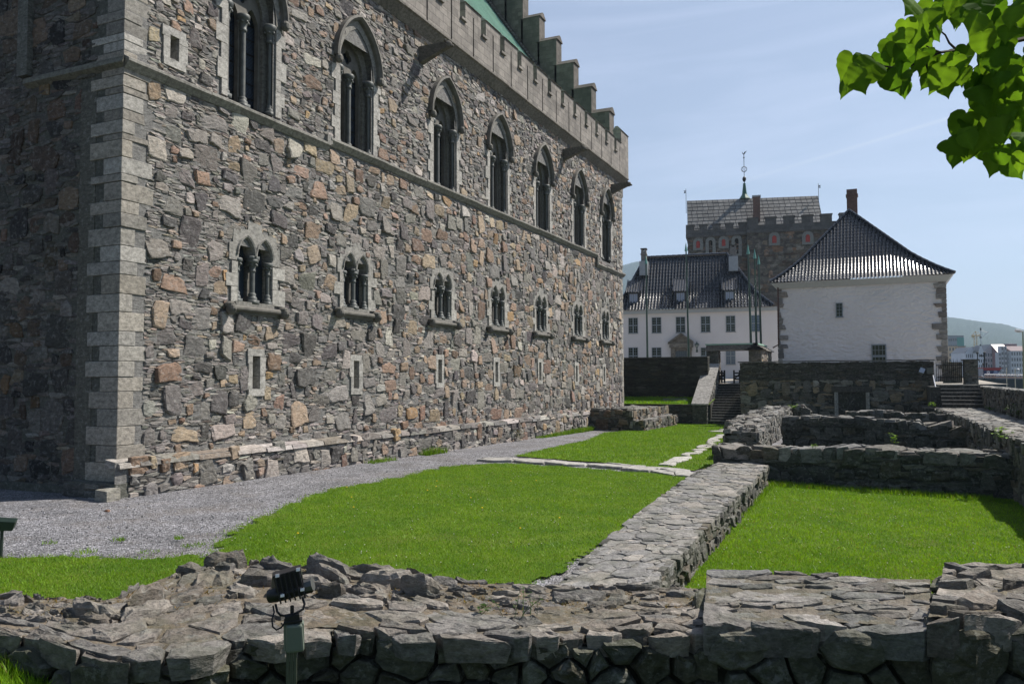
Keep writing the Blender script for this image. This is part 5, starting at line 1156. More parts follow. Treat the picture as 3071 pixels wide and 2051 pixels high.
def tile_roof(mb, o, ex, prof, xl, xr, tw=.235, th=.34, amp=.035, step=.03, sub=4):
    """pantiles: o origin, ex unit vector along the eave, prof list of (vector up the slope, cumulative); xl/xr give the left/right limit at row fraction"""
    P = [np.asarray(p, float) for p in prof]; D = [0]
    for a, b in zip(P, P[1:]): D.append(D[-1] + np.linalg.norm(b - a))
    tot = D[-1]; rows = max(2, int(round(tot / th))); ex = np.asarray(ex, float); o = np.asarray(o, float)
    def at(d):
        for k in range(len(P) - 1):
            if d <= D[k+1] + 1e-9 or k == len(P) - 2:
                f = (d - D[k]) / (D[k+1] - D[k]); p = P[k] + (P[k+1] - P[k]) * f; t = P[k+1] - P[k]; t /= np.linalg.norm(t); n = np.cross(ex, t); n *= np.sign(n[2]); return p, n
    dx = tw / sub
    for r in range(rows):
        d0, d1 = tot * r / rows, tot * (r + 1) / rows; (p0, n0), (p1, n1) = at(d0), at(d1); L = []
        a0, b0, a1, b1 = xl(d0 / tot), xr(d0 / tot), xl(d1 / tot), xr(d1 / tot)
        lo, hi = min(a0, a1), max(b0, b1); k0 = int(math.floor(lo / dx)); xs = np.arange(k0, int(math.ceil(hi / dx)) + 1) * dx
        w = amp * (np.cos(2 * math.pi * xs / tw) + .35 * np.cos(4 * math.pi * xs / tw + .8))
        q0 = np.clip(xs, a0, b0); q1 = np.clip(xs, a1, b1); n = len(xs)
        v0 = o + p0 + np.outer(q0, ex) + np.outer(w + step, n0); v1 = o + p1 + np.outer(q1, ex) + np.outer(w, n1); vb = o + p0 + np.outer(q0, ex) + np.outer(w - .02, n0)
        mb.add(np.vstack([vb, v0, v1]), [f for i in range(n - 1) for f in (((i, i+1, n+i+1, n+i), (n+i, n+i+1, 2*n+i+1, 2*n+i)) if (q0[i+1] - q0[i] > 1e-6 or q1[i+1] - q1[i] > 1e-6) else ())], (.03, .03, .03))
def hip_line(mb, pts, r=.1, n=.42):
    """ridge tiles along a polyline"""
    for a, b in zip(pts, pts[1:]):
        a, b = np.asarray(a, float), np.asarray(b, float); L = np.linalg.norm(b - a); k = max(1, int(L / n))
        for i in range(k):
            p, q = a + (b - a) * i / k, a + (b - a) * (i + 1.12) / k; mb.tube([p, q], [r * 1.1, r * .92], 8, (.03, .03, .03))
def house_frame(o, ex):
    """local wall frame: a along ex, h outwards (towards the viewer), z up"""
    ex = np.asarray(ex, float); n = np.array([ex[1], -ex[0], 0.])
    return lambda a, h, z: np.asarray(o, float) + ex * a + n * h + np.array((0, 0, z))
def hbox(mb, fr, a0, a1, h0, h1, z0, z1, col=(.3, .3, .3)):
    mb.hexa([fr(a0, h1, z0), fr(a1, h1, z0), fr(a1, h0, z0), fr(a0, h0, z0)], [fr(a0, h1, z1), fr(a1, h1, z1), fr(a1, h0, z1), fr(a0, h0, z1)], col)
def house_window(par, fr, a0, a1, z0, z1, cols=2, rows=2, sub=(2, 3), fw=.07, lab=None, mglass=None, curtain=False):
    mb = MB(); W_, H_ = a1 - a0, z1 - z0; e = .045
    for q in range(cols + 1): x = a0 + W_ * q / cols; hbox(mb, fr, max(a0, x - fw / 2), min(a1, x + fw / 2), -.04, e, z0, z1)
    for q in range(rows + 1): z = z0 + H_ * q / rows; hbox(mb, fr, a0, a1, -.04, e - .004, max(z0, z - fw / 2), min(z1, z + fw / 2))
    for q in range(cols * sub[0]):
        if q % sub[0]: x = a0 + W_ * q / (cols * sub[0]); hbox(mb, fr, x - .014, x + .014, -.02, e - .02, z0, z1)
    for q in range(rows * sub[1]):
        if q % sub[1]: z = z0 + H_ * q / (rows * sub[1]); hbox(mb, fr, a0, a1, -.02, e - .024, z - .014, z + .014)
    hbox(mb, fr, a0 - .04, a1 + .04, 0, .08, z0 - .06, z0)
    w = mb.build('window', M_fr, par)
    if lab: w['label'] = lab
    mp_ = MB(); mp_.add([fr(a0, .003, z0), fr(a1, .003, z0), fr(a1, .003, z1), fr(a0, .003, z1)], [(0, 1, 2, 3)]); mp_.build('pane', mglass or M_win, w)
    if curtain:
        mc_ = MB()
        for s in (0, 1):
            n = 7; xs = np.linspace(a0, a0 + W_ * .3, n) if s == 0 else np.linspace(a1 - W_ * .3, a1, n)
            for i in range(n - 1): mc_.add([fr(xs[i], .006 + .01 * (i % 2), z0), fr(xs[i+1], .006 + .01 * ((i+1) % 2), z0), fr(xs[i+1], .006 + .01 * ((i+1) % 2), z1), fr(xs[i], .006 + .01 * (i % 2), z1)], [(0, 1, 2, 3)])
        mc_.build('curtain', mat_plain('net_curtain', (.5, .5, .48), .9), w)
    return w

# ---- white house on the right
HY = 50.4
PXY = lambda u, v: PY(u, v, HY)
wx0, wx1 = float(PXY(2334, 960)[0]), float(PXY(2838, 960)[0]); ez = float(PXY(2580, 838)[2]); 
wh = thing('white_house', 'white house with lumpy plaster and a steep hipped roof of glossy black tiles', 'house', ((wx0 + wx1) / 2, HY, 2.2))
fw_ = house_frame((wx0, HY, 0), (1, 0, 0)); Lw = wx1 - wx0; DEPTH = 17
mb = MB(); mb.box((wx0, HY + .2, 1.8), (wx1, HY + DEPTH, ez))
from mathutils import noise as mno
nx_, nz_ = int(Lw / .085), int((ez - 1.8) / .085); vv = []
for i in range(nx_ + 1):
    for j in range(nz_ + 1):
        x, z = wx0 + Lw * i / nx_, 1.8 + (ez - 1.8) * j / nz_; q = Vector((x * 1.5 + .3 * z, z * 3.4, 0)); n_ = abs(mno.noise(q)) * .55 + .35 * abs(mno.noise(q * 2.3 + Vector((5, 3, 1)))) + .2 * mno.noise(q * 5)
        vv.append((x, HY + .02 + .15 * n_, z))
mb.add(vv, [(i*(nz_+1)+j, (i+1)*(nz_+1)+j, (i+1)*(nz_+1)+j+1, i*(nz_+1)+j+1) for i in range(nx_) for j in range(nz_)]); mb.build('wall', M_plas, wh)
for s in (0, 1):
    mb = MB(); z = 2.2; k = 0
    while z < ez - .1:
        h = rw.uniform(.22, .5); l = rw.uniform(.12, .45) if k % 2 else rw.uniform(.4, .85); l *= 1.0 if s == 0 else .95; g = pick_slab(rw) * 1.05
        if rw.random() < .15: g = g * np.array((1.05, .98, .93))
        zt = min(z + h - .03, ez); a, b = (wx0 - .06, wx0 + l) if s == 0 else (wx1 - l, wx1 + .06)
        if rw.random() < .4: b = b if s else wx0 + .35
        j = rw.normal(0, .07, 4); lo = [(a, HY - .06, z), (b + j[0], HY - .05, z), (b + j[0], HY + .6, z), (a, HY + .6, z)] if s == 0 else [(a + j[0], HY - .05, z), (b, HY - .05, z), (b, HY + .6, z), (a + j[0], HY + .6, z)]
        hi = [(p[0] + (j[1] if i in ((1, 2) if s == 0 else (0, 3)) else 0), p[1], zt) for i, p in enumerate(lo)]; mb.hexa(lo, hi, g); z += h; k += 1
    mb.build('quoin_stone', M_grey, wh, bevel=.03)
mb = MB(); EO = .5
mb.hexa([(wx0 - .1, HY - .1, ez - .42), (wx1 + .1, HY - .1, ez - .42), (wx1 + .1, HY + DEPTH, ez - .42), (wx0 - .1, HY + DEPTH, ez - .42)], [(wx0 - EO + .06, HY - EO + .06, ez), (wx1 + EO - .06, HY - EO + .06, ez), (wx1 + EO - .06, HY + DEPTH, ez), (wx0 - EO + .06, HY + DEPTH, ez)])
mb.build('eave', M_eave, wh)
ex0, ex1 = wx0 - EO - .05, wx1 + EO + .05; ez2 = ez + .05; ya = 4.6; apx = PY(2546, 632, HY + ya); apz = float(apx[2]); apx = float(apx[0])
pf = [(0, -EO, 0), (0, 0, .37), (0, .4, .71), (0, 1.0, 1.28), (0, 1.5, 1.81), (0, ya, apz - ez2)]; DD = [0]
for a, b in zip(pf, pf[1:]): DD.append(DD[-1] + np.linalg.norm(np.subtract(b, a)))
# hip plan follows the same bell-cast on the sides
def fx(f):
    d = f * DD[-1]; y = np.interp(d, DD, [p[1] for p in pf]); return (y + EO) / (ya + EO)
mb = MB(); tile_roof(mb, (0, HY, ez2), (1, 0, 0), pf, lambda f: ex0 + (apx - ex0) * fx(f), lambda f: ex1 + (apx - ex1) * fx(f), step=.02, sub=10)
zz = lambda k: (pf[k][1], pf[k][2])
def side(s):
    xe = ex0 if s == 0 else ex1; pts_f = []; pts_b = []
    for y, z in map(lambda p: (p[1], p[2]), pf): f = (y + EO) / (ya + EO); pts_f.append((xe + (apx - xe) * f, HY + y, ez2 + z)); pts_b.append((xe + (apx - xe) * f, HY + DEPTH, ez2 + z))
    n = len(pts_f); mb.add(pts_f + pts_b, [(i, i+1, n+i+1, n+i) for i in range(n - 1)], (.03, .03, .03)); return pts_f
h0, h1 = side(0), side(1); mb.build('roof', M_tile, wh)
mb = MB(); hip_line(mb, [np.array(p) + (0, 0, .06) for p in h0], .11); mb.build('hip_tile', M_tile, wh); mb = MB(); hip_line(mb, [np.array(p) + (0, 0, .06) for p in h1], .11); mb.build('hip_tile', M_tile, wh)
cy = HY + ya + 2.2; c0, c1 = PY(2540, 640, cy), PY(2570, 566, cy); mb = MB(); mb.box((c0[0], cy, apz - 1), (c1[0], cy + .8, c1[2] - .55)); mb.box((c0[0] - .06, cy - .06, c1[2] - .55), (c1[0] + .06, cy + .86, c1[2] - .4)); mb.box((c0[0] - .0, cy, c1[2] - .4), (c1[0], cy + .8, c1[2])); mb.build('chimney', M_brick, wh)
a = lambda u, v: (float(PXY(u, v)[0]) - wx0, float(PXY(u, v)[2]))
(a0, z1_), (a1, z0_) = a(2506, 909), a(2528, 950); house_window(wh, fw_, a0, a1, z0_, z1_, 1, 1, (2, 4), .11)
(a0, z1_), (a1, z0_) = a(2613, 1033), a(2659, 1090); house_window(wh, fw_, a0, a1, z0_ - .3, z1_, 1, 2, (4, 2), .15)
mb = MB(); dp = [PY(2329, 843, HY - .45), PY(2333, 856, HY - .15), PY(2335, 1033, HY - .12), PY(2318, 1043, HY - .12)]; mb.tube(dp, .055, 8, (.07, .03, .022)); mb.build('downpipe', mat_plain('red_brown_pipe', (.07, .03, .022), .4), wh)
yv = HY + 1.75; p = PY(2525, 782, yv); mb = MB(); mb.tube([p - np.array((0, 0, .5)), p], .08, 10, (.08, .03, .025)); mb.lathe(p, [(.13, -.04), (.13, .04), (0, .08)], 10, (.5, .5, .5)); mb.build('vent_pipe', mat_plain('vent_red', (.08, .03, .025), .4), wh)
p = PY(2556, 771, yv + .3); mb = MB(); mb.box(p - np.array((.33, .3, .25)), p + np.array((.33, .2, .12)), (.3, .31, .33)); mb.build('roof_hatch', M_zinc, wh, bevel=.02)

# ---- long white house with dormers
r0, r1 = PD(1866, 931, 90), PD(2310, 920, 85.7); rv_ = r1 - r0; rv_[2] = 0; rl = np.linalg.norm(rv_); exr = rv_ / rl; r00 = r0 - exr * 3.5; LR = rl + 3.5 + 1.2
res = thing('dormer_house', 'long white two storey house with black tiled roof, three dormers and a stone doorway', 'house', ((r0 + r1) / 2 * np.array((1, 1, 0)) + np.array((0, 0, 2.6))))
fr = house_frame((r00[0], r00[1], 0), exr); nR = np.array([exr[1], -exr[0], 0]); RE = float((r0[2] + r1[2]) / 2)
def onres(u, v, h=0.0):     # pixel -> (a, z) on the house wall plane
    d = ray(u, v); q = r00 + nR * h; t = ((q - CAM)[:2] @ nR[:2]) / (d[:2] @ nR[:2]); p = CAM + d * t; return float((p - r00)[:2] @ exr[:2]), float(p[2])
mb = MB(); hbox(mb, fr, 0, LR, -12, 0, 1.5, RE - .2); mb.build('wall', M_plas2, res)
mb = MB(); hbox(mb, fr, -.3, LR + .3, -12.3, .35, RE - .45, RE - .02); mb.build('eave', M_eave, res)
us = [1899, 1969, 2041, 2116, 2191, 2267]; M_sky = mat_glass('sky_tinted_glass', (.05, .09, .16), .04, .9)  # blue base colour of this glass paints in a sky reflection
for i, u in enumerate(us):
    tv = 953.5 - (u - 1899) * .0215; bv_ = 999.3 - (u - 1899) * .0165; a0, z1_ = onres(u - 14.6, tv); a1, z0_ = onres(u + 14.6, bv_)
    house_window(res, fr, a0, a1, z0_, z1_, 2, 2, (2, 3), .14, mglass=M_sky if i == 5 else None)
for u in (1899, 1969, 2116, 2191):
    a0, z1_ = onres(u - 14.5, 1042); a1, z0_ = onres(u + 15, 1092); house_window(res, fr, a0, a1, z0_, z1_, 2, 2, (2, 3), .14, mglass=M_sky if u == 2191 else None)
# doorway
po = MB(); P = lambda u, v: onres(u, v); cN = (.19, .175, .145)
for u0, u1 in ((2012, 2026), (2061, 2075)): (q0, t0), (q1, t1) = P(u0, 1040), P(u1, 1110); hbox(po, fr, q0, q1, 0, .25, t1 - .4, t0, cN)
(q0, t0), (q1, t1) = P(2008, 1030), P(2079, 1042); hbox(po, fr, q0, q1, 0, .4, t1, t0, cN); (q0, t0), (q1, t1) = P(2012, 1042), P(2075, 1052); hbox(po, fr, q0, q1, 0, .2, t1, t0, np.array(cN) * .9)
(qa, ta), (qb, tb), (qc, tc) = P(2004, 1031), P(2080, 1028), P(2043, 1003); po.hexa([fr(qa, .1, ta), fr(qb, .1, tb), fr(qc, .1, tc)], [fr(qa, .3, ta), fr(qb, .3, tb), fr(qc, .3, tc)], np.array(cN) * .8)
for A1, B1 in (((qa, ta), (qc, tc)), ((qc, tc), (qb, tb))): po.hexa([fr(A1[0], 0, A1[1] - .05), fr(B1[0], 0, B1[1] - .05), fr(B1[0], .5, B1[1] - .05), fr(A1[0], .5, A1[1] - .05)], [fr(A1[0], 0, A1[1] + .16), fr(B1[0], 0, B1[1] + .16), fr(B1[0], .5, B1[1] + .16), fr(A1[0], .5, A1[1] + .16)], np.array(cN) * .85)
pt_ = po.build('portal', M_grey, res)
mb = MB(); (q0, t0), (q1, t1) = P(2026, 1050), P(2061, 1112); hbox(mb, fr, q0, q1, 0, .06, t1 - .4, t0, (.1, .13, .15))
for k in range(1, 6): x = q0 + (q1 - q0) * k / 6; hbox(mb, fr, x - .015, x + .015, .06, .075, t1 - .4, t0, (.04, .05, .06))
mb.build('door', mat_plain('blue_grey_door', (.12, .15, .17), .5, useattr=True), res)
# roof: bell-cast front slope, hips at both ends
SP_ = 4.5; rz_ = float(onres(2060, 768, -SP_)[1]) - RE
pr = [nR * .55, nR * -.5 + np.array((0, 0, .91)), nR * -1.4 + np.array((0, 0, 1.77)), nR * -SP_ + np.array((0, 0, rz_))]
aL, _ = onres(1936, 774, -SP_); aR, _ = onres(2180, 763, -SP_); aL0, aR0 = .1 - .4, LR + .4; DR = [0]
for p_, q_ in zip(pr, pr[1:]): DR.append(DR[-1] + np.linalg.norm(q_ - p_))
hn = [-.55, .5, 1.4, SP_]; fh = lambda f: (np.interp(f * DR[-1], DR, hn) + .55) / (SP_ + .55)
aL0 = onres(1858, 931, .5)[0] - 1.0; aR0 = onres(2322, 919, .5)[0]
mb = MB(); tile_roof(mb, (r00[0], r00[1], RE), exr, pr, lambda f: aL0 + (aL - aL0) * fh(f), lambda f: aR0 + (aR - aR0) * fh(f), .34, .5, .05, .03, 8)
B0 = np.array((r00[0], r00[1], RE)); bk = nR * -16.5
for s, (e0, e1) in enumerate(((aL0, aL), (aR0, aR))):
    A_f = [B0 + exr * (e0 + (e1 - e0) * fh(d / DR[-1])) + p_ for d, p_ in zip(DR, pr)]; A_b = [q + bk * (1 - fh(d / DR[-1])) for q, d in zip(A_f, DR)]; n = len(A_f)
    mb.add(A_f + A_b, [(i, i+1, n+i+1, n+i) for i in range(n - 1)], (.03, .03, .03))
    hl = MB(); hip_line(hl, [q + np.array((0, 0, .1)) for q in A_f], .17, .6); hl.build('hip_tile', M_tile, res)
mb.build('roof', M_tile, res)
mb = MB(); hip_line(mb, [B0 + exr * aL + pr[-1] + np.array((0, 0, .05)), B0 + exr * aR + pr[-1] + np.array((0, 0, .05))], .17, .6); mb.build('ridge_tile', M_tile, res)
for u in (1900, 2041, 2188):   # dormers
    dm = MB(); yv = u; sl_ = -.0215 * (u - 1899); hh_ = -1.45
    (q0, t1), (q1, t0) = onres(u - 12.5, 882 + sl_, hh_ + .9), onres(u + 12.5, 908 + sl_, hh_ + .9); f2 = lambda a, h, z: fr(a, h + hh_ + .9, z)
    hbox(dm, f2, q0 - .14, q1 + .14, -2.6, -.02, t0 - .7, t1 + .15, (.015, .015, .018)); d_ = dm.build('dormer', M_tile, res)
    w = house_window(d_, f2, q0, q1, t0, t1, 2, 1, (2, 4), .08, mglass=mat_glass('pale_dormer_glass', (.36, .42, .55), .2, .5))  # pale blue pane colour stands in for a bright reflection
    tp = MB(); zt = t1 + .2; rise = 1.5; run = 2.0
    tile_roof(tp, fr(0, 0, 0), exr, [nR * (hh_ + 1.2) + np.array((0, 0, zt)), nR * (hh_ + 1.2 - run) + np.array((0, 0, zt + rise))], lambda f: q0 - .3, lambda f: q1 + .3, 1/3.4, .42, .05, .004, 8)
    for x0 in (q0 - .4, q1 + .3): tp.hexa([fr(x0, hh_ + 1.25, zt - .12), fr(x0 + .1, hh_ + 1.25, zt - .12), fr(x0 + .1, hh_ + 1.25 - run, zt + rise - .12), fr(x0, hh_ + 1.25 - run, zt + rise - .12)], [fr(x0, hh_ + 1.25, zt + .12), fr(x0 + .1, hh_ + 1.25, zt + .12), fr(x0 + .1, hh_ + 1.25 - run, zt + rise + .12), fr(x0, hh_ + 1.25 - run, zt + rise + .12)], (.3, .3, .3))
    hbox(tp, fr, q0 - .28, q1 + .28, hh_ + 1.2 - run - .05, hh_ + 1.2 - run, zt + .3, zt + rise - .02, (.03, .03, .03)); tp.build('dormer_roof', M_tile, d_)
for u0, u1, v0, v1, vb in ((1919, 1941, 745, 768, 792), (2186, 2212, 735, 757, 778)):
    hh_ = -SP_ + 1.6; mb = MB(); (q0, t1), (q1, t0) = onres(u0, v0, hh_), onres(u1, vb, hh_); (_, tm) = onres(u0, v1, hh_); c = (.2, .19, .18); hbox(mb, fr, q0 + .12, q1 - .12, hh_ - .9, hh_, t0 - 1.2, t1 - .35, c); hbox(mb, fr, q0 + .05, q1 - .05, hh_ - .95, hh_ + .05, t1 - .75, t1 - .62, c)
    for x in (q0 + .14, q1 - .34): hbox(mb, fr, x, x + .2, hh_ - .85, hh_ - .03, t1 - .36, t1 - .1, c)
    hbox(mb, fr, q0 + .05, q1 - .05, hh_ - .95, hh_ + .05, t1 - .1, t1, (.07, .07, .07)); ch = mb.build('chimney', M_grey, res)
    mb = MB(); hbox(mb, fr, q0 - .05, q1 + .05, hh_ - .9, hh_ + .25, t0 - 1.3, t0 + .35, (.34, .36, .38)); mb.build('flashing', M_zinc, ch)
M_pole = mat_plain('green_pole_paint', (.035, .07, .055), .45, var=.1)
wlp = PD(2090, 1040, 0.0 + np.linalg.norm(0) + 84.0); la = onres(2090, 1040, .5); lp = fr(la[0], .5, la[1])
lan = thing('wall_lantern', 'dark green street lantern with a pointed cap, on the white wall beside the stone doorway', 'lantern', lp)
sc_ = 1 / 26.0; mb = MB(); zc_ = lambda v: float(onres(2090, v, .5)[1]); b_ = np.array((lp[0], lp[1], 0.))
mb.lathe(b_, [(0, zc_(1022)), (.04, zc_(1026)), (.1, zc_(1029)), (.28, zc_(1033)), (.3, zc_(1034)), (.02, zc_(1034.5))], 8, (.03, .06, .05)); mb.build('cap', M_pole, lan)
mb = MB(); mb.lathe(b_, [(.22, zc_(1034)), (.13, zc_(1042))], 6, (.25, .3, .3)); mb.build('glass', mat_glass('lantern_glass', (.2, .25, .25), .1), lan)
mb = MB(); mb.lathe(b_, [(.03, zc_(1042)), (.15, zc_(1042.5)), (.05, zc_(1044)), (.05, zc_(1048)), (.14, zc_(1050)), (.05, zc_(1052)), (.16, zc_(1055)), (0, zc_(1057))], 8, (.03, .05, .045)); pz_ = zc_(1054); q = np.array((lp[0], lp[1], pz_)); mb.tube([q, q - nR * .5], .05, 6, (.03, .05, .045)); mb.build('bracket', M_pole, lan)
# flagpoles on the terrace
for i, (u0, v0, u1, v1, d, lab) in enumerate([(1937, 772, 1942, 1095, 66, 'green flagpole nearest the hall, in front of the left dormer'), (2057, 734, 2066, 1095, 66, 'green flagpole in front of the stone doorway and middle dormer'), (2243, 740, 2253, 1060, 58, 'leftmost of the three close flagpoles before the white gable corner'), (2263, 754, 2269, 1060, 60, 'middle one of the three close flagpoles'), (2275, 772, 2283, 1060, 62, 'shortest and rightmost of the three close flagpoles')]):
    tp_ = PD(u0, v0, d); bt = PD(u1, v1, d); tp_ = np.array((bt[0] * .75 + tp_[0] * .25, bt[1] * .75 + tp_[1] * .25, tp_[2])) if False else tp_
    dirn = (tp_ - bt); k = (2.2 - bt[2]) / dirn[2]; base = bt + dirn * k; fp = thing('flagpole', lab, 'flagpole', base, 'green flagpoles on the terrace')
    mb = MB(); mb.tube([base, base + (tp_ - base) * .97], [.1, .055], 8, (.035, .07, .055)); mb.build('pole', M_pole, fp); mb = MB(); mb.lathe(tp_ - np.array((0, 0, .55)), [(.06, 0), (.12, .02), (.1, .15), (.03, .6), (0, .75)], 8, (.12, .3, .26)); mb.build('finial', mat_plain('verdigris', (.12, .3, .26), .5), fp)

# ---- the old tower behind
M_tow = mat_stone('tower_rubble', fine=5, bd=.12, strat=2, stain=.4)
M_tpar = mat_ashlar('tower_parapet_stone', ((.12, .12, .12), (.08, .082, .082)), 1.1, .5, .02, dirt=.6, k=.9)
M_tslate = None
def mat_slates():
    m, t, p = nt('big_stone_slates'); c = attr(t); t.links.new(scalecol(t, c, mul(t, rng(t, noise(t, 1.6, 5), .3, .7, .7, 1.25), rng(t, noise(t, 9, 4), .3, .7, .8, 1.2))), p.inputs['Base Color']); p.inputs['Roughness'].default_value = .6; return m
t0, t1 = PD(2062, 680, 118), PD(2520, 650, 112.5); tv = t1 - t0; tv[2] = 0; tl = np.linalg.norm(tv); et = tv / tl; ft = house_frame((t0[0], t0[1], 0), et); nT = np.array([et[1], -et[0], 0]); TD = 14
def ont(u, v, h=0.0):
    d = ray(u, v); q = t0 + nT * h; t = ((q - CAM)[:2] @ nT[:2]) / (d[:2] @ nT[:2]); p = CAM + d * t; return float((p - t0)[:2] @ et[:2]), float(p[2])
tow = thing('stone_tower', 'massive dark stone tower with battlements and red shutters behind the white houses', 'tower', (t0 + t1) / 2 * np.array((1, 1, 0)) + np.array((0, 0, 2.8)))
am, _ = ont(2240, 700); zs = ont(2150, 708)[1]; zs2 = ont(2240, 690, 1.2)[1]; LT = tl + 1
mb = MB(); hbox(mb, ft, 0, am + .2, -TD, 0, 2, zs, (.1, .095, .088)); hbox(mb, ft, am, LT, -TD, 1.2, 2, zs, (.1, .095, .088))
for A0, A1, H in ((0, am, 0), (am, LT, 1.2)):
    fn = lambda a, b, h, A0=A0, H=H: np.array([ft(A0 + x, H + hh_, 8 + y) for x, y, hh_ in zip(np.atleast_1d(a), np.atleast_1d(b), np.atleast_1d(h) + 0 * np.atleast_1d(a))])
    rubble(mb, A1 - A0, zs - 8, fn, rw, int((A1 - A0) * 34), .2, .5, .13, 1.5, hh=(.02, .08), chh=(.01, .04), lodf=lambda a, b: 1, pickf=lambda r, b=True, w=1: (pick_dark(r) * (1.15 if b else 1.0) * (np.array((1.25, .95, .8)) if r.random() < .18 else 1)))
sd = lambda a, b, h: np.array([ft(-hh_, -x, 8 + y) for x, y, hh_ in zip(np.atleast_1d(a), np.atleast_1d(b), np.atleast_1d(h) + 0 * np.atleast_1d(a))]); rubble(mb, TD, zs - 8, sd, rw, 300, .2, .5, .13, 1.5, hh=(.02, .08), lodf=lambda a, b: 1, pickf=lambda r, b=True, w=1: pick_dark(r))
mb.build('wall', M_tow, tow)
mb = MB(); PB = ont(2100, 690)[1]
pt0 = ont(2065, 673)[1]; n0 = ont(2130, 690)[1]
def para(a0, a1, H, za, zb, nm, first):
    z0 = zs - .1; hbox(mb, ft, a0 - .25, a1 + .25, H - .8, H + .35, z0, z0 + .5)
    hbox(mb, ft, a0 - .15, a1 + .15, H - .7, H + .25, z0 + .5, za)
    n = nm; w = (a1 - a0 + .3) / (n - .42)
    for k in range(n): q = a0 - .15 + k * w; hbox(mb, ft, q, q + w * .6, H - .7, H + .25, za, zb); hbox(mb, ft, q - .08, q + w * .6 + .08, H - .8, H + .35, zb, zb + .18)
    for k in range(n - 1):
        q = a0 - .15 + k * w + w * .6; hbox(mb, ft, q, q + w * .4, H - .7, H + .33, za - .05, za + .06)
zn, zm = ont(2130, 691)[1], ont(2130, 676)[1]; para(0, am - .2, 0, zn, zm, 5, True)
zn2, zm2 = ont(2380, 672, 1.2)[1], ont(2380, 651, 1.2)[1]; para(am + .2, LT, 1.2, zn2, zm2, 6, False)
for k in range(6): hbox(mb, ft, -.25, .5, -2.4 * k - 1.6, -2.4 * k - .0, zs, zm)
hbox(mb, ft, -.25, .5, -TD, 0, zs - .1, zn); mb.build('battlement', M_tpar, tow)
sh = mat_plain('red_shutter_paint', (.34, .05, .04), .6, var=.2)
def twin(u, v0, v1, w, H, red):
    (a_, z1_), (_, z0_) = ont(u, v0, H), ont(u, v1, H); p_ = MB(); hw = w / 2; n = 8
    ol = [(a_ - hw, z0_), (a_ + hw, z0_), (a_ + hw, z1_ - hw)] + [(a_ + hw * math.cos(t), z1_ - hw + hw * math.sin(t)) for t in np.linspace(0, math.pi, n)] + [(a_ - hw, z1_ - hw)]
    oo = [(a_ - hw - .45, z0_ - .3), (a_ + hw + .45, z0_ - .3), (a_ + hw + .45, z1_ - hw)] + [(a_ + (hw + .45) * math.cos(t), z1_ - hw + (hw + .5) * math.sin(t)) for t in np.linspace(0, math.pi, n)] + [(a_ - hw - .45, z1_ - hw)]
    v, f = plate([oo, ol], .3, lambda a, b, h: tuple(ft(a, H + .06 + h, b))); p_.add(v, f, (.18, .19, .185)); o = p_.build('window', M_dress, tow)
    q = MB(); q.add([tuple(ft(a, H + (.08 if red else .02), b)) for a, b in ol], [tuple(range(len(ol)))], (.34, .05, .04) if red else (.01, .01, .01))
    if red: hbox(q, ft, a_ - .12, a_ + .12, H + .08, H + .1, z0_ + (z1_ - z0_) * .3, z0_ + (z1_ - z0_) * .5, (.03, .015, .012))
    q.build('shutter' if red else 'opening', sh if red else M_dark, o)  # openings are flat sheets, their inner shade painted black
for u, v0, v1, red in ((2093.5, 723, 745, 1), (2131, 721, 766, 0), (2170, 718, 739, 1), (2209, 715, 762, 0)): twin(u, v0, v1, .52, 0, red)
for u, v0, v1 in ((2322, 707, 730), (2422, 704, 727)): twin(u, v0, v1, .6, 1.2, 1)
# slab roof
hr = -4.6; (q0, zr0), (q1, zr1) = ont(2060, 603, hr), ont(2453, 588, hr); he = -.9; (e0, ze), (e1, _) = ont(2062, 660, he), ont(2470, 650, he); ze = zn - .1
ms = MB(); rows = 9
for i in range(rows):
    f0, f1 = i / rows, (i + 1) / rows; x = 0
    A = lambda f, s: ft(e0 + (q0 - e0) * f + s * ((e1 + (q1 - e1) * f) - (e0 + (q0 - e0) * f)), he + (hr - he) * f, ze + (zr0 - ze) * f + s * (zr1 - zr0) * f)
    n = 24; off = .1 * (i % 3)
    for k in range(n + 1):
        s0, s1 = max(0, (k - off) / n), min(1, (k + 1 - off) / n)
        if s1 - s0 < .005: continue
        s0 += .0018; s1 -= .0018; up = np.array((0, 0, .05)); j = rw.uniform(.0, .025); c = np.array((.2, .19, .175)) * rw.uniform(.75, 1.15)
        g_ = .012; lo = [A(f0 + g_, s0), A(f0 + g_, s1), A(f1, s1), A(f1, s0)]; hi = [lo[0] + up + j * np.array((0, 0, 1)), lo[1] + up + j * np.array((0, 0, 1)), lo[2] + up * .3, lo[3] + up * .3]; ms.hexa(lo, hi, c)
dn_ = np.array((0, 0, .08)); ms.hexa([A(0, 0) - dn_ * 2, A(0, 1) - dn_ * 2, A(1, 1) - dn_ * 2, A(1, 0) - dn_ * 2], [A(0, 0) - dn_, A(0, 1) - dn_, A(1, 1) - dn_, A(1, 0) - dn_], (.03, .03, .03))
bk1 = ft(q0, 2 * hr - he, 0); ms.add([A(0, 0), A(1, 0), ft(e0, 2 * hr - he, ze), A(0, 1), A(1, 1), ft(e1, 2 * hr - he, ze)], [(0, 1, 2), (3, 5, 4), (1, 4, 5, 2)], (.12, .115, .11)); ms.build('roof', mat_slates(), tow)
mb = MB(); hh_ = -1.2; (q0, z1_), (q1, z0_) = ont(2258, 585, hh_), ont(2280, 650, hh_); hbox(mb, ft, q0, q1, hh_ - 1, hh_, z0_ - .5, z1_ - .3); ch = mb.build('chimney', M_brick, tow); mb = MB(); hbox(mb, ft, q0 - .12, q1 + .12, hh_ - 1.1, hh_ + .12, z1_ - .3, z1_ - .08); mb.build('cap', M_zinc, ch)
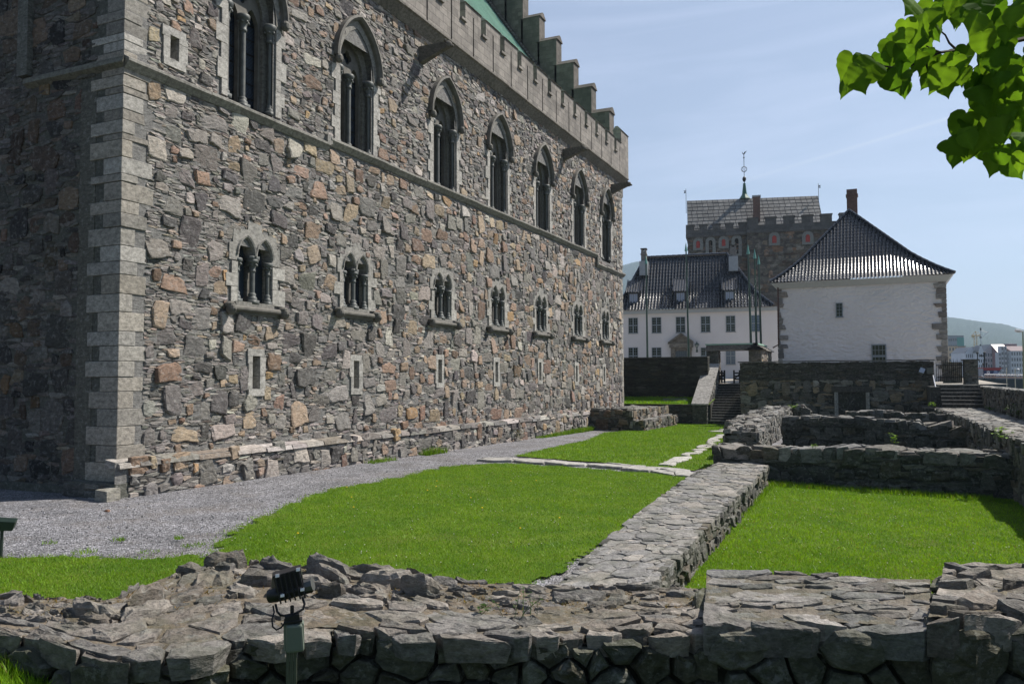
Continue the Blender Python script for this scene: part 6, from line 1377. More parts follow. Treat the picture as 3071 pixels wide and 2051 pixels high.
# spire and vanes
ax, zr = ont(2233, 596, hr - .3); Y = lambda v: float(ont(2233, v, hr - .3)[1]); b_ = ft(ax, hr - .3, 0); b_[2] = 0; mb = MB(); gcol = (.05, .12, .085)
mb.lathe(b_, [(.85, Y(597)), (.42, Y(585)), (.36, Y(582)), (.17, Y(550)), (0, Y(549))], 10, gcol); sp_ = mb.build('spire', mat_plain('green_copper_spire', gcol, .5), tow)
mb = MB(); mb.lathe(b_, [(0, Y(547)), (.16, Y(545)), (.28, Y(539)), (.26, Y(534)), (.1, Y(530)), (0, Y(529))], 12, (.06, .065, .04)); mb.tube([b_ + (0, 0, Y(550)), b_ + (0, 0, Y(465))], .045, 6, (.03, .035, .03)); mb.ball(b_ + (0, 0, Y(473)), .12, 5, (.03, .03, .03))
for k in range(4):
    t = k * math.pi / 4; d = math.cos(t) * et + math.sin(t) * nT; rr = .42; mb.tube([b_ + (0, 0, Y(508)) + rr * (math.cos(s) * d + math.sin(s) * np.array((0, 0, 1.0))) for s in np.linspace(0, 2 * math.pi, 17)], .025, 4, (.03, .035, .03))
mb.build('globe', M_iron, sp_)
mb = MB(); ck = [(-4.5, 3), (-5.5, 1.5), (-4.6, -.5), (-3.6, 1.2), (-3.2, -1.5), (-1, -4), (0, -7), (1, -4), (2.5, -2), (3.6, -.5), (4.5, 2.4), (6.2, 4), (8.8, 7.6), (7.6, 3.4), (5.6, .5), (4.2, -2.6), (1.8, -4.5), (.6, -7), (-.6, -7)]; s_ = 1 / 21.0
ol = [(-5.2, 2.6), (-4.2, 3.3), (-3.4, 2.0), (-3.0, -1), (-1.2, -2.2), (.2, -1.2), (1.2, 2.2), (3.0, 3.0), (5.2, 3.4), (8.2, 7.2), (7.4, 2.4), (5.0, .2), (3.2, -2.6), (1.4, -4.6), (.5, -8), (-.5, -8), (-1.4, -4.8), (-3.2, -3.6), (-4.6, -1)]
v, f = plate([[(x * s_, y * s_) for x, y in ol]], .04, lambda a, b, h: tuple(b_ + et * a + nT * h + np.array((0, 0, Y(459) + b)))); mb.add(v, f, (.03, .035, .03)); mb.build('weathercock', M_iron, sp_)
for u, v0, v1, s in ((2057, 567, 640, -1), (2454, 551, 600, 1)):
    a_, zt = ont(u, v0, hr); _, zb = ont(u, v1, hr); mb = MB(); p0, p1 = ft(a_, hr, zb), ft(a_, hr, zt); mb.tube([p0, p1], .035, 5, (.03, .035, .04)); v, f = plate([[(0, 0), (s * .3, .05), (s * .22, -.12), (s * .3, -.3), (0, -.26)], [(s * .06, -.08), (s * .16, -.08), (s * .16, -.18), (s * .06, -.18)]], .03, lambda a, b, h: tuple(p1 + et * a * 1.1 + nT * h + np.array((0, 0, (b - .25) * 1.2)))); mb.add(v, f, (.03, .035, .04)); mb.build('weather_vane', M_iron, tow)
# ------------------------------------------------------------------ harbour, town and hills
M_water = mat_plain('harbour_water', (.02, .035, .045), .12, var=.1, scale=.5, bd=.05, spec=.6)
mb = MB(); mb.add([(24, 60, -2.2), (1500, 60, -2.2), (1500, 420, -2.2), (24, 420, -2.2)], [(0, 1, 2, 3)]); struct(mb.build('harbour_water', M_water))
mb = MB(); mb.box((19.6, 38.6, -2.5), (44, 62, .6)); struct(mb.build('quay', M_cob))
def mat_forest():
    m, t, p = nt('forested_hill'); n1 = noise(t, .045, 6, .75); n2 = noise(t, .005, 4); c = mixc(t, rng(t, n1, .35, .65, 0, 1), (.016, .03, .015), (.035, .058, .026)); c = mixc(t, rng(t, n2, .45, .65, 0, .5), c, (.05, .068, .04)); t.links.new(c, p.inputs['Base Color']); p.inputs['Roughness'].default_value = .95; p.inputs['Specular IOR Level'].default_value = .1; bump(t, p, n1, 12); return m
M_for = mat_forest()
def hill(name, pts, d, d0, depth2=900):
    """ridge traced in directions pts=(u, v), standing at distance d, foot at distance d0"""
    rg_ = np.random.default_rng(4); us_ = np.linspace(pts[0][0], pts[-1][0], 150); vs_ = np.interp(us_, [p[0] for p in pts], [p[1] for p in pts]) + rg_.normal(0, .5, 150); n = 26; P = []
    for u, v in zip(us_, vs_):
        r_ = ray(u, 1131) / F; top = CAM + ray(u, v) * (d / F); h = top[2] + 3
        for k in range(n):
            f = k / (n - 1); q = CAM + r_ * (d0 + (d - d0) * f); z = -3 + h * f ** 1.35; z += rg_.normal(0, h * .006) * (f > .05) * (f < .97); P.append((q[0], q[1], z))
    b = len(P)
    for u in us_: q = CAM + ray(u, 1131) / F * (d + depth2); P.append((q[0], q[1], -3))
    f = [(i*n+k, (i+1)*n+k, (i+1)*n+k+1, i*n+k+1) for i in range(149) for k in range(n - 1)] + [(i*n+n-1, (i+1)*n+n-1, b+i+1, b+i) for i in range(149)]
    mb = MB(); mb.add(P, f); struct(mb.build(name, M_for, None, True))
hill('hill', [(2500, 965), (2700, 948), (2845, 949), (2928, 961), (2967, 966), (3015, 971), (3037, 977), (3071, 988), (3150, 1012), (3300, 1060), (3600, 1110)], 2600, 900)
hill('hill', [(1500, 870), (1700, 830), (1868, 794), (1885, 790), (1905, 784), (1940, 780), (2020, 800), (2200, 860), (2400, 930)], 3000, 1100)
def facade_box(u0, u1, v0, d, depth, zb=-2.0):
    a, b = PD(u0, v0, d), PD(u1, v0, d); e = b - a; e[2] = 0; L = np.linalg.norm(e); e /= L; return a, e, L, float((a[2] + b[2]) / 2)
M_cw = mat_plain('painted_town_wall', (.6, .6, .6), .8, var=.06, scale=.4, useattr=True)
M_cr = mat_plain('town_roof', (.05, .05, .05), .35, useattr=True, spec=.6)
M_cwin = mat_glass('town_window', (.04, .045, .055), .15, .6)
def town(u0, u1, v0, d, col, lab, nw, nh, vtop, roof=None, rcol=(.05, .05, .055), zb=-2.0, ww=.5, wh_=.55, name='town_house', depth=14, skip=0):
    a, e, L, ez_ = facade_box(u0, u1, v0, d, depth); f = house_frame((a[0], a[1], 0), e); t = thing(name, lab, 'building', (a[0] + e[0] * L / 2, a[1] + e[1] * L / 2, zb), 'waterfront houses across the harbour')
    mb = MB(); hbox(mb, f, 0, L, -depth, 0, zb, ez_, col)
    zt = PD(u0, vtop, d)[2] if vtop else ez_
    if roof == 'gable': mb.hexa([f(0, 0, ez_), f(L, 0, ez_), f(L / 2, 0, zt)], [f(0, -.4, ez_), f(L, -.4, ez_), f(L / 2, -.4, zt)], col)
    if roof == 'stepgable':
        for k in range(4): hbox(mb, f, L * (.08 + .1 * k), L * (.92 - .1 * k), -.6, .02 * k, ez_, ez_ + (zt - ez_) * (k + 1) / 4, col)
    mb.build('wall', M_cw, t)
    rb = MB()
    if roof in ('gable', 'stepgable'): rb.hexa([f(-.2, -.3, ez_), f(L + .2, -.3, ez_), f(L / 2, -.3, zt + .15)], [f(-.2, -depth, ez_), f(L + .2, -depth, ez_), f(L / 2, -depth, zt + .15)], rcol)
    elif roof == 'side': rb.hexa([f(-.2, .3, ez_), f(L + .2, .3, ez_), f(L + .2, -depth, ez_), f(-.2, -depth, ez_)], [f(0, -depth * .42, zt), f(L, -depth * .42, zt), f(L, -depth * .5, zt), f(0, -depth * .5, zt)], rcol)
    elif roof == 'flat': hbox(rb, f, -.2, L + .2, -depth, .2, ez_, ez_ + .5, rcol)
    if rb.n: rb.build('roof', M_cr, t)
    H = ez_ - zb
    for i in range(nw):
        for j in range(skip, nh):
            w = L / nw; q = MB(); x = w * (i + .5); z = zb + H * (j + .5) / nh; hbox(q, f, x - w * ww / 2, x + w * ww / 2, -.1, .05, z - H / nh * wh_ / 2, z + H / nh * wh_ / 2, (.05, .055, .07)); q.build('window', M_cwin, t)
    return t, f, L, ez_
S1 = lambda x, y: (2820 + x / 7.84, 960 + y / 7.84)
u = lambda x: S1(x, 0)[0]; v = lambda y: S1(0, y)[1]
t_, f_, L_, e_ = town(u(20), u(545), v(380), 560, (.22, .25, .27), 'grey office block with a turquoise green corner, farthest of the town buildings', 10, 7, None, 'flat', (.1, .1, .1), ww=.8, wh_=.4, name='office_block', skip=3)
mb = MB(); hbox(mb, f_, L_ * .70, L_ + .1, -14, .3, e_ - 10.5, e_ - .9, (.03, .24, .19)); mb.build('green_bay', M_cw, t_)
town(u(190), u(410), v(622), 470, (.5, .36, .2), 'ochre yellow apartment house with three windows a floor, beside the white house quoins', 3, 7, None, 'flat', (.2, .15, .1), skip=2)
town(u(410), u(590), v(625), 475, (.3, .21, .13), 'shaded side of the ochre apartment house, its shade put into a darker brown', 3, 7, None, 'flat', (.1, .09, .08), skip=2)  # side face of the ochre house, shade painted as darker brown
town(u(590), u(860), v(765), 430, (.62, .62, .66), 'white waterfront house with a stepped gable, left one of the white pair', 6, 5, v(640), 'stepgable', skip=1)
town(u(890), u(1035), v(768), 425, (.66, .67, .7), 'narrow white waterfront house with a stepped gable, behind the dark lamp posts', 3, 6, v(620), 'stepgable', skip=1)
town(u(1040), u(1350), v(752), 425, (.42, .36, .38), 'pinkish grey waterfront house with a plain pointed gable', 5, 6, v(578), 'gable', skip=1)
town(u(1352), u(1650), v(760), 420, (.25, .07, .07), 'dark red waterfront house with tall pale glazed bays', 2, 1, v(560), 'side', (.14, .03, .03), ww=.01, wh_=.01)
for k, x in enumerate((1370, 1430, 1505, 1585)):
    a, e, L, ez_ = facade_box(u(x), u(x + 52), v(760 if k in (0, 3) else 612), 417, 2); f = house_frame((a[0], a[1], 0), e); mb = MB(); hbox(mb, f, 0, L, -3, 0, -2, ez_, (.5, .5, .52)); o = mb.build('glazed_bay', M_cw, None)
    o.parent = bpy.data.objects['town_house.005'] if 'town_house.005' in bpy.data.objects else None; o.location = -wpos(o.parent)
    for j in range(2, 8): q = MB(); z = -2 + (ez_ + 2) * (j + .5) / 8; hbox(q, f, L * .15, L * .85, -.1, .06, z - .75, z + .75); w_ = q.build('window', M_cwin, o)
town(u(1655), u(2080), v(722), 415, (.46, .48, .5), 'large pale grey waterfront block with five floors of windows, at the right edge', 7, 6, v(600), 'side', (.13, .06, .05), skip=1)
town(u(1660), u(1800), v(560), 520, (.15, .04, .045), 'dark red gabled warehouse roof rising behind the glazed bays', 3, 4, v(545), 'side', (.13, .03, .03), name='warehouse', skip=3)
# trees along the quay and foot of the hill
def far_tree(p, h, lab, rg_, n=260, cols=((.03, .06, .015), (.06, .1, .025)), name='quay_tree'):
    t = thing(name, lab, 'tree', p); mb = MB(); mb.tube([p, p + np.array((0, 0, h * .5))], [h * .03, h * .015], 6, (.06, .05, .04)); mb.build('trunk', mat_plain('dark_bark', (.06, .05, .04), .9), t); mb = MB()
    for _ in range(n):
        a = rg_.normal(0, 1, 3); a /= np.linalg.norm(a); q = p + np.array((0, 0, h * .62)) + a * np.array((h * .3, h * .3, h * .38)) * rg_.uniform(.4, 1.05); s = h * rg_.uniform(.04, .08); k = rg_.normal(0, 1, (3, 3)); c = np.array(cols[int(rg_.random() < .4)]) * rg_.uniform(.7, 1.3); mb.add([q + s * k[0], q + s * k[1], q + s * k[2]], [(0, 1, 2)], c)
    mb.build('crown', mat_leaf('far_foliage', 1, .3), t)
# crane and ship mast
M_yel = mat_plain('crane_yellow', (.5, .33, .12), .6); M_whp = mat_plain('white_paint', (.7, .7, .7), .5)
def beam(mb, a, b, r): mb.tube([a, b], r, 5)
t = thing('tower_crane', 'thin yellow building crane standing in front of the hill', 'crane', PD(u(822), 1135, 600)); mb = MB(); b0 = PD(u(822), 1135, 600); tp = PD(u(828), v(390), 600)
for s in (-1, 1): beam(mb, b0 + (s * .9, 0, 0), tp + (s * .9, 0, 0), .28)
n = 14
for k in range(n): q0, q1 = b0 + (tp - b0) * k / n, b0 + (tp - b0) * (k + 1) / n; beam(mb, q0 + (-.9, 0, 0), q1 + (.9, 0, 0), .16)
mb.build('mast', M_yel, t); mb = MB()
for y_ in (375, 350): beam(mb, PD(u(735), v(y_ + 8), 600), PD(u(960), v(y_), 600), .3)
beam(mb, PD(u(735), v(380), 600), PD(u(825), v(262), 600), .2); beam(mb, PD(u(825), v(262), 600), PD(u(850), v(360), 600), .25); beam(mb, PD(u(825), v(262), 600), PD(u(960), v(350), 600), .1); mb.build('jib', M_yel, t); mb = MB(); q = PD(u(775), v(385), 600); mb.box(q - .9, q + .9); mb.build('counterweight', M_yel, t)
t = thing('ship_mast', 'white ship mast with radar arms and a slanting derrick', 'mast', PD(u(955), v(700), 330)); mb = MB(); mb.tube([PD(u(960), v(760), 330), PD(u(953), v(240), 330), PD(u(948), v(150), 330)], [.22, .16, .1], 6); mb.build('pole', M_whp, t); mb = MB(); beam(mb, PD(u(940), v(420), 330), PD(u(1145), v(270), 330), .14); beam(mb, PD(u(965), v(255), 330), PD(u(1110), v(285), 330), .1); beam(mb, PD(u(955), v(228), 330), PD(u(1020), v(225), 330), .1); mb.build('derrick', M_whp, t); mb = MB(); q = PD(u(950), v(405), 330); mb.ball(q, (.55, .35, .3), 4, (.02, .02, .02)); q = PD(u(945), v(585), 330); mb.ball(q, (.35, .3, .35), 4, (.02, .02, .02)); mb.tube([PD(u(950), v(240), 330), PD(u(950), v(185), 330)], .3, 5); mb.build('radar', M_iron, t)
for x, lab in ((880, 'dark lamp post with a funnel shaped head, left of the two before the white houses'), (1045, 'dark lamp post with a branching head, right of the two before the white houses')):
    t = thing('harbour_lamp', lab, 'lamp post', PD(u(x), 1137, 140), 'dark lamp posts on the quay'); b0 = PD(u(x), 1137, 140); tp = PD(u(x - 8), v(770), 140); mb = MB(); mb.tube([b0, tp], [.1, .08], 6, (.02, .025, .03)); mb.build('pole', M_iron, t); mb = MB(); mb.lathe(tp, [(.1, -.6), (.1, -.25), (.24, .02), (.2, .1), (0, .2)], 8, (.02, .02, .025))
    if x > 1000: mb.lathe(tp + (-.5, 0, -.4), [(.26, -.22), (.12, .1), (0, .12)], 8, (.02, .025, .02)); mb.tube([tp + (-.5, 0, -.3), tp + (0, 0, -.7)], .05, 5); mb.ball(tp + (.0, 0, -.9), (.14, .12, .6), 5)
    mb.build('lamp_head', M_iron, t)
# ---- moored boat with its blue and red wheelhouse
D_ = 120; k_ = D_ / F
rgt = PD(2000, 1131, D_) - PD(1999, 1131, D_); rgt[2] = 0; rgt /= np.linalg.norm(rgt); fb_ = house_frame(PD(u(870), 1131, D_) * np.array((1, 1, 0)), rgt); zz_ = lambda y_: float(PD(u(1200), v(y_), D_)[2]); aa = lambda x: (x - 870) / 7.84 * k_
bt = thing('moored_boat', 'dark hulled boat with a blue wheelhouse, red roof and a white ship wheel emblem', 'boat', fb_(aa(1400), 0, -1.5)); M_pb = mat_plain('boat_paint', (.3, .3, .3), .4, var=.05, useattr=True)
mb = MB(); mb.hexa([fb_(aa(890), .4, -2.2), fb_(aa(2400), .6, -2.2), fb_(aa(2400), -4, -2.2), fb_(aa(890), -3, -2.2)], [fb_(aa(870), .8, zz_(1372)), fb_(aa(2400), .9, zz_(1385)), fb_(aa(2400), -4.4, zz_(1385)), fb_(aa(870), -3.6, zz_(1372))], (.02, .035, .04)); mb.build('hull', M_pb, bt)
mb = MB(); mb.hexa([fb_(aa(955), 1.0, zz_(1355)), fb_(aa(2400), 1.1, zz_(1375)), fb_(aa(2400), -4.3, zz_(1375)), fb_(aa(955), -3.4, zz_(1355))], [fb_(aa(955), 1.0, zz_(1315)), fb_(aa(2400), 1.1, zz_(1345)), fb_(aa(2400), -4.3, zz_(1345)), fb_(aa(955), -3.4, zz_(1315))], (.62, .34, .24)); mb.build('rubbing_strake', M_pb, bt)
mb = MB(); hbox(mb, fb_, aa(880), aa(1000), -2.2, .2, zz_(1290), zz_(1140), (.42, .42, .45)); mb.build('stern_cabin', M_pb, bt)
mb = MB(); mb.hexa([fb_(aa(1000), .3, zz_(1295)), fb_(aa(1300), .3, zz_(1295)), fb_(aa(1300), -2.4, zz_(1295)), fb_(aa(1000), -2.4, zz_(1295))], [fb_(aa(1000), .3, zz_(1180)), fb_(aa(1390), .3, zz_(1165)), fb_(aa(1390), -2.4, zz_(1165)), fb_(aa(1000), -2.4, zz_(1180))], (.015, .03, .11)); whl = mb.build('wheelhouse', M_pb, bt)
mb = MB(); mb.hexa([fb_(aa(1215), .31, zz_(1270)), fb_(aa(1330), .31, zz_(1250)), fb_(aa(1300), .33, zz_(1180)), fb_(aa(1235), .33, zz_(1180))], [fb_(aa(1215), .34, zz_(1270)), fb_(aa(1330), .34, zz_(1250)), fb_(aa(1300), .36, zz_(1180)), fb_(aa(1235), .36, zz_(1180))], (.2, .28, .45)); mb.build('window', mat_glass('boat_window', (.15, .22, .38), .1), whl)
mb = MB(); mb.hexa([fb_(aa(1000), .4, zz_(1180)), fb_(aa(1360), .4, zz_(1180)), fb_(aa(1360), -2.5, zz_(1180)), fb_(aa(1000), -2.5, zz_(1180))], [fb_(aa(1000), .4, zz_(1118)), fb_(aa(1440), .4, zz_(1115)), fb_(aa(1440), -2.5, zz_(1115)), fb_(aa(1000), -2.5, zz_(1118))], (.3, .03, .03)); mb.build('roof', M_pb, bt)
mb = MB(); ce = (aa(1103), zz_(1228)); rr = 30 / 7.84 * k_
def ring(r0_, r1_, teeth=0):
    o = []; i_ = []
    for k in range(64): tq = 2 * math.pi * k / 64; ro = r1_ * (1 + (.22 if teeth and (k * teeth // 32) % 2 == 0 else 0)); o.append((ce[0] + ro * math.cos(tq), ce[1] + ro * math.sin(tq))); i_.append((ce[0] + r0_ * math.cos(tq), ce[1] + r0_ * math.sin(tq)))
    return [o, i_]
vv, ff = plate(ring(rr * .62, rr * 1.05, 8), .03, lambda a, b, h: tuple(fb_(a, .33 + h, b))); mb.add(vv, ff, (.75, .75, .78)); hbox(mb, fb_, ce[0] - rr * .32, ce[0] + rr * .32, .3, .34, ce[1] + rr * .1, ce[1] + rr * .34, (.75, .75, .78)); hbox(mb, fb_, ce[0] - rr * .1, ce[0] + rr * .32, .3, .342, ce[1] - rr * .2, ce[1], (.75, .75, .78)); hbox(mb, fb_, ce[0] - rr * .32, ce[0] - rr * .14, .3, .341, ce[1] - rr * .4, ce[1] + rr * .1, (.6, .1, .1)); mb.build('emblem', M_pb, whl)
mb = MB(); z1 = zz_(1275)
for x in range(960, 1900, 75): mb.tube([fb_(aa(x), .9, zz_(1320)), fb_(aa(x), .9, z1)], .03, 4, (.6, .6, .62))
mb.tube([fb_(aa(955), .9, z1), fb_(aa(1900), .9, z1 - .1)], .035, 4, (.6, .6, .62)); mb.tube([fb_(aa(878), .95, zz_(1300)), fb_(aa(960), .95, zz_(1358))], .05, 4, (.6, .6, .62)); mb.build('rail', M_pb, bt)
mb = MB(); mb.tube([fb_(aa(1350), .2, zz_(1180)), fb_(aa(1430), .2, zz_(1118))], .07, 5, (.55, .55, .6)); mb.build('visor_strut', M_pb, bt)
def person(x, h, lab, colr, lean):
    """small figure: one skinned body from boots to head"""
    base = fb_(aa(x), -1.0, zz_(1118)); me = bpy.data.meshes.new('person'); s = h / 1.75
    J = [(0, 0, .95), (0, 0, 1.2), (lean * .05, 0, 1.42), (lean * .08, 0, 1.55), (lean * .12, 0, 1.68), (lean * .12, 0, 1.75), (.1, 0, .9), (.11, 0, .5), (.1, .02, .06), (-.1, 0, .9), (-.11, 0, .5), (-.1, -.02, .06), (.2, 0, 1.4), (.27, .02, 1.14), (.2, -.12, .95), (-.2, 0, 1.4), (-.27, .02, 1.14), (-.2, -.14, 1.0)]
    E = [(0,1),(1,2),(2,3),(3,4),(4,5),(0,6),(6,7),(7,8),(0,9),(9,10),(10,11),(2,12),(12,13),(13,14),(2,15),(15,16),(16,17)]; Rr = [.16,.15,.16,.06,.1,.07,.1,.07,.055,.1,.07,.055,.075,.055,.04,.075,.055,.04]
    me.from_pydata([tuple(base + s * (rgt * a + np.array((0, 0, c)) + np.array((-rgt[1], rgt[0], 0)) * b)) for a, b, c in J], E, []); o = bpy.data.objects.new('person', me); C.objects.link(o); sk = o.modifiers.new('skin', 'SKIN')
    for d_, r_ in zip(me.skin_vertices[0].data, Rr): d_.radius = (r_ * s, r_ * s)
    me.skin_vertices[0].data[0].use_root = True; sb = o.modifiers.new('sub', 'SUBSURF'); sb.levels = 1; sb.render_levels = 1
    dg = bpy.context.evaluated_depsgraph_get(); m2 = bpy.data.meshes.new_from_object(o.evaluated_get(dg)); o.modifiers.clear(); o.data = m2; m2.materials.append(mat_plain('dark_clothes', colr, .9)); tag(o, lab, 'person', 'people on the boat roof')
person(1108, .82, 'person in olive brown clothes, left of the two on the red boat roof', (.05, .045, .025), 1); person(1188, .86, 'person in near black clothes, right of the two on the red boat roof', (.015, .018, .02), -1)
for x, y0_, lab in ((1557, 1140, 'thin yellowish white post in front of the boat, left one'), (1757, 1150, 'thin greyish white post in front of the boat, right one')):
    mb = MB(); b0, tp = PD(u(x + 4), 1156, 70), PD(u(x), v(y0_), 70); b0[2] = .5; mb.tube([b0, tp], .035, 6, (.5, .48, .38)); mb.ball(tp, .05, 4); tag(mb.build('mooring_post', mat_plain('post_paint', (.5, .48, .38), .5)), lab, 'post')
t = thing('globe_lamp', 'small post lamp with a white globe, above the boat rail', 'lamp', PD(u(1824), 1135, 110)); mb = MB(); mb.ball(PD(u(1824), v(1165), 110), (.2, .2, .18), 6); mb.build('globe', M_whp, t); mb = MB(); mb.tube([PD(u(1824), v(1340), 110), PD(u(1824), v(1180), 110)], .06, 5); mb.build('pole', M_whp, t)
lp_ = thing('street_lamp', 'tall green street lamp with a flat angled head, at the right edge of the photo', 'street lamp', PD(3069, 1140, 60)); mb = MB(); b0, tp = PD(3070, 1140, 60), PD(3067.5, 993, 60); b0[2] = .6; mb.tube([b0, tp], [.07, .045], 8, (.1, .13, .07)); mb.build('pole', mat_plain('lamp_pole_green', (.1, .13, .07), .5, var=.1), lp_); mb = MB(); a_, b_2 = PD(3068, 994, 60), PD(3045, 991, 60); mb.tube([a_, (a_ + b_2) / 2, b_2], [.05, .12, .1], 8, (.25, .26, .25)); mb.build('lamp_head', M_zinc, lp_)
# ------------------------------------------------------------------ floodlight on its post
Z8 = lambda x, y: (780 + x / 3.909, 1650 + y / 3.909)
FD = 5.5; n3 = ray(880, 1850); n3 = -n3 / np.linalg.norm(n3); n3[2] = 0; n3 /= np.linalg.norm(n3)
def fl(x, y, w=0.0): return PD(*Z8(x, y), FD) + n3 * w
flt = thing('floodlight', 'black ribbed floodlight with grey green junction box on a wooden post near the boulder wall', 'floodlight', fl(365, 1560) * np.array((1, 1, 0)))
M_blk = mat_plain('black_cast_metal', (.02, .02, .023), .42, .3, var=.2, scale=40); M_stl = mat_plain('clip_steel', (.62, .62, .64), .3, .8); M_box = mat_plain('grey_green_plastic', (.13, .155, .125), .45, var=.05, scale=30)
def slab4(mb, q, w0, w1, col=(.02, .02, .023)):
    c = sum(np.array(p) for p in q) / 4; mb.hexa([fl(*p, w0) for p in q[::-1]], [fl(*p, w1) for p in q[::-1]], col)
mb = MB(); slab4(mb, [(160, 300), (470, 212), (540, 500), (215, 580)], -.10, 0); slab4(mb, [(148, 300), (478, 206), (484, 228), (152, 325)], -.12, .008)
for k in range(6):
    f = .06 + k * .175; a = np.array((160, 300)) + (np.array((470, 212)) - np.array((160, 300))) * f; b = np.array((215, 580)) + (np.array((540, 500)) - np.array((215, 580))) * f; c = b + np.array((10, 55)); mb.tube([fl(*a, .006), fl(*b, .02), fl(*c, -.02)], .0065, 5)
mb.hexa([fl(148, 300, -.12), fl(160, 560, -.16), fl(215, 580, 0), fl(160, 300, 0)], [fl(140, 302, -.12), fl(120, 480, -.12), fl(205, 580, 0), fl(150, 302, 0)]); mb.build('lamp_body', M_blk, flt, bevel=.004)
mb = MB(); mb.tube([fl(85, 560, -.045), fl(100, 558, -.045), fl(220, 530, -.045), fl(600, 425, -.045), fl(625, 418, -.045)], [.03, .045, .05, .05, .03], 10); gb = mb.build('gear_housing', M_blk, flt, True)
mb = MB(); mb.tube([fl(530, 430, -.03), fl(620, 405, -.03)], [.042, .046], 8, (.1, .1, .1)); mb.build('end_cap', mat_plain('grey_end_cap', (.1, .1, .1), .4, .3), gb)
for x, y in ((202, 290), (445, 218), (262, 520), (495, 450)):
    mb = MB(); s = 24; mb.hexa([fl(x - s, y + 22, .005), fl(x + s, y + 12, .005), fl(x + s, y - 26, .005), fl(x - s, y - 16, .005)], [fl(x - s, y + 22, .03), fl(x + s, y + 12, .03), fl(x + s, y - 26, .025), fl(x - s, y - 16, .025)], (.6, .6, .6)); mb.build('clip', M_stl, flt, bevel=.003)
mb = MB(); mb.tube([fl(180, 640, -.03), fl(200, 730, -.03), fl(240, 768, -.02), fl(300, 765, 0), fl(420, 735, 0), fl(505, 695, -.02), fl(522, 640, -.03), fl(495, 560, -.03)], .0085, 6); mb.tube([fl(150, 655, -.02), fl(165, 720, .0), fl(140, 800, .02), fl(150, 880, .03), fl(195, 915, .03), fl(250, 890, .02), fl(280, 860, .0)], .006, 6); mb.build('bracket', M_blk, flt, True)
mb = MB(); slab4(mb, [(290, 770), (455, 735), (470, 810), (290, 830)], -.05, .015); slab4(mb, [(275, 828), (495, 800), (495, 835), (275, 860)], -.06, .02); mb.lathe(fl(375, 740, -.02), [(0, .05), (.014, .05), (.014, -.03), (.03, -.03), (.03, -.1), (0, -.1)], 8, (.02, .02, .02)); mb.build('mounting_block', M_blk, flt, bevel=.004)
mb = MB(); slab4(mb, [(275, 870), (500, 845), (515, 900), (520, 1150), (490, 1185)][:4] if False else [(272, 870), (515, 850), (520, 1180), (280, 1195)], -.1, -.01, (.13, .155, .125)); bx_ = mb.build('junction_box', M_box, flt, bevel=.012)
mb = MB(); slab4(mb, [(300, 865), (495, 850), (518, 1170), (310, 1195)], -.01, .035, (.13, .155, .125)); mb.build('lid', M_box, bx_, bevel=.016)
mb = MB(); pb_ = fl(370, 1100, -.06); tp_ = pb_.copy(); ax_ = np.array([n3[1], -n3[0], 0]); bz = -.3
for s0, s1 in ((-.036, -.014), (-.0125, .0125), (.014, .036)): mb.hexa([np.array((*(pb_ + ax_ * s0 + n3 * .035)[:2], bz)), np.array((*(pb_ + ax_ * s1 + n3 * .035)[:2], bz)), np.array((*(pb_ + ax_ * s1 - n3 * .035)[:2], bz)), np.array((*(pb_ + ax_ * s0 - n3 * .035)[:2], bz))], [tp_ + ax_ * s0 + n3 * .035, tp_ + ax_ * s1 + n3 * .035, tp_ + ax_ * s1 - n3 * .035, tp_ + ax_ * s0 - n3 * .035], (.06, .075, .05))
mb.build('post', mat_plain('weathered_green_timber', (.075, .085, .055), .8, var=.45, scale=18, stretch=(3, 3, .25)), flt, bevel=.003)
# ------------------------------------------------------------------ sign seen from behind at the left edge
sb_ = PZ(1, 1690, .02); sg = thing('information_sign', 'dark green information board on a thin post, cut by the left edge', 'sign', sb_); dS = float(np.linalg.norm((sb_ - CAM)[:2])); dc = (PZ(1, 1690, .02) - CAM) @ (-MW[:, 2])
P_ = lambda a, b: PD(a, b, dc); mb = MB(); q = [P_(-150, 1594), P_(36, 1592), P_(45, 1566), P_(-150, 1556)]; bk_ = np.array((-.02, .06, .05)); mb.hexa(q, [p + bk_ for p in q], (.02, .035, .025)); mb.build('board', mat_plain('dark_green_board', (.02, .035, .025), .5), sg, bevel=.006); mb = MB(); mb.tube([sb_ - np.array((0, 0, .2)), P_(1, 1590) + bk_ * .5], .022, 8, (.02, .03, .024)); mb.build('post', mat_plain('sign_post_green', (.02, .03, .024), .5), sg)
# ------------------------------------------------------------------ lime branch at upper right, hanging from a tree outside the frame
rl_ = np.random.default_rng(77)
ZT = lambda x, y: (2500 + x / 1.658, y / 1.658)
OUT = [(35, 365), (100, 270), (200, 258), (240, 230), (330, 108), (430, 30), (500, 55), (505, -10), (1000, -10), (1000, 850), (890, 850), (760, 825), (640, 790), (550, 745), (600, 655), (640, 560), (690, 500), (672, 415), (600, 450), (470, 460), (340, 470), (262, 425), (210, 400), (90, 470), (35, 460)]
HOL = [((645, 175), 52), ((530, 225), 46), ((590, 130), 25), ((400, 360), 26), ((780, 480), 16), ((700, 330), 26), ((920, 250), 30), ((850, 700), 16)]
lime = thing('lime_tree', 'lime tree branch with broad heart shaped green leaves hanging in at the upper right corner', 'tree', (21.5, -10.6, -.2))
LH = [(.0, .0), (.1, -.07), (.22, -.1), (.34, -.07), (.43, .0), (.49, .11), (.51, .23), (.495, .34), (.46, .45), (.405, .56), (.33, .67), (.24, .77), (.145, .86), (.07, .95), (0, 1.1)]
LH = [(a * (1.035 if i % 2 else .985), b) for i, (a, b) in enumerate(LH)]
mb = MB(); brown = (.03, .02, .014)
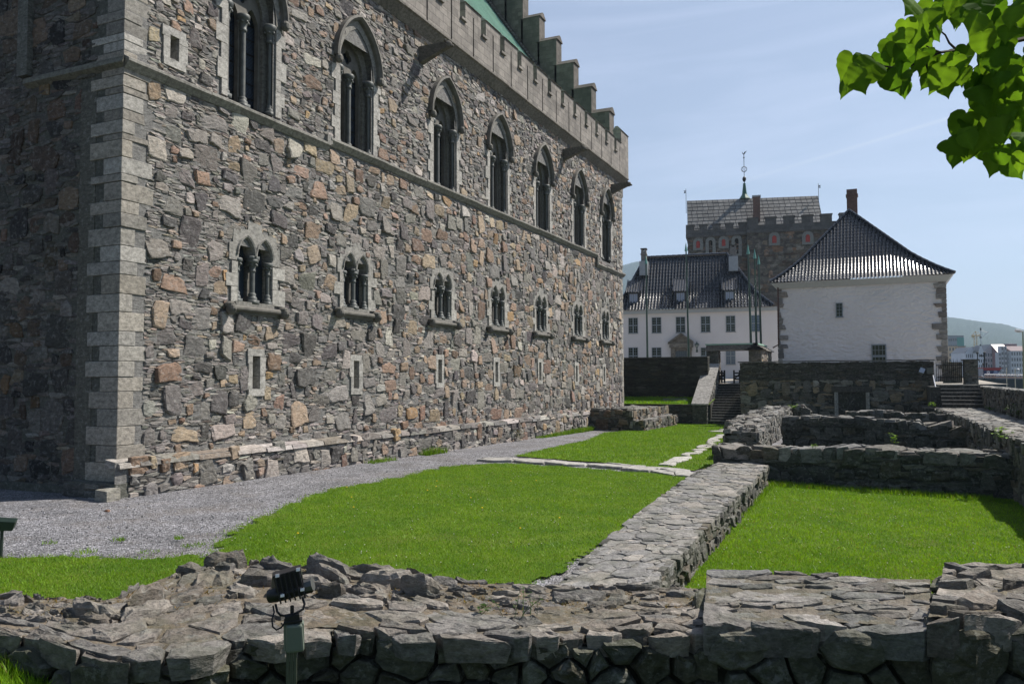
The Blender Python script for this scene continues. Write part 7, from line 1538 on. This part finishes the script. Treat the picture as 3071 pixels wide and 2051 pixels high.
def leaf(p, L, rg_, down=None, face=None):
    d = np.array(down) if down is not None else np.array((rg_.normal(-.1, .45), rg_.normal(0, .4), -1.0)); d /= np.linalg.norm(d)
    nrm = (face if face is not None else (CAM - p) / np.linalg.norm(CAM - p)) + rg_.normal(0, .5, 3); nrm -= d * (nrm @ d); nrm /= np.linalg.norm(nrm) + 1e-9; s = np.cross(d, nrm)
    cup = rg_.uniform(.02, .2); bend = rg_.uniform(.05, .35); sk = rg_.normal(0, .06); vs = []; fs = []; m_ = len(LH)
    pt_ = lambda a, b: p + L * (s * (a + sk * b) + d * (b - .35) + nrm * (-cup * abs(a) * 1.3 - bend * (b - .35) ** 2 + .025 * math.sin(b * 19) * min(1, abs(a) * 4)))
    for sg in (1, -1):          # each half: midrib, mid line, edge
        b0 = len(vs)
        for a, b in LH: vs += [pt_(0, max(0, b)), pt_(sg * a * .55, b * .97 + .01), pt_(sg * a, b)]
        for i in range(m_ - 1):
            for j in (0, 1): q = (b0+3*i+j, b0+3*i+j+1, b0+3*i+j+4, b0+3*i+j+3); fs.append(q if sg > 0 else q[::-1])
    g = rg_.uniform(0, 1); c = np.array((.05, .12, .014)) * (1 - g) + np.array((.1, .19, .02)) * g
    rib = np.tile(c, (len(vs), 1)); rib[0::3] *= 1.25; mb.add(vs, fs, rib)
cnt = 0; got = []
for _ in range(9000):
    x, y = rl_.uniform(0, 1000), rl_.uniform(-10, 850)
    inside = lambda a, b: bool(poly_in(np.array([a]), np.array([b]), OUT)[0])
    if not (inside(x, y) and inside(x - 42, y - 10) and inside(x + 42 if x < 900 else x, y - 8) and inside(x, y + 52) and inside(x - 10, y - 46 if y > 50 else y)): continue
    if any((x - h[0][0]) ** 2 + (y - h[0][1]) ** 2 < (h[1] + 42) ** 2 for h in HOL): continue
    if sum((x - a) ** 2 + (y - b) ** 2 < 28 ** 2 for a, b in got) > 0: continue
    got.append((x, y)); leaf(PD(*ZT(x, y), rl_.uniform(2.35, 3.1)), rl_.uniform(.05, .084), rl_); cnt += 1
for x, y, L in [(75, 320, .085), (80, 415, .08), (150, 330, .09), (170, 345, .1), (240, 360, .06), (285, 400, .07), (345, 440, .055), (395, 20, .08), (440, 100, .11), (590, 720, .085), (640, 610, .09), (800, 805, .08), (610, 770, .07), (560, 420, .07), (890, 820, .08)]: leaf(PD(*ZT(x, y), rl_.uniform(2.4, 2.8)), L, rl_)
upc = np.array((.1, -.2, .97))
for _ in range(470):     # unseen rest of the crown, leaves added to shade the branch in view
    x, y, d = rl_.uniform(350, 3600), rl_.uniform(-1700, 900), rl_.uniform(2.2, 5.2)
    if y > -55 and x < 1010: continue
    if y > 300 and x < 1100: continue
    leaf(PD(*ZT(x, y), d), rl_.uniform(.08, .12), rl_, face=upc)
mb.build('crown', mat_leaf('lime_leaves', 1.0,   .52, .65, .04), lime, True)
mb = MB(); bpt = lambda L, r: mb.tube([PD(*ZT(x, y), d) for x, y, d in L], r, 6, brown)
bpt([(2400, -300, 5.2), (1500, 60, 3.4), (947, 195, 2.8), (780, 235, 2.7), (610, 252, 2.65), (530, 262, 2.6), (432, 304, 2.6), (345, 345, 2.55), (250, 330, 2.5), (150, 315, 2.5)], [.05, .025, .009, .006, .005, .0045, .004, .003, .0025, .002])
bpt([(612, 250, 2.65), (575, 215, 2.65), (555, 175, 2.65), (500, 130, 2.6)], [.004, .0035, .003, .002]); bpt([(530, 262, 2.6), (460, 230, 2.6)], [.003, .002]); bpt([(465, 304, 2.6), (463, 340, 2.6), (480, 360, 2.6)], [.003, .002, .0015])
bpt([(1600, 420, 3.6), (947, 508, 2.9), (850, 536, 2.8), (700, 610, 2.75), (590, 700, 2.7)], [.02, .007, .005, .0035, .002]); bpt([(1500, 250, 3.4), (947, 320, 2.9), (870, 375, 2.85), (740, 310, 2.8), (675, 360, 2.8)], [.015, .006, .005, .004, .002]); bpt([(947, 60, 2.9), (820, 140, 2.8), (835, 190, 2.8)], [.006, .004, .002]); bpt([(947, 640, 2.9), (900, 690, 2.8), (860, 780, 2.75)], [.005, .003, .002])
mb.tube([(21.5, -10.6, -.4), (21.4, -10.5, 1.5), (21.2, -10.3, 3.5), PD(*ZT(2400, -300), 5.2), PD(*ZT(2500, -1700), 5.6)], [.26, .2, .17, .1, .05], 10, brown); mb.tube([(21.2, -10.3, 3.2), PD(*ZT(1600, 420), 3.6)], [.07, .02], 8, brown); mb.tube([(21.2, -10.3, 3.4), PD(*ZT(1500, 250), 3.4)], [.06, .015], 8, brown)
mb.build('branch', mat_plain('lime_bark', (.03, .022, .016), .9, var=.3, scale=30), lime)
# ------------------------------------------------------------------ small plants
M_weed = mat_leaf('weed_leaves', 1.0, .35)
def weed(name, lab, p, r, h, n, rg_, leafw=.02, col=((.03, .075, .012), (.06, .12, .02)), cat='plant', group=None):
    t = thing(name, lab, cat, p, group); p = np.array(p, float); ms_ = MB(); ml_ = MB()
    for _ in range(max(3, n // 7)):
        q = p + np.array((rg_.normal(0, r * .5), rg_.normal(0, r * .5), 0)); tp = q + np.array((rg_.normal(0, r * .5), rg_.normal(0, r * .5), h * rg_.uniform(.6, 1.1))); ms_.tube([q - (0, 0, .02), (q + tp) / 2 + rg_.normal(0, .01, 3), tp], [.003, .0025, .001], 4, (.05, .09, .02))
        for _ in range(7):
            f = rg_.uniform(.25, 1); c = q + (tp - q) * f; d = rg_.normal(0, 1, 3); d[2] = abs(d[2]) * .4; d /= np.linalg.norm(d); s = np.cross(d, (0, 0, 1.)); s /= np.linalg.norm(s) + 1e-6; L = leafw * rg_.uniform(1.5, 3); w = leafw * rg_.uniform(.5, .9); g = rg_.random()
            ml_.add([c, c + d * L * .5 + s * w, c + d * L + (0, 0, -.2 * L), c + d * L * .5 - s * w], [(0, 1, 2, 3)], np.array(col[0]) * (1 - g) + np.array(col[1]) * g)
    ms_.build('stem', mat_plain('weed_stem', (.05, .09, .02), .8), t); ml_.build('foliage', M_weed, t)
for (uu, vv, z, r, h, n, lw, lab) in [(1060, 2020, -.05, .16, .2, 70, .03, 'leafy dark green weed at the foot of the boulder wall, right of the floodlight post'), (800, 2040, -.02, .1, .16, 50, .03, 'small dark green weed just left of the floodlight post base'), (1546, 1840, .5, .12, .22, 40, .016, 'tuft of thin flowering grass growing out of the boulder wall top'), (1600, 1836, .5, .05, .16, 18, .012, 'single thin grass stem on the boulder wall top'), (1450, 1830, .5, .07, .06, 30, .02, 'low yellow flowered weed in a crack of the boulder wall top')]:
    weed('weed', lab, PZ(uu, vv, z), r, h, n, rl_, lw)
for (uu, vv, yy_, r, h, n, lw, lab) in [(2995, 1322, 11.7, .16, .35, 60, .05, 'bright green weed at the right end of the nearest cross wall'), (2682, 1335, 11.7, .1, .3, 40, .04, 'bright yellow green tuft in the middle of the nearest cross wall'), (2442, 1345, 11.7, .06, .12, 20, .03, 'small yellow flower tuft near the left of the nearest cross wall'), (2795, 1222, 31, .18, .3, 40, .06, 'yellow green weed at the far corner of the walkway'), (2378, 1228, 32.4, .2, .3, 40, .06, 'bright green weed on the stump of ruined wall')]:
    weed('weed', lab, PY(uu, vv, yy_), r, h, n, rl_, lw, ((.1, .2, .02), (.18, .3, .03)))
for (uu, vv, z, r, h, n, lab) in [(3055, 1268, 1.02, .25, .5, 90, 'dark ivy like weed against the parapet wall at the right edge'), (2900, 1215, 1.02, .3, .35, 70, 'low weeds at the foot of the parapet wall beside the steps'), (2980, 1240, 1.02, .3, .2, 60, 'low weeds along the parapet wall between the steps and the edge')]:
    q = PX(uu, vv, 19.2); q[2] = 1.0; q[0] = 19.2; weed('weed', lab, q, r, h, n, rl_, .05)
q = PX(1552, 1335, .45); weed('weed', 'rust brown and green weed clump against the plinth of the hall', (q[0] + .05, q[1], gz(q[1])), .25, .75, 110, rl_, .04, ((.05, .09, .02), (.14, .09, .03)))
# ------------------------------------------------------------------ air: everything far away fades towards blue
mb = MB(); mb.box((-3900, -300, -4), (3900, 5200, 640)); hz = mb.build('haze', None)
hm = bpy.data.materials.new('haze_air'); hm.use_nodes = True; ht = hm.node_tree; ht.nodes.remove(ht.nodes['Principled BSDF']); pv = ht.nodes.new('ShaderNodeVolumePrincipled')
pv.inputs['Color'].default_value = (.62, .8, 1, 1); pv.inputs['Density'].default_value = .00019; pv.inputs['Anisotropy'].default_value = .25; ht.links.new(pv.outputs[0], ht.nodes['Material Output'].inputs['Volume']); hz.data.materials.append(hm); tag(hz, kind='stuff')
